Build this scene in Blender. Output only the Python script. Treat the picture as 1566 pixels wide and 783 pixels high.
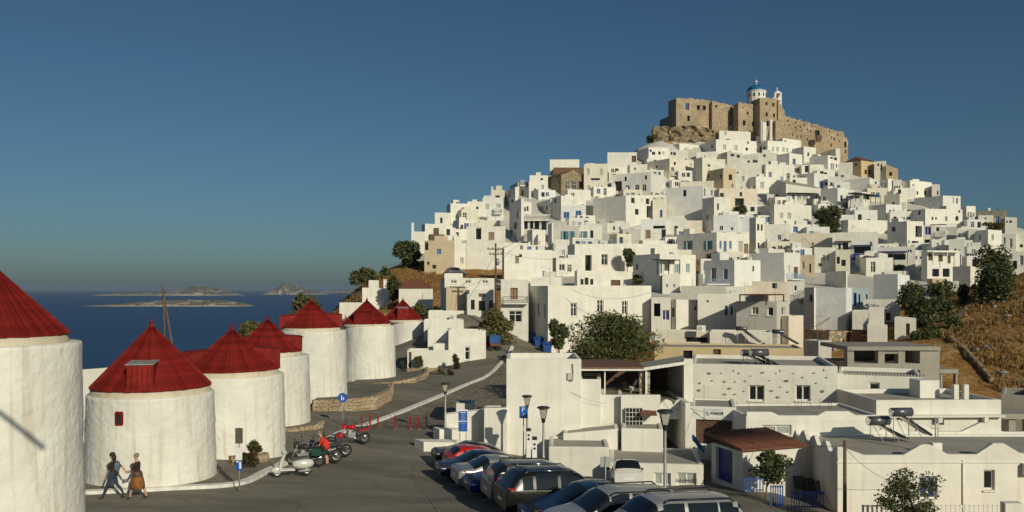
import bpy, bmesh, math, random
import numpy as np
from mathutils import Vector, Matrix, noise as mnoise
R = math.radians
random.seed(7)
sc = bpy.context.scene
COL = sc.collection
for o in list(bpy.data.objects): bpy.data.objects.remove(o)

# ---------------------------------------------------------------- camera, sky, sun, exposure
F, CX, HY, EZ = 1300.0, 783.0, 442.0, 8.0          # focal length and horizon of the photograph in its pixels, eye height
cam_d = bpy.data.cameras.new('camera'); cam = bpy.data.objects.new('camera', cam_d); COL.objects.link(cam)
cam.location = (0, 0, EZ); cam.rotation_euler = (R(90), 0, 0)
cam_d.sensor_width = 36; cam_d.lens = 36*F/1566; cam_d.shift_y = (HY-391.5)/1566
cam_d.clip_start = .5; cam_d.clip_end = 120000
sc.camera = cam
SUN_AZ, SUN_EL = 29.0, 23.0                        # azimuth to the right of straight behind the camera
w = bpy.data.worlds.new('World'); sc.world = w; w.use_nodes = True
nt = w.node_tree; bg = nt.nodes['Background']
sky = nt.nodes.new('ShaderNodeTexSky'); sky.sky_type = 'NISHITA'; sky.sun_disc = False
sky.sun_elevation = R(SUN_EL); sky.sun_rotation = R(180-SUN_AZ); sky.altitude = 600
sky.air_density = 1.0; sky.dust_density = 1.6; sky.ozone_density = 5.6
tn = nt.nodes.new('ShaderNodeMix'); tn.data_type = 'RGBA'; tn.blend_type = 'MULTIPLY'; tn.inputs['Factor'].default_value = 1; tn.inputs['B'].default_value = (.89, 1.045, .985, 1)   # the air's own tint, the same all over the sky
nt.links.new(sky.outputs[0], tn.inputs['A']); nt.links.new(tn.outputs['Result'], bg.inputs[0]); bg.inputs[1].default_value = .055
sl = bpy.data.lights.new('sun', 'SUN'); sl.energy = 4.3; sl.angle = R(.5); sl.color = (1, .92, .71)
so = bpy.data.objects.new('sun', sl); COL.objects.link(so)
sdir = Vector((math.sin(R(SUN_AZ))*math.cos(R(SUN_EL)), -math.cos(R(SUN_AZ))*math.cos(R(SUN_EL)), math.sin(R(SUN_EL))))
so.rotation_euler = sdir.to_track_quat('Z', 'Y').to_euler(); so.location = sdir*60
sc.view_settings.view_transform = 'Standard'; sc.view_settings.look = 'None'
sc.view_settings.gamma = 1; sc.view_settings.use_curve_mapping = False
sc.view_settings.exposure = -.42
sc.render.engine = 'CYCLES'
sc.cycles.max_bounces = 5; sc.cycles.diffuse_bounces = 3; sc.cycles.glossy_bounces = 3
sc.cycles.transparent_max_bounces = 6

# ---------------------------------------------------------------- helpers
def P(px, py, Y): return Vector(((px-CX)*Y/F, Y, EZ+(HY-py)*Y/F))

MATS = {}
def nodes(name):
    m = bpy.data.materials.new(name); m.use_nodes = True
    n = m.node_tree; b = n.nodes['Principled BSDF']
    return m, n, b
def plain(name, col, rough=.6, metal=0, var=.12, scale=6, bump=.0, spec=None, coat=0, rnd=0):
    m, n, b = nodes(name)
    b.inputs['Roughness'].default_value = rough; b.inputs['Metallic'].default_value = metal
    if spec is not None: b.inputs['Specular IOR Level'].default_value = spec
    if coat: b.inputs['Coat Weight'].default_value = coat; b.inputs['Coat Roughness'].default_value = .04
    tc = n.nodes.new('ShaderNodeTexCoord'); nz = n.nodes.new('ShaderNodeTexNoise')
    nz.inputs['Scale'].default_value = scale; nz.inputs['Detail'].default_value = 6
    n.links.new(tc.outputs['Object'], nz.inputs['Vector'])
    rp = n.nodes.new('ShaderNodeValToRGB'); e = rp.color_ramp.elements
    e[0].position = .3; e[1].position = .7
    e[0].color = [max(0, c*(1-var)) for c in col]+[1]; e[1].color = [min(1, c*(1+var)) for c in col]+[1]
    n.links.new(nz.outputs['Fac'], rp.inputs['Fac']); out = rp.outputs['Color']
    if rnd:
        oi = n.nodes.new('ShaderNodeObjectInfo'); mr = n.nodes.new('ShaderNodeMapRange')
        mr.inputs[3].default_value = 1-rnd; mr.inputs[4].default_value = 1+rnd
        n.links.new(oi.outputs['Random'], mr.inputs[0])
        hs = n.nodes.new('ShaderNodeHueSaturation'); n.links.new(mr.outputs[0], hs.inputs['Value']); n.links.new(out, hs.inputs['Color']); out = hs.outputs[0]
    n.links.new(out, b.inputs['Base Color'])
    if bump:
        bp = n.nodes.new('ShaderNodeBump'); bp.inputs['Strength'].default_value = bump; bp.inputs['Distance'].default_value = .02
        n.links.new(nz.outputs['Fac'], bp.inputs['Height']); n.links.new(bp.outputs[0], b.inputs['Normal'])
    MATS[name] = m; return m
def plaster(name, col, stain=(.45, .36, .22), amount=.35, bump=.5, lump=2.2, streak=(2.6, 2.6, .22), lo=.56, hi=.8):
    """limewashed wall: soft mottling, rain streaks, trowelled lumps"""
    m, n, b = nodes(name); N = n.nodes; L = n.links
    b.inputs['Roughness'].default_value = .92; b.inputs['Specular IOR Level'].default_value = .15
    tc = N.new('ShaderNodeTexCoord')
    mp = N.new('ShaderNodeMapping'); mp.inputs['Scale'].default_value = streak; L.new(tc.outputs['Object'], mp.inputs['Vector'])
    st = N.new('ShaderNodeTexNoise'); st.inputs['Scale'].default_value = 1; st.inputs['Detail'].default_value = 5; L.new(mp.outputs[0], st.inputs['Vector'])
    sr = N.new('ShaderNodeMapRange'); sr.inputs[1].default_value = lo; sr.inputs[2].default_value = hi; sr.inputs[4].default_value = amount; L.new(st.outputs['Fac'], sr.inputs[0])
    mo = N.new('ShaderNodeTexNoise'); mo.inputs['Scale'].default_value = .7; mo.inputs['Detail'].default_value = 7; L.new(tc.outputs['Object'], mo.inputs['Vector'])
    r1 = N.new('ShaderNodeValToRGB'); e = r1.color_ramp.elements; e[0].position = .3; e[1].position = .65
    e[0].color = [c*.86 for c in col]+[1]; e[1].color = list(col)+[1]; L.new(mo.outputs['Fac'], r1.inputs['Fac'])
    mx = N.new('ShaderNodeMix'); mx.data_type = 'RGBA'; mx.inputs['B'].default_value = list(stain)+[1]
    L.new(sr.outputs[0], mx.inputs['Factor']); L.new(r1.outputs[0], mx.inputs['A'])
    oi = N.new('ShaderNodeObjectInfo'); mr = N.new('ShaderNodeMapRange'); mr.inputs[3].default_value = .93; mr.inputs[4].default_value = 1.04; L.new(oi.outputs['Random'], mr.inputs[0])
    hs = N.new('ShaderNodeHueSaturation'); L.new(mr.outputs[0], hs.inputs['Value']); L.new(mx.outputs['Result'], hs.inputs['Color']); L.new(hs.outputs[0], b.inputs['Base Color'])
    bz = N.new('ShaderNodeTexNoise'); bz.inputs['Scale'].default_value = lump; bz.inputs['Detail'].default_value = 8; L.new(tc.outputs['Object'], bz.inputs['Vector'])
    bp = N.new('ShaderNodeBump'); bp.inputs['Strength'].default_value = bump; bp.inputs['Distance'].default_value = .06; L.new(bz.outputs['Fac'], bp.inputs['Height']); L.new(bp.outputs[0], b.inputs['Normal'])
    MATS[name] = m; return m
def stone(name, cols, scale=2.0, bump=.8, joint=(.2, .16, .1), jw=.06, dist=.12):
    """rubble masonry too small to pick apart"""
    m, n, b = nodes(name); N = n.nodes; L = n.links
    b.inputs['Roughness'].default_value = .95; b.inputs['Specular IOR Level'].default_value = .1
    tc = N.new('ShaderNodeTexCoord'); mp = N.new('ShaderNodeMapping'); mp.inputs['Scale'].default_value = (1, 1, 1.35); L.new(tc.outputs['Object'], mp.inputs['Vector'])
    v = N.new('ShaderNodeTexVoronoi'); v.inputs['Scale'].default_value = scale; L.new(mp.outputs[0], v.inputs['Vector'])
    ve = N.new('ShaderNodeTexVoronoi'); ve.feature = 'DISTANCE_TO_EDGE'; ve.inputs['Scale'].default_value = scale; L.new(mp.outputs[0], ve.inputs['Vector'])
    sp = N.new('ShaderNodeSeparateColor'); L.new(v.outputs['Color'], sp.inputs[0])
    r = N.new('ShaderNodeValToRGB'); el = r.color_ramp.elements
    while len(el) < len(cols): el.new(.5)
    for i, c in enumerate(cols): el[i].position = i/(len(cols)-1); el[i].color = list(c)+[1]
    L.new(sp.outputs[0], r.inputs['Fac'])
    big = N.new('ShaderNodeTexNoise'); big.inputs['Scale'].default_value = .25; big.inputs['Detail'].default_value = 6; L.new(tc.outputs['Object'], big.inputs['Vector'])
    mb = N.new('ShaderNodeMapRange'); mb.inputs[1].default_value = .3; mb.inputs[2].default_value = .7; mb.inputs[3].default_value = .75; mb.inputs[4].default_value = 1.15; L.new(big.outputs['Fac'], mb.inputs[0])
    hs = N.new('ShaderNodeHueSaturation'); L.new(mb.outputs[0], hs.inputs['Value']); L.new(r.outputs[0], hs.inputs['Color'])
    jr = N.new('ShaderNodeMapRange'); jr.inputs[2].default_value = jw; L.new(ve.outputs['Distance'], jr.inputs[0])
    mx = N.new('ShaderNodeMix'); mx.data_type = 'RGBA'; mx.inputs['A'].default_value = list(joint)+[1]; L.new(jr.outputs[0], mx.inputs['Factor']); L.new(hs.outputs[0], mx.inputs['B'])
    L.new(mx.outputs['Result'], b.inputs['Base Color'])
    bp = N.new('ShaderNodeBump'); bp.inputs['Strength'].default_value = bump; bp.inputs['Distance'].default_value = dist; L.new(jr.outputs[0], bp.inputs['Height']); L.new(bp.outputs[0], b.inputs['Normal'])
    MATS[name] = m; return m

plaster('white', (.81, .785, .705)); plaster('cream', (.76, .71, .59), amount=.4); plaster('tan', (.60, .49, .34), stain=(.3, .24, .15))
plaster('pinkish', (.72, .64, .53)); plaster('bluish', (.76, .775, .76)); plaster('rough', (.75, .74, .70), bump=1.0, lump=3.5)
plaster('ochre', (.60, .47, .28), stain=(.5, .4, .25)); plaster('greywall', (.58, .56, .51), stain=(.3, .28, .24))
plaster('mill', (.79, .77, .70), stain=(.42, .33, .19), amount=.62, bump=.7, lump=4.5, streak=(3.6, 3.6, .22), lo=.53, hi=.76)
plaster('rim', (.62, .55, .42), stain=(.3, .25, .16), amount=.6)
plaster('concrete', (.36, .34, .29), stain=(.2, .18, .14), amount=.5, bump=.3)
plaster('rooftop', (.42, .39, .33), stain=(.25, .22, .17), amount=.5, bump=.2, streak=(.8, .8, .8))
stone('rubble', [(.34, .26, .16), (.46, .36, .23), (.30, .25, .18), (.52, .42, .29)], scale=1.6, jw=.08)
stone('castle', [(.42, .325, .21), (.53, .42, .28), (.47, .365, .24), (.58, .47, .33)], scale=1.7, jw=.07, dist=.12, joint=(.24, .185, .12))
stone('greystone', [(.32, .30, .26), (.42, .39, .33), (.28, .26, .22)], scale=1.6)
stone('brick', [(.36, .17, .09), (.42, .24, .14), (.30, .14, .08)], scale=3.0)
stone('stonepiece', [(.42, .33, .21), (.52, .43, .30), (.36, .28, .18), (.48, .35, .20)], scale=.9, jw=.01, bump=.2)
stone('rock', [(.42, .32, .20), (.52, .41, .27), (.47, .36, .23)], scale=.35, jw=.5, dist=.5)
plain('red', (.18, .014, .011), rough=.7, var=.35, scale=2.5, rnd=.24, bump=.2, spec=.15)
plain('redbright', (.62, .03, .025), rough=.4)
plain('redroof', (.155, .058, .033), rough=.8, var=.3)
plain('brownroof', (.17, .085, .05), rough=.85, var=.3)
plain('bollard', (.34, .02, .025), rough=.45)
plain('glass', (.018, .022, .024), rough=.08, var=.3, scale=.8)
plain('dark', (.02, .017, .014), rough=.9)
plain('frame', (.74, .72, .66), rough=.6)
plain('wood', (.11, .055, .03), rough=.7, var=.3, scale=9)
plain('tanwood', (.30, .20, .11), rough=.7, var=.3)
plain('polewood', (.13, .085, .05), rough=.85, var=.35, scale=8, bump=.4)
plain('blue', (.02, .075, .27), rough=.5); plain('deepblue', (.012, .03, .20), rough=.5); plain('teal', (.05, .22, .30), rough=.55)
plain('lightblue', (.26, .42, .56), rough=.6); plain('domeblue', (.015, .12, .25), rough=.5, var=.25, scale=.8); plain('green', (.03, .11, .075), rough=.6)
plain('greyshut', (.34, .37, .34), rough=.7); plain('metal', (.45, .45, .44), rough=.35, metal=.8)
plain('steel', (.62, .62, .60), rough=.2, metal=1); plain('iron', (.03, .03, .03), rough=.5); plain('galv', (.36, .37, .37), rough=.5, metal=.3)
plain('rust', (.16, .075, .04), rough=.9, var=.4)
plain('bark', (.16, .12, .08), rough=.95, var=.35, scale=5, bump=.6)
plain('signblue', (.012, .09, .40), rough=.4); plain('signwhite', (.8, .8, .78), rough=.5)
plain('panel', (.02, .022, .03), rough=.15); plain('tank', (.12, .13, .15), rough=.35, metal=.4)
plain('plastic', (.015, .015, .016), rough=.5); plain('rubber', (.02, .02, .02), rough=.9)
plain('kerbpaint', (.74, .72, .66), rough=.8, var=.22, scale=3); plain('linepaint', (.55, .53, .47), rough=.85, var=.35, scale=4)

class MB:
    """collects polygons in world space; build() links them as one mesh object below its thing"""
    def __init__(s): s.v = []; s.f = []; s.m = []; s.sm = []
    def poly(s, pts, m=0, smooth=False):
        i = len(s.v); s.v += [tuple(p) for p in pts]; s.f.append(tuple(range(i, i+len(pts)))); s.m.append(m); s.sm.append(smooth)
    def hexa(s, b, t, m=0):
        """b, t: four corners each, same winding (ccw from above)"""
        i = len(s.v); s.v += [tuple(p) for p in b]+[tuple(p) for p in t]
        for q in ((3, 2, 1, 0), (4, 5, 6, 7), (0, 1, 5, 4), (1, 2, 6, 5), (2, 3, 7, 6), (3, 0, 4, 7)):
            s.f.append(tuple(i+k for k in q)); s.m.append(m); s.sm.append(False)
    def obox(s, o, u, v, w, m=0):
        """box from corner o along three edge vectors"""
        o, u, v, w = map(Vector, (o, u, v, w))
        s.hexa([o, o+u, o+u+v, o+v], [o+w, o+u+w, o+u+v+w, o+v+w], m)
    def box(s, c, size, m=0, rz=0):
        c = Vector(c); a = Matrix.Rotation(rz, 3, 'Z'); x, y, z = size
        s.obox(c-a@Vector((x/2, y/2, 0))-Vector((0, 0, z/2)), a@Vector((x, 0, 0)), a@Vector((0, y, 0)), (0, 0, z), m)
    def tube(s, p0, p1, r0, r1=None, n=8, m=0, cap=True, smooth=True):
        p0, p1 = Vector(p0), Vector(p1); r1 = r0 if r1 is None else r1
        d = (p1-p0)
        if d.length < 1e-6: return
        d.normalize(); a = d.orthogonal().normalized(); b = d.cross(a); i = len(s.v)
        for p, r in ((p0, r0), (p1, r1)):
            for k in range(n):
                t = 2*math.pi*k/n; s.v.append(tuple(p+(a*math.cos(t)+b*math.sin(t))*r))
        for k in range(n):
            s.f.append((i+k, i+(k+1) % n, i+n+(k+1) % n, i+n+k)); s.m.append(m); s.sm.append(smooth)
        if cap:
            s.f.append(tuple(i+k for k in range(n))[::-1]); s.m.append(m); s.sm.append(False)
            s.f.append(tuple(i+n+k for k in range(n))); s.m.append(m); s.sm.append(False)
    def path(s, pts, r, n=6, m=0):
        for a, b in zip(pts[:-1], pts[1:]): s.tube(a, b, r, r, n, m)
    def lathe(s, c, prof, n=32, m=0, wob=0, seed=0, smooth=True, a0=0, a1=2*math.pi):
        """prof: (radius, z) pairs about the vertical axis through c"""
        c = Vector(c); i = len(s.v); k = len(prof); full = abs(a1-a0-2*math.pi) < 1e-6
        for j in range(n if full else n+1):
            t = a0+(a1-a0)*j/n
            for r, z in prof:
                rr = r
                if wob: rr += wob*mnoise.noise(Vector((math.cos(t)*r*1.1+seed, math.sin(t)*r*1.1, z*1.1)))+wob*.8*mnoise.noise(Vector((math.cos(t)*r*3+seed, math.sin(t)*r*3, z*3)))+wob*.5*max(0, mnoise.noise(Vector((math.cos(t)*r*6+seed, math.sin(t)*r*6, z*6))))*2
                s.v.append((c.x+rr*math.cos(t), c.y+rr*math.sin(t), c.z+z))
        for j in range(n):
            j2 = (j+1) % n if full else j+1
            for q in range(k-1):
                s.f.append((i+j*k+q, i+j2*k+q, i+j2*k+q+1, i+j*k+q+1)); s.m.append(m); s.sm.append(smooth)
    def prism(s, poly, ext, m=0, cap=True):
        """polygon of 3D points swept along ext"""
        poly = [Vector(p) for p in poly]; ext = Vector(ext); n = len(poly)
        if cap: s.poly(poly[::-1], m); s.poly([p+ext for p in poly], m)
        for k in range(n): a, b = poly[k], poly[(k+1) % n]; s.poly([a, b, b+ext, a+ext], m)
    def sphere(s, c, r, n=12, k=8, m=0, sq=(1, 1, 1)):
        c = Vector(c); i = len(s.v)
        for a in range(k+1):
            ph = math.pi*a/k
            for b in range(n):
                t = 2*math.pi*b/n
                s.v.append((c.x+r*sq[0]*math.sin(ph)*math.cos(t), c.y+r*sq[1]*math.sin(ph)*math.sin(t), c.z+r*sq[2]*math.cos(ph)))
        for a in range(k):
            for b in range(n):
                s.f.append((i+a*n+b, i+(a+1)*n+b, i+(a+1)*n+(b+1) % n, i+a*n+(b+1) % n)); s.m.append(m); s.sm.append(True)
    def mesh(s, name, mats, org=(0, 0, 0)):
        me = bpy.data.meshes.new(name); o = Vector(org)
        me.from_pydata([(x-o.x, y-o.y, z-o.z) for x, y, z in s.v], [], s.f)
        for mt in (mats if isinstance(mats, (list, tuple)) else [mats]): me.materials.append(MATS[mt] if isinstance(mt, str) else mt)
        me.polygons.foreach_set('material_index', s.m); me.polygons.foreach_set('use_smooth', s.sm); me.update()
        return me
    def build(s, name, mats, parent=None, org=None):
        """parent: thing or part; the mesh keeps its world place"""
        wp = Vector((0, 0, 0))
        if parent is not None:
            q = parent
            while q is not None: wp += q.location; q = q.parent
        o = Vector(org) if org is not None else wp
        ob = bpy.data.objects.new(name, s.mesh(name, mats, o)); COL.objects.link(ob)
        if parent is not None: ob.parent = parent; ob.location = o-wp
        else: ob.location = o
        return ob
def thing(name, label, cat, loc, group=None):
    o = bpy.data.objects.new(name, None); o.empty_display_size = .3; COL.objects.link(o); o.location = loc
    o['label'] = label; o['category'] = cat
    if group: o['group'] = group
    return o
def tag(o, label, cat, group=None):
    o['label'] = label; o['category'] = cat
    if group: o['group'] = group
    return o
def struct(o): o['kind'] = 'structure'; return o
def stuff(o): o['kind'] = 'stuff'; return o
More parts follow.
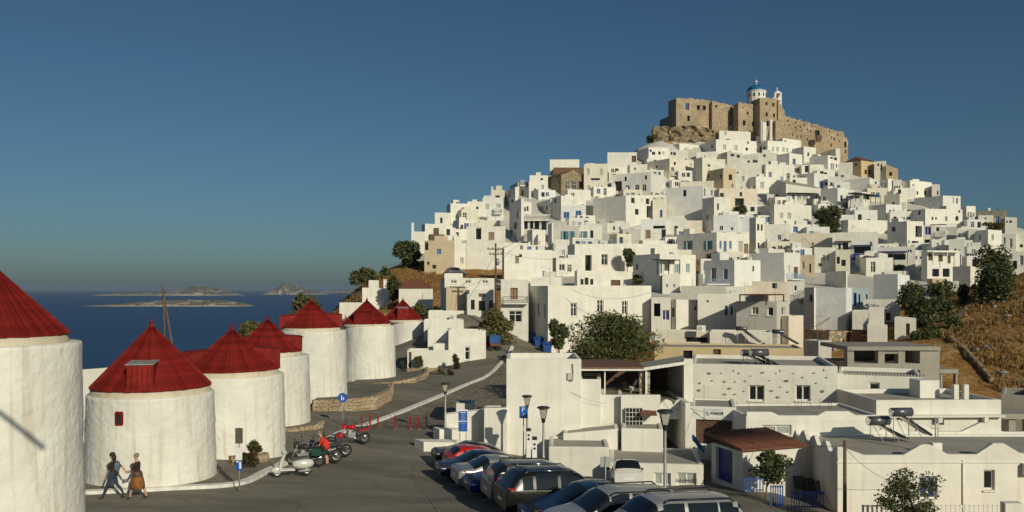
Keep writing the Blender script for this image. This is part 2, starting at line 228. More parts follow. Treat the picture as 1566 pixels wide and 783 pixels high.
# ---------------------------------------------------------------- the houses of the hill town: corner columns (left end, near corner, right end), top and foot rows, openings
# keys: m wall, D distance, th turn, d depth, yr top row at the right end, ro roof, rc roof colour, ch chimneys, ba balconies, ca canopies, id name for its own label
TOWN = '''
628 629 650 354 392 ch:630/341
645 650 692 342 385 ba:656/678/358.5/364/wood id:brownbalcony | 667,355.5,8,13,d 685.5,355,5,9,k
664 665 690 325 348 | 675,337,3,8,k
683 689 716 311 342 | 700,331,3,6,g
714 715 741 308 338 ca:718/748/332/2/frame | 730,318,3,3,k
736 738 770 302 337 m:rough yr:302 ba:755/767/320/327/frame id:spotcrest | 744.5,316,5,8,g 762,315,6,6,g
693 702 725 336 362 th:25 | 713.5,346,7,9,B 706.5,347,3,6,k 721,344,3,5,k 707,367,4,4,k
713 714 773 346.5 412 id:shutterwall | 751.5,361,8,11,n 732,357,8,18,r
733 734 765 337.5 352 m:cream
648 649 695 368 420 m:tan id:tanhouse | 671,385,6,8,b 655,402.5,3,4,k 652,376,6,13,r
690 692 716 372 412
751 751 772 290 318 m:cream ch:752.5/285.5 | 761,300.5,6,2.5,k
770 788 792 286 330 th:14 | 779,297,3,8,g 783,310,3,8,k
772 797 801 303 374 th:12 | 778,330,3,10,k 788,345,4,10,k 782,357,3,9,k 793,328,5,9,k
791 791 801 312 330
780 792 794 278 300 th:12 | 786,297,5,8,b
792 809 812 277 304 th:20 ba:793/801/276/284/frame | 798,281,6,6,g 806,282,3,8,k 799,295,3,8,k
809 810 838 268 296 | 828.5,274,3,2.5,k 818,292,2,7,k
841 841 886 244 264
845 846 893 256 270 m:brownroof d:6
825 858 896 267 299 m:rubble th:22 ro:gr rc:brownroof ba:870/889/289/296.5/iron id:stonegable | 868,283.5,5,11,w 878.5,283.5,6,11,w 888,283,5,10,k 877,266.5,2.5,3,k 831,288,2,8,g 838,286.5,2,8,g 843,285.5,2,8,g 851.5,284,2.5,9,g
841 858 896 299 340 th:22 | 849,307,3,6,k
812 842 846 304 332 th:16 | 819,310.5,3,5,w 829,319,2,6,k 836,318,2,6,k
799 801 813 308 332 th:20 | 803,320,2,6,k 807,319,2,7,k
858 859 896 314.5 340 m:bluish | 866,329,8,9,b 884.5,327,8,9,b
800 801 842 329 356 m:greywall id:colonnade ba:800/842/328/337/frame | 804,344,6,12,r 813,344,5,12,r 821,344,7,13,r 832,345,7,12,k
812 814 834 351 382 th:18
838 844 846 341 392 th:14
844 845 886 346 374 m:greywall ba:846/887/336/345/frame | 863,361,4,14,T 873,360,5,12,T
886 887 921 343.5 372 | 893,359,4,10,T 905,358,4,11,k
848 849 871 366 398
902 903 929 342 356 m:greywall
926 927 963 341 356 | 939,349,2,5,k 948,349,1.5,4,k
907 957 998 299 349 id:brownwindows yr:298.5 | 968,306.5,5,7.5,k 990.5,308,5,8,k 974,324,5,8,k 981.5,306,2,4,g 993,324,8,18,r
896 896 907 314 330
892 893 929 251 297 m:cream id:creamtwo | 899,262.5,4,9,g 919,263,4,9,g 900,289,4,10,g 918.5,289,5,10,g 910.5,274,13,2.5,k
928 929 974 233 265 yr:233 id:crestwall | 935,261,4,7,g 944.5,260.5,5,6,k 953,260,5,5,g 969.5,243,6,9,d
963 963 990 251 268 | 971,258,2,2.5,k
935 995 1018 263 303 m:rough id:archhouse ba:935/995/0/0/x | 987.5,271.5,3,6,k 974,287,6,8,w 985,287,6,9,w 959.5,288,6,8,w 956.5,273.5,3,6,k 945,285,12,16,r
951 952 980 350.5 376 m:greywall | 959.5,359,3,6,k
973 992 1023 225 253 yr:226 | 995,230.5,2.5,3,k 999.5,234.5,4,4,k 1008.5,234,3,4,k 1014.5,234,3,4,g
1021 1022 1052 230 245 | 1027,234.5,2,4,k 1031.5,235,3,4,k
1015 1039 1069 219 233 | 1050,228,2.5,4,g 1063,227,5,2,k
1070 1095 1157 213 241 th:16 id:belowcastle | 1108,225,4,7,g 1125.5,226,4,7,g 1144,218,2,3,k 1142,228,3,4,k 1089,224,2,5,k
1096 1100 1148 199.5 218 yr:201.5 | 1109,204,3,5,g 1113,214,5,2,k
989 1024 1061 242 275 m:cream ba:1025/1040/261/268/iron | 1032,250,2.5,4,k 1029,258.5,4,5,w 1050,258,3,7,g 1056.5,252,2,4,g 1004,255,3,3,k
1061 1074 1096 240 282 m:cream th:18 | 1084,253,3,3,k
1064 1065 1096 233 246
1080 1106 1134 257 292 m:tan th:24 id:tancube | 1117,271,4.5,8,k 1083.5,269,2,5,k 1102.5,270,2,6,k
1112 1113 1165 250 288 | 1136,273,4,7,g 1128,264,2,2,k
1097 1112 1136 232 252 m:greywall | 1120,237,5,3,k 1129,239,4,4,k
1131 1132 1151 243 258 | 1145,247,3,2.5,k
1145 1156 1178 269.5 296 th:18 | 1165.5,283,5,9,g
1019 1075 1092 284 341 m:rough id:tallgrey | 1047,295.5,4.5,9,k 1078,294,2,10,k 1089,295,2.5,8,k
1074 1092 1117 301 357 | 1098,316,2,9,k
996 998 1020 305 339 m:cream
1040 1040 1092 278 290 m:cream
1092 1100 1158 288 316 m:pinkish | 1104,298,5,5,k 1133,297,3,6,k 1131,312,14,18,r 1148,318,6,8,d
980 980 1020 335 358 m:bluish | 1008,351,18,12,r
1018 1019 1050 335 358 | 1034,351,5,10,k
1048 1050 1074 337 358 m:pinkish
1074 1090 1092 335 358 th:14
1090 1091 1129 329 360 m:bluish
1128 1129 1157 334 360 m:bluish
960 961 1019 350.5 376 | 974,358,5,12,n 991,358,7,12,n 1015,357,6,14,k
1035 1096 1145 355 402 m:white id:tealshutters | 1053,375,5,13,T 1083.5,375,5,13,T 1102,374.5,3,11,b 1109,377,4,16,b 1117,374.5,3,11,b 1133,377,6,16,g 1141,380,6,14,n
868 879 1036 373 419 yr:373 id:terracehouse ba:882/962/366/373/lightblue | 924.5,397,9,16,w 900,402,10,24,r
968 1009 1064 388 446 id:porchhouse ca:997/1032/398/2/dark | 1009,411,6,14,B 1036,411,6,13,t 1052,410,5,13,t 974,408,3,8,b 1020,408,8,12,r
1013 1013 1040 419 449 | 1020,437,2,4,g 1031,437,2,4,g
1040 1075 1078 419 444 th:14 | 1053,430,4,6,k 1063,431,4,5,k
1077 1123 1163 397 440 m:rough id:bluewindows ba:1075/1110/427/434/lightblue | 1091,420,7,21,B 1109.5,419,6,15,b 1152,411,2,8,k
879 882 967 414 441 id:gothic | 941.5,433,14,9,d 890,431,4,8,k 897,430,5,10,k 905,431,4,8,k
810 811 860 424 441
766 771 811 371 388
768 771 845 381 432 ch:815.5/378 id:poleneighbour | 790.5,397,5,10,n 796,391,4,4,k
765 766 808 427 500 id:doublebalcony ba:770/807/455/463/iron | 786,449,11,17,n 788,484,20,18,w
808 838 996 437 540 D:100 th:16 id:bigwhite | 877.5,473.5,10,21,w 918,468,10,19,w 955.5,470.5,9,21,w 815,472,2.2,20,k 823.5,474,2.2,21,k 833,476,2.2,20,k
995 996 1026 455 504 | 1018,482,11,16,B 1005,474,10,20,r
1025 1034 1067 458 506 th:20 | 1064,471.5,4,5,k 1029,478,4,14,k
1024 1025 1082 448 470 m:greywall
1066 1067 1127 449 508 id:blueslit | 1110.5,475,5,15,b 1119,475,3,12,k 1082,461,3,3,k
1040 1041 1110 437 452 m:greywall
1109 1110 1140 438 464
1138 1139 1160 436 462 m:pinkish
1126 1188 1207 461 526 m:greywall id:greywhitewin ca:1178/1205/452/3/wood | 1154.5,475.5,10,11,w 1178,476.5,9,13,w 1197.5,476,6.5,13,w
1188 1206 1229 483 526 m:pinkish | 1220,513,2,14,g 1207.5,511,2.5,12,g
1158 1174 1207 215 239 th:16 yr:217 | 1163,228,3,8,k 1169,228,3,8,k 1182,228,2.5,6,g 1189,228,3,6,g 1198,229,3,6,g 1204,230,2,6,g
1156 1156 1184 208 220 yr:209.5
1181 1197 1225 211 230 th:16 yr:215 | 1201,217,2,4,k
1159 1159 1188 234 256 | 1169,238,3,3,k
1180 1207 1227 234 265 ba:1210/1222/251/256/iron | 1214.5,247,4,8,b
1211 1229 1248 224 249 th:20 | 1236,236,2,5,k
1245 1278 1285 227 247 m:cream th:10
1238 1266 1283 237 268 ba:1270/1285/259.5/265/teal id:tealbalcony | 1272,241.5,4,2,k 1278,243,4,4,k 1271.5,254,1.5,8,b 1274.5,254,1.5,8,b 1279.5,253.5,1.5,5,k
1281 1282 1304 249 277
1290 1317 1337 245 272 m:ochre ro:hip rc:redroof id:ochrehip | 1309,252,3,3,k 1324,263,3,6,k 1330,263,3,6,k
1336 1337 1355 247 273 m:cream | 1348,256,2,9,k 1343,252,2,3,k
1354 1355 1373 252 277 m:ochre yr:258 | 1362,266,4,5,k
1163 1171 1213 251 282 th:14 id:deepbluewin | 1178,267,4,8,B 1205.5,269,4.5,8,w
1221 1238 1265 252 268 m:cream
1213 1245 1267 264 292 m:rough | 1256,282.5,5,10,b 1264,281,3,4,k
1266 1266 1285 270 292 | 1271,281,3,4,w
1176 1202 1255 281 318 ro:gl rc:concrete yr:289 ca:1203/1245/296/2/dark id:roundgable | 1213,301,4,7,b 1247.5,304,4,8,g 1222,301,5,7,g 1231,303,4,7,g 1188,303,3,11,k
1255 1281 1297 287 330 ba:1283/1301/309/318/iron m:rough | 1260,306,4,10,w 1287,303,3,8,k
1297 1297 1320 298 332 | 1299,320,3,7,g 1308,319,3.5,10,b 1301,301,6,2,k 1311,302,6,2,k
1285 1330 1345 272 299 m:rough | 1339.5,280.5,2.5,5,k
1326 1355 1379 312 341 m:rough | 1361.5,325,2,8,b 1367,325,3,8,b 1373,326,2,7,b
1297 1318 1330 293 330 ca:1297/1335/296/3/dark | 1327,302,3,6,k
1158 1184 1241 312 348 th:16 id:twogrey | 1195,329.5,4,8,g 1207,330,5,9,g
1173 1173 1184 297 312 | 1177,303.5,2.5,2,k
1146 1156 1169 332 390 th:20 | 1159.5,347.5,2.5,9,k 1165,348,2,9,k 1160,375,2,7,k
1169 1169 1208 343 374 | 1191.5,363,5,7,B 1201,366,2,2,k
1207 1207 1275 357 388 m:pinkish | 1243,373,2,3,k
1207 1208 1252 344 360 | 1237,349,2.5,4,k
1286 1297 1357 336 362 th:16
1273 1273 1343 356 402 ba:1303/1335/388/398/deepblue+1280/1300/380/389/iron ca:1303/1335/376/1.5/blue+1277/1302/370/1.5/wood id:blueloggia | 1319,382,26,11,r 1284,377,3,9,k 1293,377,8,11,k 1332,372,2,4,k
1150 1199 1224 386 433 m:rough ba:1203/1222/418/427/lightblue | 1217.5,417,6,17,d 1207,411,2,10,g
1223 1224 1246 390 422 m:tan | 1228,406,4,11,g 1239,410,2,13,k
1245 1245 1278 378 416 | 1260,394,2,8,g 1266,394,2,8,g
1277 1278 1300 382 420 m:cream | 1282,398,4,10,k 1290,402,6,9,k
1247 1294 1303 440 505 m:bluish id:pergolaroof | 1299,490,2,14,k 1299,463,2,12,g
1262 1294 1296 415 442 m:white th:16
1303 1303 1329 441 484 m:lightwash | 1307,458,6,20,b 1314,458,3,16,b 1319,459,2.5,18,k 1325,458,4,16,g
1303 1303 1344 475 508 | 1306.5,492,2,20,k
1149 1150 1205 430 456 m:pinkish | 1184.5,437,7,8,k
1204 1204 1231 430 487 ba:1222/1231/445/455/iron | 1209,437,2.5,7,k 1216.5,440.5,3,7,k 1216,466,2,12,k 1226,462,7,9,g
1230 1245 1248 440 507 th:12 | 1240,456,6,10,k
1229 1268 1300 506 541 m:rubble D:92 id:stonehouse | 1273.5,530,2.5,15,k 1282,528,2.5,13,k 1290,528,3,17,k
1299 1300 1328 506 530 m:brick D:93 | 1322,509,8,5,n
1228 1252 1272 521 553 m:greywall D:80
1327 1328 1352 470 529 | 1340,500,3,6,g
1352 1352 1389 415 424
1336 1373 1391 419 470 m:bluish id:plaingrey | 1384,446,2,6,k
1357 1387 1412 338 384 ba:1398/1414/372/378/frame | 1366.5,350.5,5,6.5,d 1405,354,10,17,r 1398,373,14,9,r
1412 1412 1430 345 380 id:bluewindow | 1419,353,9,12,B 1421,370,14,8,r
1429 1429 1447 346 381 ca:1422/1447/344/1.5/wood ba:1430/1445/355/361/iron | 1434,349,4,8,k
1445 1445 1464 348 372 m:greywall ba:1447/1463/343/349/teal
1463 1463 1482 350.5 380 | 1476,365,3,12,g 1467,361,3,8,g
1481 1481 1494 351 384 | 1487,366,6,14,g
1493 1511 1532 351 390 m:white | 1518,363,3,8,g
1531 1532 1554 357 402 | 1536,368,3,10,g 1546,372,4,14,g
1553 1553 1574 354 402 | 1562,376,4,4,k
1494 1494 1523 368 386 m:bluish
1340 1340 1376 373 384 | 1350,378,5,4,k
1343 1343 1400 378 419 id:bluecanopy ca:1343/1388/386/2.5/deepblue | 1365,393,40,9,r 1391,384,6,4,B
1388 1389 1412 382 420 id:spottedblue | 1398,394,9,5,t 1408,394,2,3,k 1396,413,4,7,b 1408,411,2,3,k
1411 1418 1468 383 430 th:14 id:archterrace ca:1418/1462/386/2/frame | 1423,393,6,10,d 1438.5,395,6,9,d 1451,397,5,11,d 1431,417,10,11,k 1447,417,10,12,k
1451 1451 1475 366 404 ba:1459/1470/390/396/blue | 1461,385,3,9,b 1467,386,2,8,b
1457 1484 1501 407 444 m:cream
1480 1481 1506 392 412
1539 1540 1575 385 438 | 1552,405,6,12,k 1546,392,4,8,g 1562,398,6,14,g
1345 1358 1366 273 300 th:20 | 1348.5,282,2,6,g 1354,284,2,8,g
1365 1366 1379 275 300 | 1368.5,289,1.6,9,b 1372,289,1.6,9,b 1375.5,289,1.6,8,b
1379 1392 1425 275.5 304 th:22 yr:279 | 1387,291,2,3,k 1395,293.5,2,7,g 1399,295,2,5,k 1403,295,2,5,k 1415,295,3,6,k
1424 1425 1437 282 304 | 1434,295,1.5,6,k
1352 1376 1387 296 330 m:cream | 1366,311,4,3,k 1380.5,316,3,12,g 1384,315,2,10,g
1398 1442 1469 299 325 yr:300 m:rough | 1458,306,2,8,g 1463.5,307,2,8,n
1392 1415 1472 319 354 th:16 id:greyslope | 1406,325,3,6,k 1426,334,2,4,k 1431.5,334,2,3,k 1447,334.5,3,7,w 1463.5,334,4,6,k 1467,322,2,6,k
1471 1478 1492 315 340 th:20 ba:1477/1495/331/336/green id:greenbalcony | 1481,328,2,7,G 1485,328.5,2,8,G 1489,329,2,7,G
1491 1492 1540 323 350 m:greystone
1495 1496 1519 329 354 | 1507,334,2,2,k
1536 1537 1555 332 358 yr:332.5 | 1540,339,2,2,k 1545.5,339,3,3,k
1418 1426 1448 426 448 m:ochre
1447 1448 1466 430 456 | 1452,441,3,7,k
1319 1320 1376 458 494 | 1358.5,484.5,7,12,d 1349,483.5,4,14,d 1343,478,4,8,g
1368 1368 1401 485 518 id:browndoor | 1388,504,6,18,d
1325 1326 1357 496 530
671 680 756 425 478 D:112 th:10 d:6 id:longband | 694,431,9,5,w 716,431,9,5,w 742,431,9,5,w
681 682 713 438 478 m:tan D:110 d:3
713 713 755 443.5 478 D:108 d:4 id:bluedoors | 723,466,6,15,k 737,467.5,10,15,k 751,467,7,15,k 737,451.5,10,5,d
609 610 662 441 480 D:125 ro:hip rc:redroof id:speckled
553 554 596 440 486 D:132 ch:589/428
518 519 556 463 488 D:128 ca:518/553/450/3/iron
653 654 688 503 556 D:97
686 686 743 504.5 560 D:94 id:cornerhouse | 714.5,540.5,8,20,w 712,526,2,2,k
622 623 692 535.5 569 D:93 d:3 id:courtyard | 627,553,4,29,d
648 648 709 489 520 D:101
654 655 754 475 510 D:108 d:3
1002 1003 1085 506 530 m:cream D:86 | 1065.5,519.5,33,7,k
1084 1085 1181 507 532 D:84
774 774 889 549 694 D:51 d:5 par:.5 id:cubehall
884 884 919 580 694 D:51.4 d:4 par:.2 id:stepblock
917 917 951 604 694 D:51.8 d:4 par:.2 id:lowblock
740 740 776 624 690 D:50.6 d:1.2 par:.05 id:gardenwall
679 679 741 634 668 D:52 d:.7 par:.02 yr:627 id:rampwall
697 697 726 617 640 D:56 d:2 par:.05 id:utilitybox
1057 1058 1281 556 622 D:60 d:9 par:.3 id:pebble | 1157,601,24,24,w 1228,601,23,24,w
1281 1281 1410 571 616 D:61 d:6 par:.3 id:tiledtop | 1337,597,16,23,w
1056 1056 1126 621 690 D:50 d:4 par:.1 id:garagewall | 1094,661,60,37,d
1133 1141 1345 636 738 D:47 d:5.2 par:.14 th:2 id:flatterrace | 1188,658,44,15,g
1338 1340 1531 612 705 D:52 d:6 par:.3 th:2 id:bandhouse | 1370,641,20,8,k 1440,646,8,8,k 1506,642,14,7,k
1215 1281 1725 697 783 D:41 th:0 par:.12 id:wavehouse | 1420,746,27,36,B 1513,734,17,31,w
1088 1136 1226 691 745 D:43 th:20 par:.05 rc:redroof id:bluegarage | 1107,711,25,52,C 1190,715,9,40,C
838 839 932 683 738 D:47 d:3.4 par:.1 id:lowwhite
931 931 1076 707 745 D:45.5 d:4.5 par:.06 id:greydoors | 1013,733,26,20,g 1050,733,30,20,g
949 950 1014 655 725 D:49 d:3 par:.08 id:whitebox
861 861 946 663 725 D:49.6 d:2 par:.05 yr:656 id:slopedroof | 915,684,4,13,k 923,682,4,13,k 931,680,4,13,k
1000 1001 1229 530 558 D:70 m:ochre d:5 par:.12 id:ochrewall | 1096.5,541,12,19,d 1052,545,14,18,k
1530 1530 1575 603 650 D:58 m:concrete d:5 id:greyend
'''
LAB = {
 'cubehall': 'large blank white cube building behind the two street lamps',
 'stepblock': 'plain white block stepping down beside the large blank cube building',
 'lowblock': 'low white block under the brown roofed cafe terrace',
 'gardenwall': 'low white wall joining the blank cube building to the ramp wall',
 'rampwall': 'low white wall behind the blue information board with a sloping top',
 'utilitybox': 'small white box block at the foot of the paved street',
 'pebble': 'long white house studded with dark stones and two white framed windows',
 'tiledtop': 'white house with a single grey framed window and tile edged roof',
 'garagewall': 'white wall with a brown garage door under a shop sign',
 'flatterrace': 'white house with a wide grey flat roof and rusty rebar stubs',
 'bandhouse': 'white house with a broad plain parapet band behind the wavy roofed house',
 'wavehouse': 'white house with a wavy parapet, blue door and two solar heaters on top',
 'bluegarage': 'white house with a blue garage door and red tiled porch roof',
 'lowwhite': 'low white outbuilding with antenna pole behind the parked cars',
 'greydoors': 'low white shed with grey metal doors behind the small white car',
 'whitebox': 'small plain white cube in front of the barred window',
 'slopedroof': 'low white shed with sloping tan roof and three narrow slits',
 'ochrewall': 'long ochre walled house with a brown door behind the stone studded house',
 'greyend': 'bare concrete building at the end of the plain parapet house',
 'brownbalcony': 'white crest house with a brown door and brown balcony above the tan house',
 'spotcrest': 'rough whitewashed crest house with flat roof and two grey windows beside a plain wall',
 'shutterwall': 'white house with one tan shuttered window above the dry grass bank',
 'tanhouse': 'tan plastered house with small blue window beside the leafy crest tree',
 'stonegable': 'gabled rubble stone house with iron balcony and brown tiled roof',
 'colonnade': 'grey house with open colonnade under a white railed terrace',
 'brownwindows': 'big plain grey and white house with scattered small dark windows',
 'creamtwo': 'weathered cream house with two rows of grey shutters behind the stone gable',
 'crestwall': 'white house on the skyline with dark red door beside its flat roof',
 'archhouse': 'rough grey house with white framed windows and a dark arched recess',
 'belowcastle': 'long white house with grey shuttered windows right below the castle',
 'tancube': 'tan cube house with one dark window and a shaded side',
 'tallgrey': 'tall blank grey house with a single dark window high up',
 'tealshutters': 'wide white house with open teal shutters above the blue windowed house',
 'terracehouse': 'long low white house with a pale blue glass railing along its roof',
 'porchhouse': 'grey and white house with a blue door under a dark porch roof',
 'bluewindows': 'rough textured white house with blue door, blue window and pale blue railing',
 'gothic': 'low white house with three dark shaded arches and a brown window',
 'poleneighbour': 'white house with one tan window beside the tall wooden utility pole',
 'doublebalcony': 'white two storey house with iron balcony and brown shutters by the utility pole',
 'bigwhite': 'large cream white house with three white framed windows behind the tamarisk tree',
 'blueslit': 'white house with a narrow blue window above the roof solar heaters',
 'greywhitewin': 'grey plastered house with three white framed windows and brown pergola on top',
 'tealbalcony': 'white house with a teal balcony under the right end of the castle',
 'ochrehip': 'ochre house with a red hipped roof near the skyline',
 'deepbluewin': 'white house with one deep blue window and one white framed window',
 'roundgable': 'house with a shaded grey gable and long dark canopy over its front',
 'twogrey': 'white cube house with two grey shuttered windows beside the round dark tree',
 'blueloggia': 'cream house with a bright blue loggia and red tiled roof edge',
 'pergolaroof': 'tall blank pale house carrying a pillared terrace roof',
 'stonehouse': 'tan rubble stone house with tall narrow dark openings and a flat roof',
 'plaingrey': 'blank pale grey house behind the low spreading tree',
 'bluewindow': 'narrow white house with one bright blue shuttered window',
 'bluecanopy': 'white house with a dark blue pergola shading its front',
 'spottedblue': 'white house with teal and blue windows next to the blue pergola',
 'archterrace': 'white house with two dark arches below a roofed terrace with brown doors',
 'greyslope': 'wide white house with a shaded grey side and scattered little windows near the skyline',
 'greenbalcony': 'white house with green shutters and green balcony on the skyline',
 'browndoor': 'small white house with a red brown door beside the low spreading tree',
 'longband': 'long white building with a row of three small windows under its roof edge',
 'bluedoors': 'white shop front with three dark doors and a brown sign board',
 'speckled': 'speckled white house with a low red hipped roof behind the last windmill',
 'cornerhouse': 'white house with a glazed door where the paved street turns the corner',
 'courtyard': 'low white courtyard wall house with a dark brown door beside the last windmill',
}
plaster('lightwash', (.50, .62, .66))
YB = [200, 220, 250, 280, 310, 340, 370, 400, 430, 450, 480, 520, 545, 560, 600, 640, 700]
DD = [296, 290, 268, 250, 232, 214, 196, 176, 150, 132, 112, 95, 85, 75, 60, 50, 42]
def Dy(y): return float(np.interp(y, YB, DD))
HS = []
for ln in TOWN.strip().split('\n'):
    a, _, wn = ln.partition('|'); t = a.split()
    h = dict(xl=float(t[0]), xc=float(t[1]), xr=float(t[2]), yt=float(t[3]), yb=float(t[4]), m='white', wins=[])
    for k in t[5:]: q, _, val = k.partition(':'); h[q] = val
    for q in wn.split():
        q = q.split(','); h['wins'].append((*map(float, q[:4]), q[4]))
    h['D'] = float(h.get('D', Dy(h['yb']))); HS.append(h)
def frame_of(h):
    D = h['D']; C = P(h['xc'], h['yb'], D); ph = math.atan((h['xc']-CX)/F)
    L, Rr = h['xc']-h['xl'], h['xr']-h['xc']
    if 'th' in h: th = R(float(h['th']))
    elif L <= 2.2: th = -ph+R(-1.0)
    else: th = min(max(math.atan2(L, Rr), R(14)), R(76))-ph
    u = Vector((math.cos(th), math.sin(th), 0)); v = Vector((-math.sin(th), math.cos(th), 0))
    ar, al = (h['xr']-CX)/F, (h['xl']-CX)/F
    wd = (ar*C.y-C.x)/(u.x-ar*u.y)
    if L > 2.2:
        dp = (C.x-al*C.y)/(math.sin(th)+al*math.cos(th))
        if dp < 0 or dp > 13: dp = 13
        dp = max(dp, 1.5)
    else: dp = min(max(wd*.75, 3.5), 7.5)
    if 'd' in h: dp = float(h['d'])
    h.update(C=C, u=u, v=v, wd=wd, dp=dp, zt=EZ+(HY-h['yt'])*D/F)
    yR = C.y+wd*u.y
    h['ztr'] = EZ+(HY-float(h['yr']))*yR/F if 'yr' in h else h['zt']+(random.Random(int(h['xc']*3+h['yt'])).uniform(-.16, .10) if D > 84 else 0)
for h in HS: frame_of(h)

# ---------------------------------------------------------------- terrain: a smooth sheet through the feet of the houses and the points of the road
CP = [(h['C'].x, h['C'].y, h['C'].z) for h in HS]
for X, Y, z in [(-14, 15, -7.9), (1, 15, -6.1), (10, 15, -6.0), (30, 15, -9.5), (-6, 20, -7.7), (-14, 25, -8), (-14, 34, -8.1), (-8, 30, -8.2), (-8, 34, -8.25), (1, 30, -8.0), (3.2, 27.4, -7.75), (4.2, 22.6, -7.3), (-1, 34.7, -8.45), (-2, 37.2, -8.85), (-5, 40, -8.75), (-12, 41, -8.35),
                (-14, 50, -8.4), (-9, 44, -8.9), (-3.5, 44.5, -9.2), (-14, 62, -8.6), (-9, 56, -9.2), (-4, 60, -9.3), (-14, 81, -8.9), (-6, 73, -9.0), (-1.3, 92, -8.0), (1.3, 108, -6.9), (2, 125, -4.5),
                (3, 40, -9.3), (4, 48, -9.9), (8, 46, -10.6), (10, 38, -9.9), (18, 41, -10.8), (30, 41, -10.8), (26, 52, -10.6), (8, 31, -8.5), (9, 23, -7.6), (18, 30, -10.4), (12, 52, -10), (8, 58, -9.6), (20, 60, -9), (34, 60, -9.5),
                (14, 73, -6.4), (26, 73, -6.4), (40, 73, -8.0), (20, 85, -6.3), (30, 88, -6), (4, 66, -9.4), (5, 78, -8.6), (7, 95, -7.2),
                (-20, 22, -8.0), (-19, 33, -8.0), (-24, 30, -8.3), (-19, 50, -8.6), (-19, 64, -8.9), (-19, 80, -9.6), (-20, 105, -9.4), (-26, 130, -7), (-36, 25, -16), (-34, 50, -20), (-46, 40, -40), (-34, 80, -26), (-38, 110, -26), (-60, 30, -72), (-60, 80, -74), (-64, 130, -74), (-80, 180, -76), (-90, 250, -80), (-60, 330, -80), (0, 400, -80), (80, 420, -60), (-120, 100, -84), (-120, 300, -84),
                (-25, 148, .6), (-34, 148, -9), (-28, 165, 1.6), (-38, 165, -9), (-26, 186, 4), (-36, 186, -6), (-50, 210, -20), (-25, 215, 5), (-40, 250, -20), (-10, 265, 6), (0, 300, 0), (20, 320, 10),
                (50, 285, 50), (66, 296, 52), (80, 300, 52), (100, 300, 46), (112, 298, 42), (45, 300, 42), (40, 310, 25), (80, 325, 42), (110, 330, 30), (80, 370, 0), (150, 330, 10), (180, 280, 8), (170, 250, 15), (170, 330, -20), (230, 320, -40), (240, 230, 0),
                (52, 75, -8.5), (60, 75, -6.5), (42, 76, -9.2), (70, 105, 2), (66, 118, 1), (80, 122, 3.5), (57, 92, -3.4), (50, 85, -6.3), (62, 92, -2.2), (110, 120, 8), (110, 70, -2), (80, 60, -7), (100, 40, -9), (60, 40, -11), (140, 160, 10), (160, 200, 10), (133, 262, 18), (150, 250, 11), (140, 290, 8), (118, 292, 28), (165, 270, 2), (128, 275, 22), (148, 235, 12)]:
    CP.append((X, Y, EZ+z))
cp = np.array(CP); S = 50.0
def _U(r2): return np.where(r2 > 0, r2*np.log(np.maximum(r2, 1e-12))*.5, 0)
_n = len(cp); A = np.zeros((_n+3, _n+3)); xy = cp[:, :2]/S
_d2 = ((xy[:, None]-xy[None])**2).sum(-1); A[:_n, :_n] = _U(_d2)+np.eye(_n)*.004
A[:_n, _n:] = np.c_[np.ones(_n), xy]; A[_n:, :_n] = A[:_n, _n:].T
COEF = np.linalg.solve(A, np.r_[cp[:, 2], 0, 0, 0])
def Hm(x, y):
    q = np.stack([np.asarray(x, float)/S, np.asarray(y, float)/S], -1); sh = q.shape[:-1]; q = q.reshape(-1, 2)
    out = np.empty(len(q))
    for i in range(0, len(q), 20000):
        b = q[i:i+20000]; r2 = ((b[:, None]-xy[None])**2).sum(-1)
        out[i:i+20000] = _U(r2)@COEF[:_n]+COEF[_n]+b@COEF[_n+1:]
    return out.reshape(sh)
def H(x, y): return float(Hm(np.array([x]), np.array([y]))[0])
def G(px, py, guess=None):
    """where the view of this point of the photograph meets the ground"""
    Y = guess or 60.0; best = None
    ys = np.linspace(18, 200, 700) if guess is None else np.linspace(guess*.75, guess*1.3, 400)
    hs = Hm((px-CX)*ys/F, ys); zs = EZ+(HY-py)*ys/F; k = np.argmax(zs <= hs) if (zs <= hs).any() else len(ys)-1
    Y = ys[k]
    return Vector(((px-CX)*Y/F, Y, H((px-CX)*Y/F, Y)))

# ground sheet
gx = np.concatenate([np.arange(-150, -24, 4), np.arange(-24, 70, 1.5), np.arange(70, 260, 4)]); gy = np.concatenate([np.arange(4, 130, 1.5), np.arange(130, 460, 3.5)])
GX, GY = np.meshgrid(gx, gy); GZ = Hm(GX, GY)
def in_town_low(x, y): return (x > -17.5)*(y < 112)*(x < 44)
GZ = GZ-.22*in_town_low(GX, GY)
rr = np.random.RandomState(3)
GZ += (1-in_town_low(GX, GY))*rr.normal(0, .12, GZ.shape)
nx = len(gx); vs = np.c_[GX.ravel(), GY.ravel(), np.maximum(GZ, -90).ravel()]
fs = [(j*nx+i, j*nx+i+1, (j+1)*nx+i+1, (j+1)*nx+i) for j in range(len(gy)-1) for i in range(nx-1)]
me = bpy.data.meshes.new('terrain'); me.from_pydata(vs.tolist(), [], fs); me.polygons.foreach_set('use_smooth', [True]*len(fs))
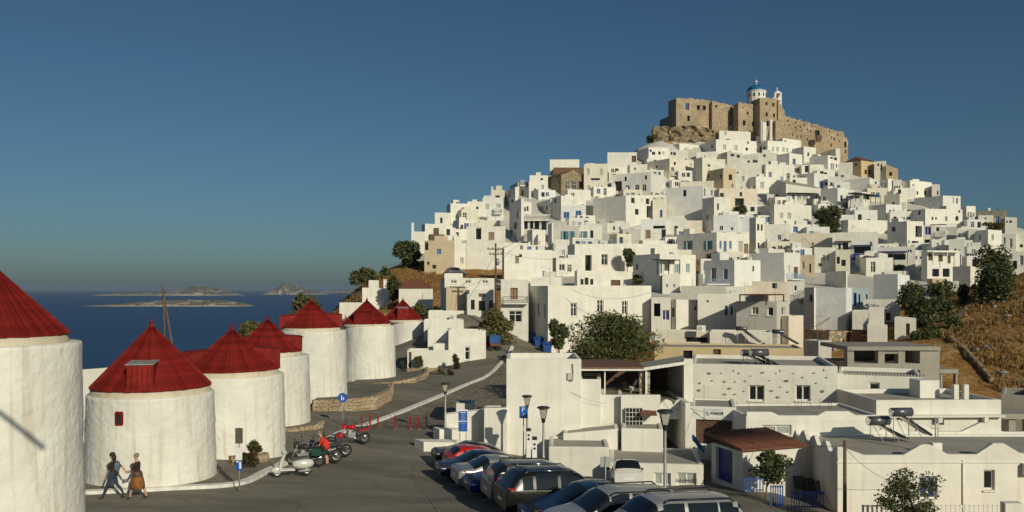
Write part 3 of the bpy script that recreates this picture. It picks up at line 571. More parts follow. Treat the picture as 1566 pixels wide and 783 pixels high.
def ground_mat():
    m, n, b = nodes('dry_ground'); N = n.nodes; L = n.links; b.inputs['Roughness'].default_value = 1; b.inputs['Specular IOR Level'].default_value = 0
    tc = N.new('ShaderNodeTexCoord')
    def nz(s, d=8): q = N.new('ShaderNodeTexNoise'); q.inputs['Scale'].default_value = s; q.inputs['Detail'].default_value = d; q.inputs['Roughness'].default_value = .65; L.new(tc.outputs['Object'], q.inputs['Vector']); return q
    a, c, d = nz(.12), nz(1.3), nz(6)
    r = N.new('ShaderNodeValToRGB'); e = r.color_ramp.elements; e[0].position = .32; e[1].position = .68
    e[0].color = (.33, .20, .085, 1); e[1].color = (.50, .36, .18, 1); x = e.new(.5); x.color = (.40, .225, .085, 1); L.new(a.outputs[0], r.inputs[0])
    r2 = N.new('ShaderNodeValToRGB'); e = r2.color_ramp.elements; e[0].position = .35; e[1].position = .66; e[0].color = (.45, .4, .36, 1); e[1].color = (1.15, 1.1, 1.0, 1); L.new(c.outputs[0], r2.inputs[0])
    mx = N.new('ShaderNodeMix'); mx.data_type = 'RGBA'; mx.blend_type = 'MULTIPLY'; mx.inputs['Factor'].default_value = .8; L.new(r.outputs[0], mx.inputs['A']); L.new(r2.outputs[0], mx.inputs['B'])
    r3 = N.new('ShaderNodeMapRange'); r3.inputs[1].default_value = .69; r3.inputs[2].default_value = .72; L.new(d.outputs[0], r3.inputs[0])
    m2 = N.new('ShaderNodeMix'); m2.data_type = 'RGBA'; m2.inputs['B'].default_value = (.42, .38, .3, 1); L.new(r3.outputs[0], m2.inputs['Factor']); L.new(mx.outputs['Result'], m2.inputs['A'])
    L.new(m2.outputs['Result'], b.inputs['Base Color'])
    bp = N.new('ShaderNodeBump'); bp.inputs['Strength'].default_value = 1; bp.inputs['Distance'].default_value = .3; L.new(c.outputs[0], bp.inputs['Height']); L.new(bp.outputs[0], b.inputs['Normal'])
    return m
me.materials.append(ground_mat()); plaster('lanes', (.62, .59, .52), stain=(.35, .3, .22), amount=.5, bump=.3, streak=(1, 1, 1)); me.materials.append(MATS['lanes'])
hc = np.array([[h['C'].x+h['u'].x*h['wd']/2+h['v'].x*h['dp']/2, h['C'].y+h['u'].y*h['wd']/2+h['v'].y*h['dp']/2] for h in HS])
fc = np.array([vs[list(f), :2].mean(0) for f in fs]); near = np.zeros(len(fs), int)
for i in range(0, len(fs), 4000):
    d2 = ((fc[i:i+4000, None]-hc[None])**2).sum(-1); near[i:i+4000] = (np.sort(d2, 1)[:, 2] < 16.0**2)*(fc[i:i+4000, 1] > 120)
pxs = CX+F*fc[:, 0]/fc[:, 1]; near *= ~((pxs < 770)*(fc[:, 1] < 172))
me.polygons.foreach_set('material_index', near.tolist())
o = bpy.data.objects.new('terrain', me); COL.objects.link(o); struct(o)

# ---------------------------------------------------------------- sea and islands
SEA = EZ-76
def sea_mat():
    """wind-ruffled water: mostly its own blue, a little of the sky"""
    m, n, b = nodes('sea_water'); N = n.nodes; L = n.links
    b.inputs['Roughness'].default_value = 1; b.inputs['Specular IOR Level'].default_value = 0
    tc = N.new('ShaderNodeTexCoord'); mp = N.new('ShaderNodeMapping'); mp.inputs['Scale'].default_value = (.05, .09, .05); L.new(tc.outputs['Object'], mp.inputs[0])
    z = N.new('ShaderNodeTexNoise'); z.inputs['Scale'].default_value = 1; z.inputs['Detail'].default_value = 10; z.inputs['Roughness'].default_value = .6; L.new(mp.outputs[0], z.inputs['Vector'])
    bp = N.new('ShaderNodeBump'); bp.inputs['Strength'].default_value = .6; bp.inputs['Distance'].default_value = 4; L.new(z.outputs[0], bp.inputs['Height'])
    gl = N.new('ShaderNodeBsdfGlossy'); gl.inputs['Roughness'].default_value = .35; L.new(bp.outputs[0], gl.inputs['Normal'])
    m3 = N.new('ShaderNodeMapping'); m3.inputs['Scale'].default_value = (.0008, .004, 1); L.new(tc.outputs['Object'], m3.inputs[0])
    z2 = N.new('ShaderNodeTexNoise'); z2.inputs['Scale'].default_value = 1; z2.inputs['Detail'].default_value = 6; L.new(m3.outputs[0], z2.inputs['Vector'])
    r = N.new('ShaderNodeValToRGB'); e = r.color_ramp.elements; e[0].position = .35; e[1].position = .65; e[0].color = (.010, .054, .15, 1); e[1].color = (.014, .076, .205, 1); L.new(z2.outputs[0], r.inputs[0]); L.new(r.outputs[0], b.inputs['Base Color'])
    mx = N.new('ShaderNodeMixShader'); mx.inputs[0].default_value = .22; L.new(b.outputs[0], mx.inputs[1]); L.new(gl.outputs[0], mx.inputs[2]); L.new(mx.outputs[0], N['Material Output'].inputs['Surface'])
    return m
b = MB(); b.poly([(-36000, -3000, SEA), (36000, -3000, SEA), (36000, 44000, SEA), (-36000, 44000, SEA)]); struct(b.build('sea', [sea_mat()]))
plain('island', (.21, .18, .13), rough=1, var=.45, scale=.012); plain('shore', (.36, .31, .24), rough=1, var=.2, scale=.02); plain('maquis', (.09, .085, .055), rough=1, var=.5, scale=.03)
def island(name, label, xa, xb, ywater, prof, dz):
    D = (EZ-SEA)*F/(ywater-HY); k = D/F; Lx = (xb-xa)*k
    n, q = 90, 26; xs = np.interp(np.linspace(0, 1, n), [p[0] for p in prof], [p[0] for p in prof])
    b = MB(); grid = []
    for i in range(n):
        s = i/(n-1); top = float(np.interp(s, [p[0] for p in prof], [p[1] for p in prof]))*k
        row = []
        for j in range(q):
            t = j/(q-1); f = math.sin(math.pi*min(1, max(0, t)))**.7*min(1, math.sin(math.pi*s)**.35+.001)
            x = (xa-CX)*k+s*Lx; y = D+(t-.15)*dz
            nz_ = mnoise.fractal(Vector((x/Lx*9, y/dz*4, 1.3)), .8, 2.1, 5)
            z = SEA-1+(top+k*.3)*f*(1+.35*nz_)
            row.append((x, y+nz_*dz*.05, z))
        grid.append(row)
    for i in range(n-1):
        for j in range(q-1):
            pts = [grid[i][j], grid[i+1][j], grid[i+1][j+1], grid[i][j+1]]; zz = sum(p[2] for p in pts)/4-SEA
            mi = 1 if zz < 1.6*k or mnoise.noise(Vector((i*.12, j*.3, 2))) > .33 else (2 if mnoise.noise(Vector((i*.9, j*.9, 5))) > .0 else 0)
            b.poly(pts, mi, True)
    o = b.build(name, ['island', 'shore', 'maquis']); struct(o); return o
island('island', '', 115, 380, 468.5, [(0, .6), (.1, 2), (.2, 4), (.35, 6.5), (.5, 8), (.6, 8.5), (.75, 9), (.88, 9.5), (.95, 9), (1, 1)], 160)
island('island', '', 137, 349, 452, [(0, 1), (.06, 4), (.2, 6), (.45, 5), (.6, 9), (.72, 15), (.8, 16), (.88, 12), (.95, 9), (1, .6)], 900)
island('island', '', 400, 494, 450.5, [(0, 1), (.1, 9), (.25, 18), (.35, 19), (.45, 14), (.6, 8), (.8, 4), (1, .5)], 900)
island('island', '', 470, 640, 447.5, [(0, .5), (.2, 4), (.5, 7), (.8, 9), (1, 4)], 1800)
# ---------------------------------------------------------------- house builder
WST = {'k': ('glass', None, None), 'w': ('glass', 'frame', None), 'g': ('greyshut', 'frame', None), 'b': ('blue', 'lightblue', None), 'B': ('deepblue', 'frame', None),
       't': ('teal', 'frame', None), 'T': ('glass', 'frame', 'teal'), 'd': ('wood', None, None), 'n': ('tanwood', 'wood', None), 'G': ('green', 'frame', None), 'r': ('glass', None, None), 'C': ('deepblue', None, None)}  # r: deep recess, its dark back pane stands in for shade
def facade(mb, o, du, nrm, wid, z0, ztf, ops, inset=.16, m=0):
    """vertical wall with real openings and reveals; ops: (s0, s1, z0, z1, depth)"""
    ss = sorted({0.0, wid}|{q for p in ops for q in p[:2]}); zmax = ztf(0)
    zs = sorted({z0}|{q for p in ops for q in p[2:4]})
    def pt(s, z): return (o.x+du.x*s, o.y+du.y*s, z)
    for a, b in zip(ss[:-1], ss[1:]):
        if b-a < 1e-4: continue
        col = zs+[None]
        for c, d in zip(col[:-1], col[1:]):
            mid = ((a+b)/2, (c+d)/2 if d is not None else None)
            if d is not None and any(p[0] < mid[0] < p[1] and p[2] < mid[1] < p[3] for p in ops): continue
            za, zb = (min(d, ztf(a)), min(d, ztf(b))) if d is not None else (ztf(a), ztf(b))
            if za <= c and zb <= c: continue
            mb.poly([pt(a, min(c, za)), pt(b, min(c, zb)), pt(b, zb), pt(a, za)], m)
    for s0, s1, c, d, dep in ops:
        q = Vector((nrm.x, nrm.y, 0))*-dep; k = [Vector(pt(s0, c)), Vector(pt(s1, c)), Vector(pt(s1, d)), Vector(pt(s0, d))]
        for i in range(4): a, b = k[i], k[(i+1) % 4]; mb.poly([a, b, b+q, a+q], m)
def put_window(root, o, du, nrm, s0, s1, z0, z1, st, dep, small=False):
    pane, fr, shut = WST[st]; isdoor = st in 'dBC' and (z1-z0) > 1.35*(s1-s0)
    n3 = Vector((nrm.x, nrm.y, 0)); d3 = Vector((du.x, du.y, 0)); base = Vector((o.x, o.y, 0))+d3*s0-n3*(dep+.03)
    b = MB(); b.obox(base+Vector((0, 0, z0)), d3*(s1-s0), n3*.03, (0, 0, z1-z0))
    W = b.build('door' if isdoor else 'window', pane, root)
    if st == 'r':
        return W
    if fr and not small:
        b = MB(); t = min(.09, (s1-s0)*.16); f0 = base+n3*.031
        for c, x, z in ((Vector((0, 0, z0)), s1-s0, t), (Vector((0, 0, z1-t)), s1-s0, t)): b.obox(f0+c, d3*x, n3*.06, (0, 0, z))
        for x in (0, s1-s0-t): b.obox(f0+d3*x+Vector((0, 0, z0+t)), d3*t, n3*.06, (0, 0, z1-z0-2*t))
        if s1-s0 > .7: b.obox(f0+d3*((s1-s0)/2-t/2)+Vector((0, 0, z0+t)), d3*t, n3*.055, (0, 0, z1-z0-2*t))
        if st == 'w' and z1-z0 > 1.3: b.obox(f0+d3*t+Vector((0, 0, z0+(z1-z0)*.64)), d3*(s1-s0-2*t), n3*.05, (0, 0, t*.7))
        b.build('frame', fr, W)
    if not isdoor and not small and st in 'wgbtTn':
        b = MB(); b.obox(base+n3*(dep-.02)+d3*-.06+Vector((0, 0, z0-.08)), d3*(s1-s0+.12), n3*.14, (0, 0, .075)); b.build('sill', 'frame', W)
    if shut:
        for x in (-(s1-s0)*.62, (s1-s0)*1.04):
            b = MB(); b.obox(base+n3*(dep+.035)+d3*x+Vector((0, 0, z0)), d3*(s1-s0)*.58, n3*.04, (0, 0, z1-z0)); b.build('shutter', shut, W)
    return W
def railing(mb, p0, p1, h, step=.14, m=0, r=.018):
    p0, p1 = Vector(p0), Vector(p1); L = (p1-p0).length; n = max(2, int(L/step)); up = Vector((0, 0, h))
    mb.tube(p0+up, p1+up, r*1.3, n=5, m=m); mb.tube(p0+Vector((0, 0, .08)), p1+Vector((0, 0, .08)), r, n=5, m=m)
    for i in range(n+1): q = p0.lerp(p1, i/n); mb.tube(q, q+up, r, n=4, m=m, cap=False)
def face_s(o, du, px):
    a = (px-CX)/F; return (a*o.y-o.x)/(du.x-a*du.y)
def zat(o, du, s, py): return EZ+(HY-py)*(o.y+du.y*s)/F
ALLH = []
plain('pot_leaf', (.06, .085, .03), rough=.8, var=.4)
def build_house(h, name='house', cat='house', wallname='wall'):
    C, u, v, wd, dp, zt, ztr = (h[k] for k in ('C', 'u', 'v', 'wd', 'dp', 'zt', 'ztr'))
    nf, nl = Vector((u.y, -u.x, 0)), -u
    corners = [C, C+u*wd, C+u*wd+v*dp, C+v*dp]
    z0 = min(min(H(p.x, p.y) for p in corners)-.8, C.z-.6, zt-2.2)
    zg = max(z0+.5, min(C.z, zt-1))
    root = thing(name, '', cat, (C.x, C.y, z0)); h['root'] = root
    far = h['D'] > 130
    opsF, opsL, wl = [], [], []
    for (x, y, w_, hh, st) in h['wins']:
        left = x < h['xc']-.01 and h['xc']-h['xl'] > 2.2
        du, nr, Wd, ops = (v, nl, dp, opsL) if left else (u, nf, wd, opsF)
        if far and st != 'r': w_ += .7; hh += .7
        s0, s1 = sorted((face_s(C, du, x-w_/2), face_s(C, du, x+w_/2)))
        s0, s1 = max(.12, s0), min(Wd-.12, s1)
        if s1-s0 < .2: continue
        sm = (s0+s1)/2; a, b = zat(C, du, sm, y+hh/2), zat(C, du, sm, y-hh/2)
        top = zt+(ztr-zt)*sm/wd if not left else zt
        b = min(b, top-.15); a = max(a, z0+.05)
        if b-a < .2: continue
        dep = 1.3 if st == 'r' else (.2 if not far else .24)
        if any(s0 < p[1]+.02 and p[0] < s1+.02 and a < p[3]+.02 and p[2] < b+.02 for p in ops): continue
        ops.append((s0, s1, a, b, dep)); wl.append((C, du, nr, s0, s1, a, b, st, dep, (s1-s0) < .42 and far))
    rg = random.Random(int(h['xc']*5+h['yt']*3))
    if h['D'] > 112 and not h.get('ba') and not h.get('ca'):
        for du, nr, Wd, ops in ((u, nf, wd, opsF), (v, nl, dp, opsL)):
            if Wd < 2.5: continue
            for _ in range(2 if Wd*(zt-zg) > 16*(len(ops)+1) else 1):
                if rg.random() < .5: continue
                w_, hh = rg.uniform(.55, .95), rg.choice((.7, 1.1, 1.3, 1.9)); s0 = rg.uniform(.4, max(.41, Wd-w_-.4)); a = zg+rg.choice((.9, 1.0, 3.3))+rg.uniform(0, .3); b = a+hh
                if b > min(zt, ztr)-.5 or s0+w_ > Wd-.2 or any(s0 < p[1]+.5 and p[0] < s0+w_+.5 and a < p[3]+.4 and p[2] < b+.4 for p in ops): continue
                ops.append((s0, s0+w_, a, b, .24)); wl.append((C, du, nr, s0, s0+w_, a, b, rg.choice('kkkgbwt'), .24, w_ < .42)); h['wins'].append((0, 0, 0, 0, wl[-1][7]))
    mb = MB(); par = float(h.get('par', .38)); ro = h.get('ro', 'flat'); tk = .24
    zf = lambda s: zt+(ztr-zt)*s/wd
    facade(mb, C, u, nf, wd, z0, zf, opsF); facade(mb, C, v, nl, dp, z0, lambda s: zt, opsL)
    A3, B3, D3 = C+u*wd, C+u*wd+v*dp, C+v*dp
    def q(p, z): return Vector((p.x, p.y, z))
    mb.poly([q(A3, z0), q(B3, z0), q(B3, ztr), q(A3, ztr)]); mb.poly([q(D3, z0), q(B3, z0), q(B3, ztr), q(D3, zt)])
    if ro == 'flat':
        i0, i1, i2, i3 = C+(u+v)*tk, A3+(v-u)*tk, B3-(u+v)*tk, D3+(u-v)*tk
        O, I = [C, A3, B3, D3], [i0, i1, i2, i3]; Z = [zt, ztr, ztr, zt]
        for k in range(4):
            a, b = k, (k+1) % 4
            mb.poly([q(O[a], Z[a]), q(O[b], Z[b]), q(I[b], Z[b]), q(I[a], Z[a])]); mb.poly([q(I[a], Z[a]), q(I[b], Z[b]), q(I[b], Z[b]-par), q(I[a], Z[a]-par)])
        rb = MB(); rb.poly([q(I[k], Z[k]-par) for k in range(4)])
    else:
        rb = MB(); rh = h.get('rh'); rh = float(rh) if rh else min(1.6, wd*.28 if ro != 'gl' else dp*.22); e = .2
        if ro == 'gr':     # gable on the front, ridge along v
            m0, m1 = q(C+u*wd/2, zt+rh), q(D3+u*wd/2, zt+rh); mb.poly([q(C, zt), q(A3, zt), m0]); mb.poly([q(D3, zt), q(B3, zt), m1])
            for a, b, sg in ((C, D3, -1), (A3, B3, 1)):
                f, g = q(a+u*sg*e-v*e, zt-.1), q(b+u*sg*e+v*e, zt-.1); rb.hexa([f, g, m1+v*e, m0-v*e], [f+Vector((0, 0, .12)), g+Vector((0, 0, .12)), m1+v*e+Vector((0, 0, .14)), m0-v*e+Vector((0, 0, .14))])
        elif ro == 'gl':   # gable on the left side, ridge along u
            m0, m1 = q(C+v*dp/2, zt+rh), q(A3+v*dp/2, ztr+rh); mb.poly([q(C, zt), q(D3, zt), m0]); mb.poly([q(A3, ztr), q(B3, ztr), m1])
            for a, b in ((C, A3), (D3, B3)):
                f, g = q(a, zt+.01), q(b, ztr+.01); rb.hexa([f, g, m1, m0], [x+Vector((0, 0, .1)) for x in (f, g, m1, m0)])
        else:              # hip
            m0, m1 = q(C+u*wd*.32+v*dp/2, zt+rh), q(C+u*wd*.68+v*dp/2, zt+rh); k = [q(C-(u+v)*e, zt+.02), q(A3+(u-v)*e, zt+.02), q(B3+(u+v)*e, zt+.02), q(D3+(v-u)*e, zt+.02)]
            rb.poly([k[0], k[1], m1, m0]); rb.poly([k[1], k[2], m1]); rb.poly([k[2], k[3], m0, m1]); rb.poly([k[3], k[0], m0]); rb.poly(k[::-1])
    Wl = mb.build(wallname, h['m'], root)
    rb.build('roof', h.get('rc', 'rooftop'), root)
    for k in wl: put_window(root, *k)
    for it in filter(None, h.get('ch', '').split('+')):
        x, y = map(float, it.split('/')); s = min(max(face_s(C, u, x), .3), wd-.3); p = C+u*s+v*.5
        b = MB(); zz = zat(C, u, s, y); b.box((p.x, p.y, (zt-.3+zz)/2), (.5, .5, zz-zt+.3), rz=math.atan2(u.y, u.x)); b.box((p.x, p.y, zz+.03), (.62, .62, .1), rz=math.atan2(u.y, u.x)); b.build('chimney', h['m'] if h['m'] != 'rubble' else 'white', root)
    for it in filter(None, h.get('ba', '').split('+')):
        x0, x1, ya, yb_, mm = it.split('/'); x0, x1, ya, yb_ = map(float, (x0, x1, ya, yb_))
        if mm == 'x': continue
        s0, s1 = face_s(C, u, x0), face_s(C, u, x1); zb, zr = zat(C, u, s0, yb_), zat(C, u, s0, ya)
        ontop = zb > zt-.6
        if ontop: zb = zt+.0; zr = max(zr, zt+.8); out = -.12
        else: out = .95
        p0, p1 = C+u*s0+nf*out, C+u*s1+nf*out; zr = max(zr, zb+.75); zr = min(zr, zb+1.3)
        if not ontop:
            b = MB(); b.obox(q(C+u*s0+nf*.005, zb-.16), u*(s1-s0), nf*out, (0, 0, .16)); SL = b.build('balcony', 'frame' if mm not in ('wood',) else 'wood', root)
        b = MB(); ends = [(p0, p1)] if ontop else [(q(C+u*s0, 0)+nf*.02, p0), (p0, p1), (p1, q(C+u*s1, 0)+nf*.02)]
        for a, c in ends:
            if mm in ('iron', 'teal', 'green', 'lightblue'): railing(b, q(a, zb), q(c, zb), zr-zb, step=.16)
            elif mm == 'frame': railing(b, q(a, zb), q(c, zb), zr-zb, step=.3, r=.06)
            else:
                dd = (q(c, 0)-q(a, 0)); t = Vector((-dd.y, dd.x, 0)).normalized()*.05; b.obox(q(a, zb), dd, t, (0, 0, zr-zb))
        b.build('railing', mm, root if ontop else SL)
    for it in filter(None, h.get('ca', '').split('+')):
        x0, x1, ya, dd, mm = it.split('/'); x0, x1, ya, dd = map(float, (x0, x1, ya, dd))
        s0, s1 = face_s(C, u, x0), face_s(C, u, x1); z = zat(C, u, s0, ya)
        if z > zt+.2:
            b = MB(); o_ = C+u*s0+v*.4; b.obox(q(o_, z), u*(s1-s0), v*min(dd, dp-.6), (0, 0, .14)); K = b.build('canopy', mm, root); b = MB()
            for s in (0, s1-s0-.12):
                for t in (0, min(dd, dp-.6)-.12):
                    b.obox(q(o_+u*s+v*t, zt-par+.0), u*.12, v*.12, (0, 0, z-zt+par))
                    b.build('post', mm, K); b = MB()
        else:
            b = MB(); o_ = C+u*s0+nf*.01; b.obox(q(o_, z), u*(s1-s0), nf*dd*.7, (0, 0, .13)); K = b.build('canopy', mm, root); b = MB()
            n = max(2, int((s1-s0)/2.2)+1)
            for i in range(n):
                s = (s1-s0-.1)*i/(n-1); b.obox(q(o_+u*s+nf*(dd*.7-.12), z-2.2), u*.1, nf*.1, (0, 0, 2.2))
                b.build('post', mm if mm != 'blue' else 'lightblue', K); b = MB()
    # stair heads, tanks and pots that crowd the flat roofs
    rg = random.Random(int(h['xc']*7+h['yt']*13))
    if ro == 'flat' and h['D'] > 84 and wd > 3.5 and dp > 2.6:
        rzz = math.atan2(u.y, u.x)
        if rg.random() < .5:
            a_, b_, hh_ = rg.uniform(1.3, min(2.6, wd*.5)), rg.uniform(1.2, min(2.2, dp*.6)), rg.uniform(.9, 1.7); p = C+u*rg.uniform(a_/2+.3, wd-a_/2-.3)+v*(dp-b_/2-.25)
            b = MB(); b.box((p.x, p.y, zt-par+hh_/2), (a_, b_, hh_), rz=rzz); b.build('stair_head', h['m'] if h['m'] not in ('rubble', 'brick', 'greystone', 'brownroof') else 'white', root)
        if rg.random() < .3:
            p = C+u*rg.uniform(.6, wd-.6)+v*rg.uniform(.6, dp-.5); b = MB(); b.tube((p.x, p.y, zt-par), (p.x, p.y, zt-par+rg.uniform(.7, 1.1)), .38, n=12); b.build('water_tank', rg.choice(['frame', 'greyshut', 'tank']), root)
        if rg.random() < .35:
            p = C+u*rg.uniform(.5, wd-.5)+v*rg.uniform(.4, dp-.5); b = MB(); b.tube((p.x, p.y, zt-par), (p.x, p.y, zt+rg.uniform(1.0, 2.2)), .03, n=5); b.tube((p.x-.5, p.y, zt+.95), (p.x+.5, p.y+.1, zt+.95), .018, n=4); b.build('aerial', 'galv', root)
        for _ in range(rg.choice((0, 0, 0, 1)) if h['D'] > 140 else 0):
            s_ = rg.uniform(.3, wd-.3); p = C+u*s_+v*.13; b = MB(); b.lathe((p.x, p.y, zf(s_)), [(.1, 0), (.16, .25)], n=8); b.sphere((p.x, p.y, zf(s_)+.34), 1, 6, 4, m=1, sq=(.22, .2, .16)); b.build('flower_pot', ['brownroof', 'pot_leaf'], root)
    if h['D'] < 112:
        bm = bmesh.new(); bm.from_mesh(Wl.data); bmesh.ops.remove_doubles(bm, verts=bm.verts, dist=.002); bmesh.ops.recalc_face_normals(bm, faces=bm.faces); bm.to_mesh(Wl.data); bm.free()
        md = Wl.modifiers.new('worn_edges', 'BEVEL'); md.width = .05; md.segments = 2; md.limit_method = 'ANGLE'; md.angle_limit = R(50); md.harden_normals = False
    ALLH.append(h); return root
for h in HS: build_house(h)

# modest plain houses that fill the lanes between the ones singled out above
foot = [(h['C']+h['u']*h['wd']/2+h['v']*h['dp']/2, max(h['wd'], h['dp'])/2) for h in ALLH]
rf = random.Random(11)
SKX = [600, 628, 650, 664, 690, 738, 770, 792, 810, 841, 886, 929, 973, 1040, 1300, 1372, 1379, 1425, 1437, 1468, 1471, 1492, 1540, 1555, 1600]; SKY = [360, 354, 342, 325, 311, 302, 288, 277, 268, 250, 248, 233, 226, 215, 242, 262, 276, 281, 300, 301, 315, 323, 331, 354, 356]
FILL = []
for D in (282, 274, 266, 258, 250, 242, 234, 226, 218, 210, 203, 196, 188, 181, 174, 166, 158, 150, 142):
    x = -70.0
    while x < 165:
        x += rf.uniform(7, 11); Y = D+rf.uniform(-3, 3); px = CX+F*x/Y
        z = H(x, Y); py = HY-(z-EZ)*F/Y
        if not (650 < px < 1562) or py > 425: continue
        if px < 800 and py > 372: continue
        if any((Vector((x, Y, 0))-Vector((c.x, c.y, 0))).length < r+1.5 for c, r in foot): continue
        wdt = rf.uniform(4, 6.5); hgt = rf.uniform(2.6, 3.6)
        hh = dict(xl=px-rf.uniform(6, 16), xc=px-4, xr=px-4+wdt*F/Y, yt=py-hgt*F/Y, yb=py, D=Y, m=rf.choice(['white', 'white', 'white', 'white', 'cream', 'bluish', 'rough']), wins=[])
        for k in range(rf.choice((1, 2, 2, 3))): hh['wins'].append((hh['xc']+wdt*F/Y*(.2+.27*k+rf.uniform(0, .08)), py-rf.uniform(1.5, 1.8)*F/Y, rf.uniform(.7, 1.0)*F/Y, rf.choice((1.1, 1.3, 1.9))*F/Y, rf.choice('kkgbwwt')))
        if rf.random() < .3: hh['ch'] = f"{hh['xc']+10}/{py-hgt*F/Y-4}"
        frame_of(hh); hh['wd'] = min(hh['wd'], 8); hh['dp'] = min(hh['dp'], 7)
        if hh['yt'] < np.interp(hh['xr'], SKX, SKY)+7 or hh['yt'] < np.interp(hh['xl'], SKX, SKY)+7: continue
        FILL.append(hh); foot.append((hh['C']+hh['u']*hh['wd']/2+hh['v']*hh['dp']/2, max(hh['wd'], hh['dp'])/2))
for h in FILL: build_house(h)

# ---------------------------------------------------------------- castle and church on the summit
def castle():
    root = thing('castle', 'ruined tan stone castle with dark window holes crowning the hill town', 'castle', (75, 292, H(75, 292)))
    def block(xl, xc, xr, yt, yb, D, wins, yr=None, th=None, m='castle', d=None, back=True):
        h = dict(xl=xl, xc=xc, xr=xr, yt=yt, yb=yb, D=D, m=m, wins=[])
        if yr: h['yr'] = yr
        if th is not None: h['th'] = th
        if d: h['d'] = d
        frame_of(h); C, u, v, wd, dp, zt, ztr = (h[k] for k in ('C', 'u', 'v', 'wd', 'dp', 'zt', 'ztr')); nf, nl = Vector((u.y, -u.x, 0)), -u
        z0 = H(C.x, C.y)-6; oF, oL = [], []; pn = []
        for (x, y, w_, hh) in wins:
            left = x < xc; du, nr, Wd, ops = (v, nl, dp, oL) if left else (u, nf, wd, oF)
            s0, s1 = sorted((face_s(C, du, x-w_/2), face_s(C, du, x+w_/2))); s0, s1 = max(.2, s0), min(Wd-.2, s1)
            if s1-s0 < .15: continue
            sm = (s0+s1)/2; a, b_ = zat(C, du, sm, y+hh/2), zat(C, du, sm, y-hh/2); ops.append((s0, s1, a, b_, .7)); pn.append((C, du, nr, s0, s1, a, b_))
        mb = MB(); zf = lambda s: zt+(ztr-zt)*s/wd
        facade(mb, C, u, nf, wd, z0, zf, oF); facade(mb, C, v, nl, dp, z0, lambda s: zt, oL)
        A3, B3, D3 = C+u*wd, C+u*wd+v*dp, C+v*dp; q = lambda p, z: Vector((p.x, p.y, z))
        mb.poly([q(A3, z0), q(B3, z0), q(B3, ztr), q(A3, ztr)]); 
        if back: mb.poly([q(D3, z0), q(B3, z0), q(B3, ztr), q(D3, zt)]); mb.poly([q(C, zt), q(A3, ztr), q(B3, ztr), q(D3, zt)])
        else:
            i0, i1 = C+(u+v)*.8, A3+(v-u)*.8
            mb.poly([q(C, zt), q(A3, ztr), q(i1, ztr), q(i0, zt)]); mb.poly([q(C, zt), q(i0, zt), q(D3+u*.8, zt), q(D3, zt)])
        # crumbled crest stones along the top edge
        rg = random.Random(int(xc))
        s = .2
        while s < wd-.6:
            L_ = rg.uniform(.4, 1.3)
            if rg.random() < .55: mb.obox(q(C+u*s+v*.1, zf(s)-.15), u*min(L_, wd-s-.1), v*.6, (0, 0, .15+rg.uniform(.08, .45)))
            s += L_
        W = mb.build('wall', m, root)
        for i, k in enumerate(pn):
            if not back and i == 0: continue
            put_window(root, *k, 'k', .7, True)
        return h
    D0 = 292
    block(1009, 1027, 1036, 176, 222, D0+3, [], yr=172, th=16)
    block(1022, 1034, 1087, 150, 222, D0, [(1051, 163, 6, 10), (1068, 164.5, 4.5, 7), (1077, 165, 4.5, 7), (1053, 181, 4, 8), (1039.5, 162, 1.2, 1.2), (1039, 171, 1.2, 1.2)], yr=154, th=16, back=False)
    block(1084, 1089, 1123, 155, 222, D0+2, [(1095.5, 162.5, 3, 4), (1118.5, 165, 2.5, 4.5), (1118, 173.5, 2.2, 8), (1115.5, 181, 2.3, 4), (1117, 189, 2.5, 8), (1101, 179, 1.3, 1.5), (1102, 188, 1.3, 1.5)], yr=162, th=14)
    block(1121, 1129, 1164, 157.5, 222, D0-1, [(1137, 164.5, 1.8, 2.2), (1143.5, 173, 3.2, 4), (1155, 174.5, 3, 3.5), (1138, 188, 4, 8), (1152, 189.5, 4, 7.5), (1151.5, 167.5, 1.4, 2)], yr=160, th=14)
    block(1144, 1162, 1190, 149.5, 222, D0-2.5, [(1172, 158.5, 3, 5), (1182.5, 160, 3, 5.5), (1172.5, 175, 3.2, 6), (1183.5, 176.5, 3, 5.5), (1174, 189, 4, 8)], yr=152, th=14)
    block(1189, 1190, 1200, 153, 224, D0-1.5, [], yr=170, th=10)
    sl = [(1205, 185), (1200, 191), (1207, 191), (1217, 187), (1217, 195), (1224, 194), (1226, 200), (1230, 191), (1235, 198), (1240, 201), (1242, 193)]
    block(1194, 1195, 1265, 176, 236, D0+1, [(a, b, 1.6, 3.4) for a, b in sl]+[(1250, 203.5, 7, 8), (1212, 206, 1.5, 3), (1219, 209, 1.5, 4), (1225, 209, 1.5, 4), (1235, 213, 1.5, 4)], yr=197, th=-2)
    block(1262, 1264, 1291, 196, 240, D0+4, [(1268.5, 201, 1.6, 3), (1272, 210, 1.6, 4), (1276, 213, 2, 4), (1271, 222, 2, 5), (1281, 206, 1.6, 3), (1284, 216, 1.6, 3)], yr=204, th=8)
    block(1287, 1289, 1297, 205, 246, D0+6, [(1292, 221, 5, 9), (1293, 232, 2, 5)], yr=216, th=12)
    # white washed niche and raking buttress below the central block
    b = MB(); 
    p = P(1163, 212, 287); q_ = P(1190, 212, 287)
    for x0, x1, y0 in ((1165, 1172, 187), (1178, 1181, 183), (1164, 1166, 185)):
        a, c = P(x0, 215, 286.5), P(x1, 215, 286.5); b.hexa([a, c, c+Vector((0, 1.5, 0)), a+Vector((0, 1.5, 0))], [P(x0, y0, 286.5), P(x1, y0, 286.5), P(x1, y0, 286.5)+Vector((0, 1.5, 0)), P(x0, y0, 286.5)+Vector((0, 1.5, 0))])
    b.build('pilaster', 'white', root)
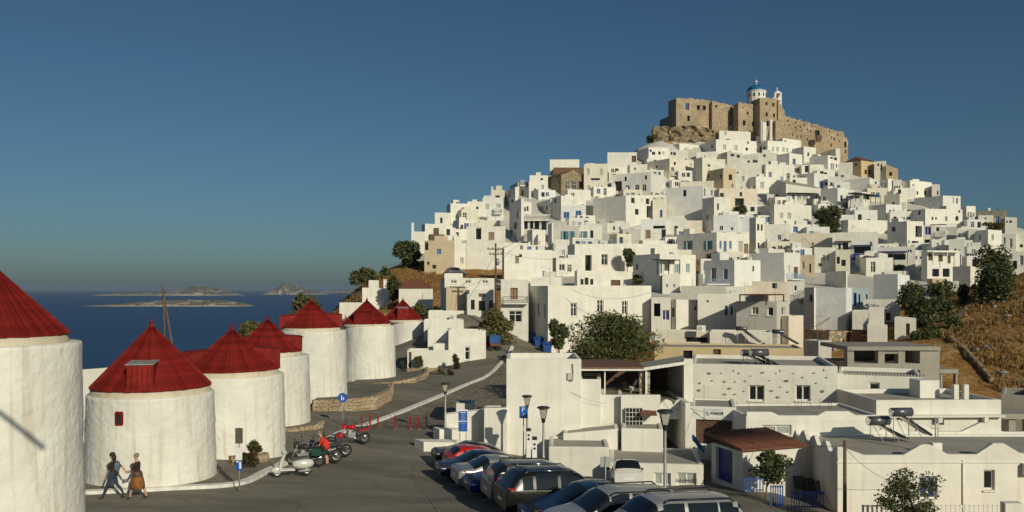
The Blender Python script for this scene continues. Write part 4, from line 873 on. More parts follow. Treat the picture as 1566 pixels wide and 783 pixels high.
    b = MB(); a = [P(1186, 215, 286), P(1201, 215, 286), P(1189, 184, 288), P(1186, 184, 288)]; b.prism(a, (0, 3, 0)); b.build('buttress', 'castle', root)
    # timber oriel hanging on the right wall
    b = MB(); c = P(1252, 210, 290); b.box(c, (1.8, 1.2, 1.2)); b.box(c+Vector((0, 0, -1)), (1.4, 1, .8)); b.build('oriel', 'wood', root)
    # bedrock under the left bastion
    b = MB(); n, k = 26, 12
    for sx in range(n):
        pass
    grid = []
    for i in range(n):
        row = []
        for j in range(k):
            s, t = i/(n-1), j/(k-1)
            px = 1020+s*82; top = 196-8*math.sin(s*3)+s*8; py = 226-(226-top)*t; Y = 288+3.5*t+2.2*mnoise.fractal(Vector((s*7, t*4, 2)), .9, 2, 5)+(abs(s-.45)*2)**3*3
            row.append(P(px, py, Y))
        grid.append(row)
    for i in range(n-1):
        for j in range(k-1): b.poly([grid[i][j], grid[i+1][j], grid[i+1][j+1], grid[i][j+1]])
    b.build('bedrock', 'rock', root)
    b = MB()
    for px, py, r in ((1004, 204, 2.3), (1010, 212, 3.4), (1000, 214, 2.2), (1016, 200, 2)):
        c = P(px, py+6, 294); b.sphere(c, r, 9, 7, sq=(1, 1, 1.5+.3*random.random()))
    b.v = [tuple(Vector(q)+Vector((mnoise.noise(Vector(q)*.6), mnoise.noise(Vector(q)*.6+Vector((9, 0, 0))), mnoise.noise(Vector(q)*.6+Vector((0, 9, 0)))))*1.2) for q in b.v]
    b.sm = [False]*len(b.f); b.build('crag', 'rock', root)
castle()
def church():
    D = 297; c = P(1157, 152, D); k = D/F; root = thing('church', 'white church drum with a blue dome and white cross above the castle wall', 'church', (c.x, c.y, c.z-12*k))
    b = MB(); r = 14.2*k; b.lathe((c.x, c.y, c.z), [(r, -16*k), (r, 10.5*k), (r*1.06, 10.6*k), (r*1.06, 11.8*k), (r*.9, 12*k)], n=16, smooth=False); b.build('drum', 'white', root)
    b = MB(); prof = [(r*1.03*math.cos(t), 12*k+10.2*k*math.sin(t)) for t in [i*math.pi/2/9 for i in range(10)]]; b.lathe(c, prof, n=32); b.build('dome', 'domeblue', root)
    b = MB(); t = c.z+22*k; b.box((c.x, c.y, t+.9), (.2, .2, 1.9)); b.box((c.x, c.y, t+1.25), (1.0, .18, .22)); b.sphere((c.x, c.y, t), .28); b.build('cross', 'white', root)
    for a in (-150, -120, -90, -60, -30):
        b = MB(); d = Vector((math.cos(R(a)), math.sin(R(a)), 0)); tt = Vector((-d.y, d.x, 0)); b.obox(c+d*(r*.99)-tt*.25+Vector((0, 0, 2.5*k)), tt*.5, d*.06, (0, 0, 5*k)); b.build('window', 'glass', root)
    D = 296; c = P(1188.5, 172, D); root = thing('bell_tower', 'slender white bell tower with open arches and small cross beside the dome', 'tower', c)
    b = MB(); s = 2.4
    b.box(c+Vector((0, 0, 1.4)), (s, s, 6.8)); 
    for dx in (-1, 1):
        for dy in (-1, 1): b.box(c+Vector((dx*(s/2-.25), dy*(s/2-.25), 5.6)), (.5, .5, 1.6))
    b.box(c+Vector((0, 0, 6.55)), (s+.2, s+.2, .3)); b.build('shaft', 'white', root)
    b = MB(); b.lathe(c+Vector((0, 0, 6.7)), [(s*.48, 0), (s*.42, .4), (.25, .9), (.02, 1)], n=10); b.build('cap', 'white', root)
    b = MB(); b.box(c+Vector((0, 0, 8.2)), (.14, .14, 1.1)); b.box(c+Vector((0, 0, 8.4)), (.6, .12, .14)); b.build('cross', 'white', root)
    b = MB(); b.lathe(c+Vector((0, 0, 5.2)), [(.45, 0), (.4, .1), (.25, .5), (.05, .7)], n=10); b.build('bell', 'wood', root)
church()
# ---------------------------------------------------------------- streets, pavements, kerbs
def sheet(name, pts, off, mat, step=1.6):
    bm = bmesh.new(); f = bm.faces.new([bm.verts.new((p[0], p[1], 0)) for p in pts])
    xs = [p[0] for p in pts]; ys = [p[1] for p in pts]
    for ax, lo, hi in ((0, min(xs), max(xs)), (1, min(ys), max(ys))):
        c = lo+step
        while c < hi:
            no = (1, 0, 0) if ax == 0 else (0, 1, 0); co = (c, 0, 0) if ax == 0 else (0, c, 0)
            bmesh.ops.bisect_plane(bm, geom=bm.verts[:]+bm.edges[:]+bm.faces[:], plane_co=co, plane_no=no); c += step
    bmesh.ops.triangulate(bm, faces=bm.faces[:])
    hs = Hm(np.array([v.co.x for v in bm.verts]), np.array([v.co.y for v in bm.verts]))
    for v, z in zip(bm.verts, hs): v.co.z = z+off
    bmesh.ops.recalc_face_normals(bm, faces=bm.faces[:])
    me = bpy.data.meshes.new(name); bm.to_mesh(me); bm.free(); me.materials.append(MATS[mat]); me.polygons.foreach_set('use_smooth', [True]*len(me.polygons))
    o = bpy.data.objects.new(name, me); COL.objects.link(o); return struct(o)
def asphalt(name, c0, c1, cob=0):
    m, n, b = nodes(name); N = n.nodes; L = n.links; b.inputs['Roughness'].default_value = .9; b.inputs['Specular IOR Level'].default_value = .25
    tc = N.new('ShaderNodeTexCoord')
    def nz(s, d=8, sc_=(1, 1, 1)):
        mp = N.new('ShaderNodeMapping'); mp.inputs['Scale'].default_value = sc_; mp.inputs['Rotation'].default_value = (0, 0, R(-18)); L.new(tc.outputs['Object'], mp.inputs[0])
        q = N.new('ShaderNodeTexNoise'); q.inputs['Scale'].default_value = s; q.inputs['Detail'].default_value = d; q.inputs['Roughness'].default_value = .6; L.new(mp.outputs[0], q.inputs['Vector']); return q
    a, g = nz(.5, 8, (.35, 1.2, 1)), nz(30, 3)
    r = N.new('ShaderNodeValToRGB'); e = r.color_ramp.elements; e[0].position = .35; e[1].position = .66; e[0].color = (*c0, 1); e[1].color = (*c1, 1); L.new(a.outputs[0], r.inputs[0])
    mr = N.new('ShaderNodeMapRange'); mr.inputs[1].default_value = .3; mr.inputs[2].default_value = .7; mr.inputs[3].default_value = .75; mr.inputs[4].default_value = 1.25; L.new(g.outputs[0], mr.inputs[0])
    hs = N.new('ShaderNodeHueSaturation'); L.new(r.outputs[0], hs.inputs['Color']); L.new(mr.outputs[0], hs.inputs['Value']); out = hs.outputs[0]; bh = g.outputs[0]
    if cob:
        v = N.new('ShaderNodeTexVoronoi'); v.feature = 'DISTANCE_TO_EDGE'; v.inputs['Scale'].default_value = cob; L.new(tc.outputs['Object'], v.inputs['Vector'])
        vc = N.new('ShaderNodeTexVoronoi'); vc.inputs['Scale'].default_value = cob; L.new(tc.outputs['Object'], vc.inputs['Vector'])
        j = N.new('ShaderNodeMapRange'); j.inputs[2].default_value = .09; L.new(v.outputs['Distance'], j.inputs[0])
        sp = N.new('ShaderNodeSeparateColor'); L.new(vc.outputs['Color'], sp.inputs[0]); m3 = N.new('ShaderNodeMapRange'); m3.inputs[3].default_value = .65; m3.inputs[4].default_value = 1.3; L.new(sp.outputs[0], m3.inputs[0])
        h2 = N.new('ShaderNodeHueSaturation'); L.new(out, h2.inputs['Color']); L.new(m3.outputs[0], h2.inputs['Value'])
        mx = N.new('ShaderNodeMix'); mx.data_type = 'RGBA'; mx.inputs['A'].default_value = (.05, .042, .03, 1); L.new(j.outputs[0], mx.inputs['Factor']); L.new(h2.outputs[0], mx.inputs['B']); out = mx.outputs['Result']; bh = j.outputs[0]
    if not cob:
        st = nz(.16, 5, (.6, 1.3, 1)); sm = N.new('ShaderNodeMapRange'); sm.inputs[1].default_value = .54; sm.inputs[2].default_value = .57; sm.inputs[3].default_value = 1; sm.inputs[4].default_value = .82; L.new(st.outputs[0], sm.inputs[0])
        wv = nz(2.2, 4); vm = N.new('ShaderNodeMix'); vm.data_type = 'RGBA'; vm.inputs['Factor'].default_value = .12; L.new(tc.outputs['Object'], vm.inputs['A']); L.new(wv.outputs['Color'], vm.inputs['B'])
        cr = N.new('ShaderNodeTexVoronoi'); cr.feature = 'DISTANCE_TO_EDGE'; cr.inputs['Scale'].default_value = .42; L.new(vm.outputs['Result'], cr.inputs['Vector'])
        cm = N.new('ShaderNodeMapRange'); cm.inputs[2].default_value = .012; cm.inputs[3].default_value = .78; L.new(cr.outputs['Distance'], cm.inputs[0]); mu = N.new('ShaderNodeMath'); mu.operation = 'MULTIPLY'; L.new(sm.outputs[0], mu.inputs[0]); L.new(cm.outputs[0], mu.inputs[1])
        h4 = N.new('ShaderNodeHueSaturation'); L.new(out, h4.inputs['Color']); L.new(mu.outputs[0], h4.inputs['Value']); out = h4.outputs[0]
    L.new(out, b.inputs['Base Color'])
    bp = N.new('ShaderNodeBump'); bp.inputs['Strength'].default_value = .5; bp.inputs['Distance'].default_value = .015 if not cob else .03; L.new(bh, bp.inputs['Height']); L.new(bp.outputs[0], b.inputs['Normal'])
    MATS[name] = m
asphalt('asphalt', (.155, .142, .112), (.25, .23, .18)); asphalt('cobble', (.21, .185, .135), (.31, .27, .20), cob=3.2); asphalt('paving', (.17, .152, .118), (.25, .225, .175)); asphalt('lane', (.17, .15, .12), (.24, .21, .17))
asphalt('patch', (.115, .108, .095), (.15, .14, .12))
KP = [(-60, 792), (40, 774), (140, 761), (260, 752), (366, 743), (414, 724), (480, 692), (545, 656), (600, 638), (660, 614), (715, 590), (747, 576), (768, 556), (786, 532), (800, 514)]
KW = [Vector((-24, 31.6, 0)), Vector((-20, 32.2, 0)), Vector((-16.6, 32.95, 0))]+[G(x, y, None) for x, y in KP[3:]]
def smooth_line(pts, n=6):
    out = []
    for i in range(len(pts)-1):
        p0, p1, p2, p3 = pts[max(0, i-1)], pts[i], pts[i+1], pts[min(len(pts)-1, i+2)]
        for k in range(n):
            t = k/n; out.append(.5*((2*p1)+(p2-p0)*t+(2*p0-5*p1+4*p2-p3)*t*t+(3*p1-p0-3*p2+p3)*t**3))
    return out+[pts[-1]]
KL = smooth_line([Vector((p.x, p.y, 0)) for p in KW]); KL = [p for p in KL]
i55 = min(range(len(KL)), key=lambda i: abs(KL[i].y-KW[7].y))
road_near = [(p.x, p.y) for p in KL[:i55+1]]+[(-6.2, KW[7].y+.4), (-3.6, 53), (4, 50.5), (9.4, 46.8), (12, 42), (13, 12), (KL[0].x, 12)]
sheet('road', road_near, .0, 'asphalt')
street = [(p.x, p.y) for p in KL[i55:]]+[(6.2, 112), (4.2, 96), (3.4, 80), (2.0, 62), (0, 54), (-3.6, 53), (-6.2, KW[7].y+.4)]
sheet('cobbled_street', street, .006, 'cobble')
lane = [(9.4, 46.8), (12, 42), (13, 12), (19, 12), (15.4, 40), (13.2, 44), (12.4, 50), (10.5, 54), (9.0, 54)]
sheet('lane', lane, .01, 'lane')
pav = [(p.x, p.y) for p in KL]+[(-4, 113), (-19, 113), (-24, 50)]
sheet('pavement', pav, .115, 'paving')
# kerb: raised and whitewashed near the mills, a broad painted band along the street
def kerb(name, line, wd, h0, h1, mat):
    b = MB(); n = len(line); L_, R_ = [], []
    for i, p in enumerate(line):
        t = (line[min(n-1, i+1)]-line[max(0, i-1)]).normalized(); nr = Vector((-t.y, t.x, 0)); L_.append(p+nr*wd); R_.append(p-nr*.02)
    hl = Hm(np.array([p.x for p in L_]), np.array([p.y for p in L_])); hr = Hm(np.array([p.x for p in R_]), np.array([p.y for p in R_]))
    for i in range(n-1):
        q = lambda p, z: Vector((p.x, p.y, z))
        b.hexa([q(R_[i], hr[i]+h0), q(R_[i+1], hr[i+1]+h0), q(L_[i+1], hl[i+1]+h0), q(L_[i], hl[i]+h0)], [q(R_[i], hr[i]+h1), q(R_[i+1], hr[i+1]+h1), q(L_[i+1], hl[i+1]+h1), q(L_[i], hl[i]+h1)])
    return struct(b.build(name, mat))
kerb('kerb', KL[:i55+1], .34, -.1, .135, 'kerbpaint'); kerb('kerb', KL[i55:-6], .34, -.1, .135, 'kerbpaint')
# dark patched asphalt and parking bay lines
def stripe(p, q, w=.12, off=.012, name='parking_line', mat='linepaint'):
    p, q = Vector(p), Vector(q); t = (q-p).normalized(); n = Vector((-t.y, t.x, 0))*w/2
    return sheet(name, [(p+n).to_2d(), (p-n).to_2d(), (q-n).to_2d(), (q+n).to_2d()], off, mat, 2)
edge = [G(672, 672), G(655, 690), G(636, 705), G(630, 722), G(640, 745), G(655, 762), G(668, 783)]
kerb('kerb', smooth_line([Vector((p.x, p.y, 0)) for p in edge]), .16, -.05, .012, 'lane')
for k in range(9):
    p = Vector((-4.7+.70*k, 45.8-2.43*k, 0)); stripe(p, p+Vector((4.3, 1.2, 0)))

# ---------------------------------------------------------------- stone walls round the mills
def stone_wall(path, h, root, seed=1, course=.24, name='stones'):
    """path: world points along the foot with .z = foot height; single stones set proud of a mortar core"""
    rg = random.Random(seed); core = MB(); st = MB()
    for a, b in zip(path[:-1], path[1:]):
        d = b-a; d2 = Vector((d.x, d.y, 0)); L = d2.length; t = d2/L; n = Vector((t.y, -t.x, 0))
        core.hexa([a-n*.3, a, b, b-n*.3], [a-n*.3+Vector((0, 0, h)), a+Vector((0, 0, h)), b+Vector((0, 0, h)), b-n*.3+Vector((0, 0, h))])
        z = -.1
        while z < h-.05:
            ch = course*rg.uniform(.75, 1.3); ch = min(ch, h-z); s = 0
            while s < L:
                w_ = min(rg.uniform(.22, .62), L-s)
                if w_ > .08:
                    j = lambda k=.03: rg.uniform(-k, k)
                    zz = a.z+(b.z-a.z)*s/L+z; o = Vector((a.x, a.y, 0))+t*s; pr = rg.uniform(.02, .075)
                    g = .018
                    def V(x, y, zq): return Vector((o.x, o.y, 0))+t*x+n*y+Vector((0, 0, zz+zq))
                    back = [V(g+j(), -.02, g+j()), V(w_-g+j(), -.02, g+j()), V(w_-g+j(), -.02, ch-g+j()), V(g+j(), -.02, ch-g+j())]
                    front = [p.lerp(V(w_/2, 0, ch/2), .16)+n*(pr+.02) for p in back]
                    st.hexa(back, front)
                s += w_
            z += ch
    core.build('mortar', 'rubble', root); stuff(st.build(name, 'stonepiece', root))
def ring_path(c, r, a0, a1, n, z): return [Vector((c.x+r*math.cos(R(a0+(a1-a0)*i/n)), c.y+r*math.sin(R(a0+(a1-a0)*i/n)), z if z is not None else H(c.x+r*math.cos(R(a0+(a1-a0)*i/n)), c.y+r*math.sin(R(a0+(a1-a0)*i/n)))-.05)) for i in range(n+1)]

# ---------------------------------------------------------------- windmills
plain('lid', (.30, .30, .29), rough=.6)
def mill(cx, D, r, ybase, ytop, eave_hw, yapex, dorm, label, ax=None, win=None, seed=0, planks=60, plinth=None, lean=0):
    cs = math.cos(math.atan((cx-CX)/F)); r *= cs; eave_hw *= cs
    c = P(cx, HY, D); k = D/F; zb = EZ+(HY-ybase)*(D-r)/F; zt = EZ+(HY-ytop)*k; za = EZ+(HY-yapex)*k
    root = thing('windmill', label, 'windmill', (c.x, c.y, zb-.25)); turn = math.degrees(math.atan2(-c.x, c.y))
    hb = zt-zb; b = MB(); prof = [(r*1.065-.065*r*(i/72)**.7, zb-1.2+(hb+1.2)*i/72-zb) for i in range(73)]+[(r*.985, hb+.05), (r*.8, hb+.06), (.1, hb+.06)]
    b.lathe((c.x, c.y, zb), prof, n=170, wob=.021, seed=seed*3.7); b.build('wall', 'mill', root)
    re = eave_hw*k; axx = (ax if ax is not None else cx); ac = P(axx, HY, D)
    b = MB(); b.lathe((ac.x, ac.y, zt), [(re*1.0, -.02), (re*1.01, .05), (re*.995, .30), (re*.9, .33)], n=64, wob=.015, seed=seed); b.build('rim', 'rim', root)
    ze = zt+.33; hh = za-ze; sl = math.hypot(re*1.02, hh)
    # one tapering roof plank with a raised seam, shared by the whole cone
    b = MB(); da = math.pi/planks*.97; top = .07
    def ring(rad, z, a, up): return Vector((rad*math.cos(a), rad*math.sin(a), z+up))
    nr = Vector((hh, 0, re)).normalized(); th = .035
    lo = [ring(re*1.01, -.04, -da, 0), ring(re*1.01, -.04, da, 0), ring(top, hh-.05, da, 0), ring(top, hh-.05, -da, 0)]
    b.hexa(lo, [p+nr*th for p in lo]); s0 = [ring(re*1.01, -.04, da*.7, .03), ring(re*1.01, -.04, da*1.03, .03), ring(top, hh-.05, da*1.03, .03), ring(top, hh-.05, da*.7, .03)]
    b.hexa(s0, [p+nr*.05 for p in s0]); pm = b.mesh('roof_plank', 'red')
    rg = random.Random(seed)
    for i in range(planks):
        o = bpy.data.objects.new('roof_plank', pm); COL.objects.link(o); o.parent = root; o.location = Vector((ac.x, ac.y, ze+rg.uniform(-.012, .012)))-root.location; o.rotation_euler = (0, 0, 2*math.pi*i/planks)
    b = MB(); b.lathe((ac.x, ac.y, za-.12), [(.16, -.12), (.13, .02), (.1, .12), (.1, .3), (.03, .34), (.02, .55)], n=10); b.build('finial', 'red', root)
    for (ang, w_, y0, y1, ext, lid) in dorm:
        ang += turn; d = Vector((math.cos(R(ang)), math.sin(R(ang)), 0)); t = Vector((-d.y, d.x, 0)); z0 = ze-.04; z1 = EZ+(HY-y0)*k
        o = Vector((ac.x, ac.y, 0)); Lx = re*ext
        b = MB(); s = z1-z0
        # boarded hood: side boards and a sloping top
        nb = max(3, int(w_/.2))
        for i in range(nb):
            x0 = -w_/2+w_*i/nb; b.obox(o+d*(Lx-.05+rg.uniform(0, .015))+t*(x0+.008)+Vector((0, 0, z0)), t*(w_/nb-.016), d*.05, (0, 0, s*.96))
        b.hexa([o+d*.2-t*w_/2+Vector((0, 0, z0)), o+d*(Lx-.05)-t*w_/2+Vector((0, 0, z0)), o+d*(Lx-.05)+t*w_/2+Vector((0, 0, z0)), o+d*.2+t*w_/2+Vector((0, 0, z0))],
               [o+d*.2-t*w_/2+Vector((0, 0, z1+.1)), o+d*(Lx-.05)-t*w_/2+Vector((0, 0, z1-.06)), o+d*(Lx-.05)+t*w_/2+Vector((0, 0, z1-.06)), o+d*.2+t*w_/2+Vector((0, 0, z1+.1))])
        K = b.build('hood', 'red', root)
        b = MB(); a = [o+d*.2-t*(w_/2+.04)+Vector((0, 0, z1+.11)), o+d*(Lx+.06)-t*(w_/2+.04)+Vector((0, 0, z1-.055)), o+d*(Lx+.06)+t*(w_/2+.04)+Vector((0, 0, z1-.055)), o+d*.2+t*(w_/2+.04)+Vector((0, 0, z1+.11))]
        b.hexa(a, [p+Vector((0, 0, .035)) for p in a]); b.build('hood_lid', 'lid' if lid else 'red', K)
    if win:
        px, py, w_, h_ = win; dxp = (px-cx)*k; ang = -math.acos(max(-1, min(1, dxp/r)))+R(turn); d = Vector((math.cos(ang), math.sin(ang), 0)); t = Vector((-d.y, d.x, 0)); z = EZ+(HY-py)*(D-r*.8)/F; q = D/F
        o = c+d*(r*1.005); o.z = z; W_, H_ = w_*q, h_*q
        b = MB(); b.obox(o-t*W_/2-Vector((0, 0, H_/2))+d*.0, t*W_, d*.03, (0, 0, H_)); W = b.build('window', 'dark', root)
        b = MB()
        for s in (-1, 1): b.obox(o+t*(s*W_/2-.025)-Vector((0, 0, H_/2)), t*.05, d*.06, (0, 0, H_))
        b.obox(o-t*(W_/2)+Vector((0, 0, H_/2-.04)), t*W_, d*.075, (0, 0, .08)); b.obox(o-t*(W_/2)-Vector((0, 0, H_/2+.03)), t*W_, d*.075, (0, 0, .07)); b.build('frame', 'red', W)
    return root, c, zb
ML = []
ML.append(mill(-18, 26, 3.0, 850, 527, 128, 404, [], 'whitewashed windmill cut by the picture edge with a lamp shadow across it', seed=1, planks=66))
ML.append(mill(232, 36.5, 2.76, 745, 601, 92, 500, [(-101, 1.0, 549, 598, .98, True)], 'whitewashed windmill with a grey lidded roof hatch and tiny red window behind the walking couple', win=(190, 637, 10, 17), seed=2))
ML.append(mill(357, 43, 2.6, 707, 573, 72, 505, [(8, 1.5, 533, 0, .99, False), (172, 1.5, 536, 0, 1.0, False)], 'whitewashed windmill rising behind the bus stop sign and the red flowering shrub', ax=355, seed=3))
ML.append(mill(411, 52.5, 2.52, 655, 544, 52, 489, [(4, 1.5, 514, 0, 1.0, False), (176, 1.4, 516, 0, 1.0, False)], 'windmill half hidden behind its neighbour, standing on a low stone plinth behind the motorbikes', ax=409, seed=4))
ML.append(mill(479, 64.5, 2.52, 618, 506, 45, 461, [(4, 1.6, 480, 0, 1.02, False), (178, 1.6, 482, 0, 1.04, False)], 'tall whitewashed windmill with side hoods behind the round blue sign', ax=476, seed=5))
ML.append(mill(565, 83.5, 2.5, 584, 499, 37, 460, [(-103, 1.45, 476, 0, .97, False)], 'whitewashed windmill with a square red hood above two stone terraces', ax=561, seed=6))
ML.append(mill(624, 106.5, 2.45, 547, 492, 30, 459, [(-90, 1.3, 470, 0, .97, True)], 'last windmill of the row beside the white courtyard wall', ax=616, seed=7))
for (i, a0, a1, dr, zl) in ((3, -150, 10, .75, .55), (4, -170, 20, .5, .95), (5, -175, 20, .45, .75)):
    root, c, zb = ML[i]; rd = {3: 2.55, 4: 2.55, 5: 2.53}[i]+dr
    pth = ring_path(c, rd, a0, a1, 22, zb-.9); stone_wall(pth, .92, root, seed=i)
    b = MB(); b.lathe((c.x, c.y, zb), [(rd-.05, .015), (rd-.9, .02)], n=40); b.build('plinth_top', 'paving', root)
def terrace(pts, h, label, seed):
    w_ = [P(x, y, D) for x, y, D in pts]; root = thing('retaining_wall', label, 'wall', w_[0]); stone_wall(w_, h, root, seed=seed); return w_
tw = terrace([(478, 634, 59.5), (540, 631, 60.5), (576, 626, 62), (597, 614, 66), (601, 604, 70)], 1.0, 'rough tan stone retaining wall curving below the tall windmill', 21)
b = MB(); b.poly([p+Vector((0, 0, 1.0)) for p in tw]+[P(560, 590, 72)*1, P(500, 600, 68)]); struct(b.build('terrace_ground', 'paving'))
tw = terrace([(536, 607, 75.5), (600, 604, 76), (634, 597, 78), (652, 588, 83), (655, 578, 90)], 1.15, 'stone retaining wall of the upper terrace along the paved street', 22)
b = MB(); b.poly([p+Vector((0, 0, 1.15)) for p in tw]+[P(640, 563, 95), P(560, 570, 92)]); struct(b.build('terrace_ground', 'paving'))
tw = terrace([(622, 572, 90), (650, 570, 90.5), (672, 571, 92)], .55, 'low tan stone edging below the white courtyard wall', 23)
# white wall closing the yard behind the second windmill
b = MB(); a, c = P(118, 566, 47), P(170, 562, 47); b.hexa([Vector((a.x, a.y, -1)), Vector((c.x, c.y, -1)), Vector((c.x, c.y+.3, -1)), Vector((a.x, a.y+.3, -1))], [a, c, c+Vector((0, .3, 0)), a+Vector((0, .3, 0))])
tag(b.build('yard_wall', 'white', org=(a.x, a.y, -1)), 'white yard wall seen between the first two windmills', 'wall')
# spars
p0, p1, p2 = P(256, 560, 46), P(250, 440, 46), P(276, 560, 46)
root = thing('wooden_mast', 'two leaning dark wooden spars of a mast behind the windmills', 'mast', (p0.x, p0.y, H(p0.x, p0.y)))
for nm, a, c, r0 in (('spar', Vector((p0.x, p0.y, H(p0.x, p0.y)-.2)), p1, .055), ('spar', Vector((p2.x+.5, p2.y, H(p2.x, p2.y)-.2)), P(248, 437, 46), .065)):
    b = MB(); b.tube(a, c, r0, r0*.8); b.build(nm, 'polewood', root)
b = MB(); b.tube(P(249, 445, 46), Vector((p0.x-.6, p0.y, H(p0.x, p0.y)-.1)), .012, n=5); b.build('stay_rope', 'iron', root)
# ---------------------------------------------------------------- details of the nearer houses
HID = {h['id']: h for h in ALLH if 'id' in h}
q3 = lambda p, z: Vector((p.x, p.y, z))
def profile_wall(root, o, du, prof, th, zb, name='parapet', mat='white', nrm=None):
    """upright wall along du whose top follows prof (s, z)"""
    b = MB(); n = nrm if nrm is not None else Vector((du.y, -du.x, 0)); pts = [q3(o+du*prof[0][0], zb)]+[q3(o+du*s, z) for s, z in prof]+[q3(o+du*prof[-1][0], zb)]
    k = len(prof)
    back = [p-n*th for p in pts]
    for i in range(k-1):
        a, c = q3(o+du*prof[i][0], zb), q3(o+du*prof[i+1][0], zb); d, e = q3(o+du*prof[i+1][0], prof[i+1][1]), q3(o+du*prof[i][0], prof[i][1])
        b.poly([a, c, d, e]); b.poly([p-n*th for p in (e, d, c, a)]); b.poly([e, d, d-n*th, e-n*th])
    for p, r_ in ((0, 1), (-1, -2)): pass
    b.poly([pts[0], pts[1], back[1], back[0]]); b.poly([pts[-1], pts[-2], back[-2], back[-1]])
    return b.build(name, mat, root)
def px_prof(o, du, pts): 
    out = []
    for x, y in pts:
        s = face_s(o, du, x); out.append((s, zat(o, du, s, y)))
    return out
# wavy roofed house
h = HID['wavehouse']; C, u, v, wd, dp, zt, root = (h[k] for k in ('C', 'u', 'v', 'wd', 'dp', 'zt', 'root')); nf = Vector((u.y, -u.x, 0))
profile_wall(root, C-nf*-.01, u, px_prof(C, u, [(1281.5, 684), (1290, 684.5), (1322, 696), (1381, 696), (1407, 681), (1413, 679.5), (1423, 680), (1450, 695), (1493, 695), (1519, 678), (1535, 678), (1560, 693), (1600, 695), (1626, 680), (1640, 680), (1665, 694), (1720, 694)]), .2, zt-.35)
pl = []
nsc = 4
for i in range(nsc):
    s0 = dp*i/nsc; pl += [(s0, zt+.42), (s0+dp/nsc*.18, zt+.40), (s0+dp/nsc*.5, zt+.02), (s0+dp/nsc*.72, zt+.03)]
pl.append((dp, zt+.42)); profile_wall(root, C-u*.01, v, pl, .2, zt-.35, nrm=-u)
bk = C+v*(dp-.01); profile_wall(root, bk, u, [(0, zt+.5), (.6, zt+.45), (1.4, zt+.05), (4.6, zt+.05), (5.4, zt+.75), (5.9, zt+.75), (6.3, zt+.15), (6.8, zt+.12), (6.85, zt+.55), (7.2, zt+.5), (8.0, zt+.1), (9.3, zt+.12), (10.3, zt+.6), (10.8, zt+.6), (11.6, zt+.1), (wd, zt+.1)], .2, zt-.3)
b = MB(); zc = zat(C, u, 3, 708); b.obox(q3(C+nf*.005-u*.04, zc), u*(wd+.04), nf*.05, (0, 0, .07)); b.build('cornice', 'white', root)
b = MB(); s = face_s(C, u, 1472); p = C+u*s+nf*.05; b.tube(q3(p, zt-.2), q3(p, zt-3.2), .035); b.build('drainpipe', 'frame', root)
b = MB(); s = face_s(C, u, 1562); b.obox(q3(C+u*s+nf*.02, zat(C, u, s, 725)), u*.8, nf*.32, (0, 0, .55)); b.build('air_conditioner', 'frame', root)
b = MB(); p = C+u*face_s(C, u, 1448)+v*1.1; b.box(q3(p, zt+.15), (.45, .45, .6)); b.build('roof_stub', 'white', root)
b = MB(); p = q3(C+u*face_s(C, u, 1448)+v*1.1, zt+.45); b.tube(p, p+Vector((0, 0, 1.25)), .03); b.tube(p+Vector((.12, 0, 0)), p+Vector((.12, 0, 1.1)), .02)
for z in (.7, .95, 1.15): b.tube(p+Vector((-.25, 0, z)), p+Vector((.3, 0, z)), .012)
b.build('aerial', 'galv', root)
# red tiled porch roof of the blue garage house
h = HID['bluegarage']; C, u, v, wd, dp, zt, root = (h[k] for k in ('C', 'u', 'v', 'wd', 'dp', 'zt', 'root')); nf = Vector((u.y, -u.x, 0))
tiles = MB(); o0 = C-u*.25-v*.25; L1, L2 = wd+.5, dp+.5
a = [q3(o0, zt+.06), q3(o0+u*L1, zt+.06), q3(o0+u*L1+v*L2, zt+.42), q3(o0+v*L2, zt+.42)]
b = MB(); b.hexa(a, [p+Vector((0, 0, .1)) for p in a]); RF = b.build('porch_roof', 'redroof', root)
n = int(L1/.22); tm = MB(); tm.tube((0, 0, 0), v*L2+Vector((0, 0, .36)), .075, n=6); tmesh = tm.mesh('roof_tile_row', 'redroof')
for i in range(n):
    t = bpy.data.objects.new('roof_tile_row', tmesh); COL.objects.link(t); t.parent = RF; t.location = a[0]+u*(.11+i*.22)+Vector((0, 0, .115))-root.location
# stones left bare in the limewash of the long house
h = HID['pebble']; C, u, v, wd, dp, zt, root = (h[k] for k in ('C', 'u', 'v', 'wd', 'dp', 'zt', 'root')); nf = Vector((u.y, -u.x, 0))
SP = [(1085, 571, 7, 4), (1103, 570.5, 4, 2), (1122, 567, 2, 4), (1130, 571, 4, 3), (1148, 575, 3, 2), (1166, 570, 6, 3), (1187, 571, 3, 2), (1193, 567, 2, 4), (1213, 571, 4, 2), (1228, 577, 5, 3), (1245, 570.5, 5, 2), (1260, 566, 2, 4), (1264, 577.5, 4, 2.5), (1070, 586, 4, 3), (1089, 582, 4, 2), (1108.5, 583.5, 6, 4), (1124, 584, 4, 2), (1140, 583, 5, 3), (1176, 582, 3, 2), (1203, 582.5, 8, 4), (1248, 586, 4, 2), (1069, 597, 6, 4), (1116, 594, 7, 3.5), (1138, 598, 5, 2.5), (1109, 603, 7, 3), (1124, 603, 6, 2.5), (1180, 597.5, 7, 3), (1193.5, 592, 5, 2), (1205, 599.5, 5, 3), (1190, 607.5, 7, 4), (1258, 598.5, 7, 4), (1065, 612.5, 5, 3), (1120, 612, 3, 1.6), (1240, 611, 4, 2)]
for x, y, w_, hh in SP:
    s = face_s(C, u, x); z = zat(C, u, s, y); k = h['D']/F; b = MB(); b.sphere(q3(C+u*s+nf*.005, z), 1, 9, 6, sq=(w_*k*.5, .05, hh*k*.5)); b.build('bare_stone', 'greystone', root)
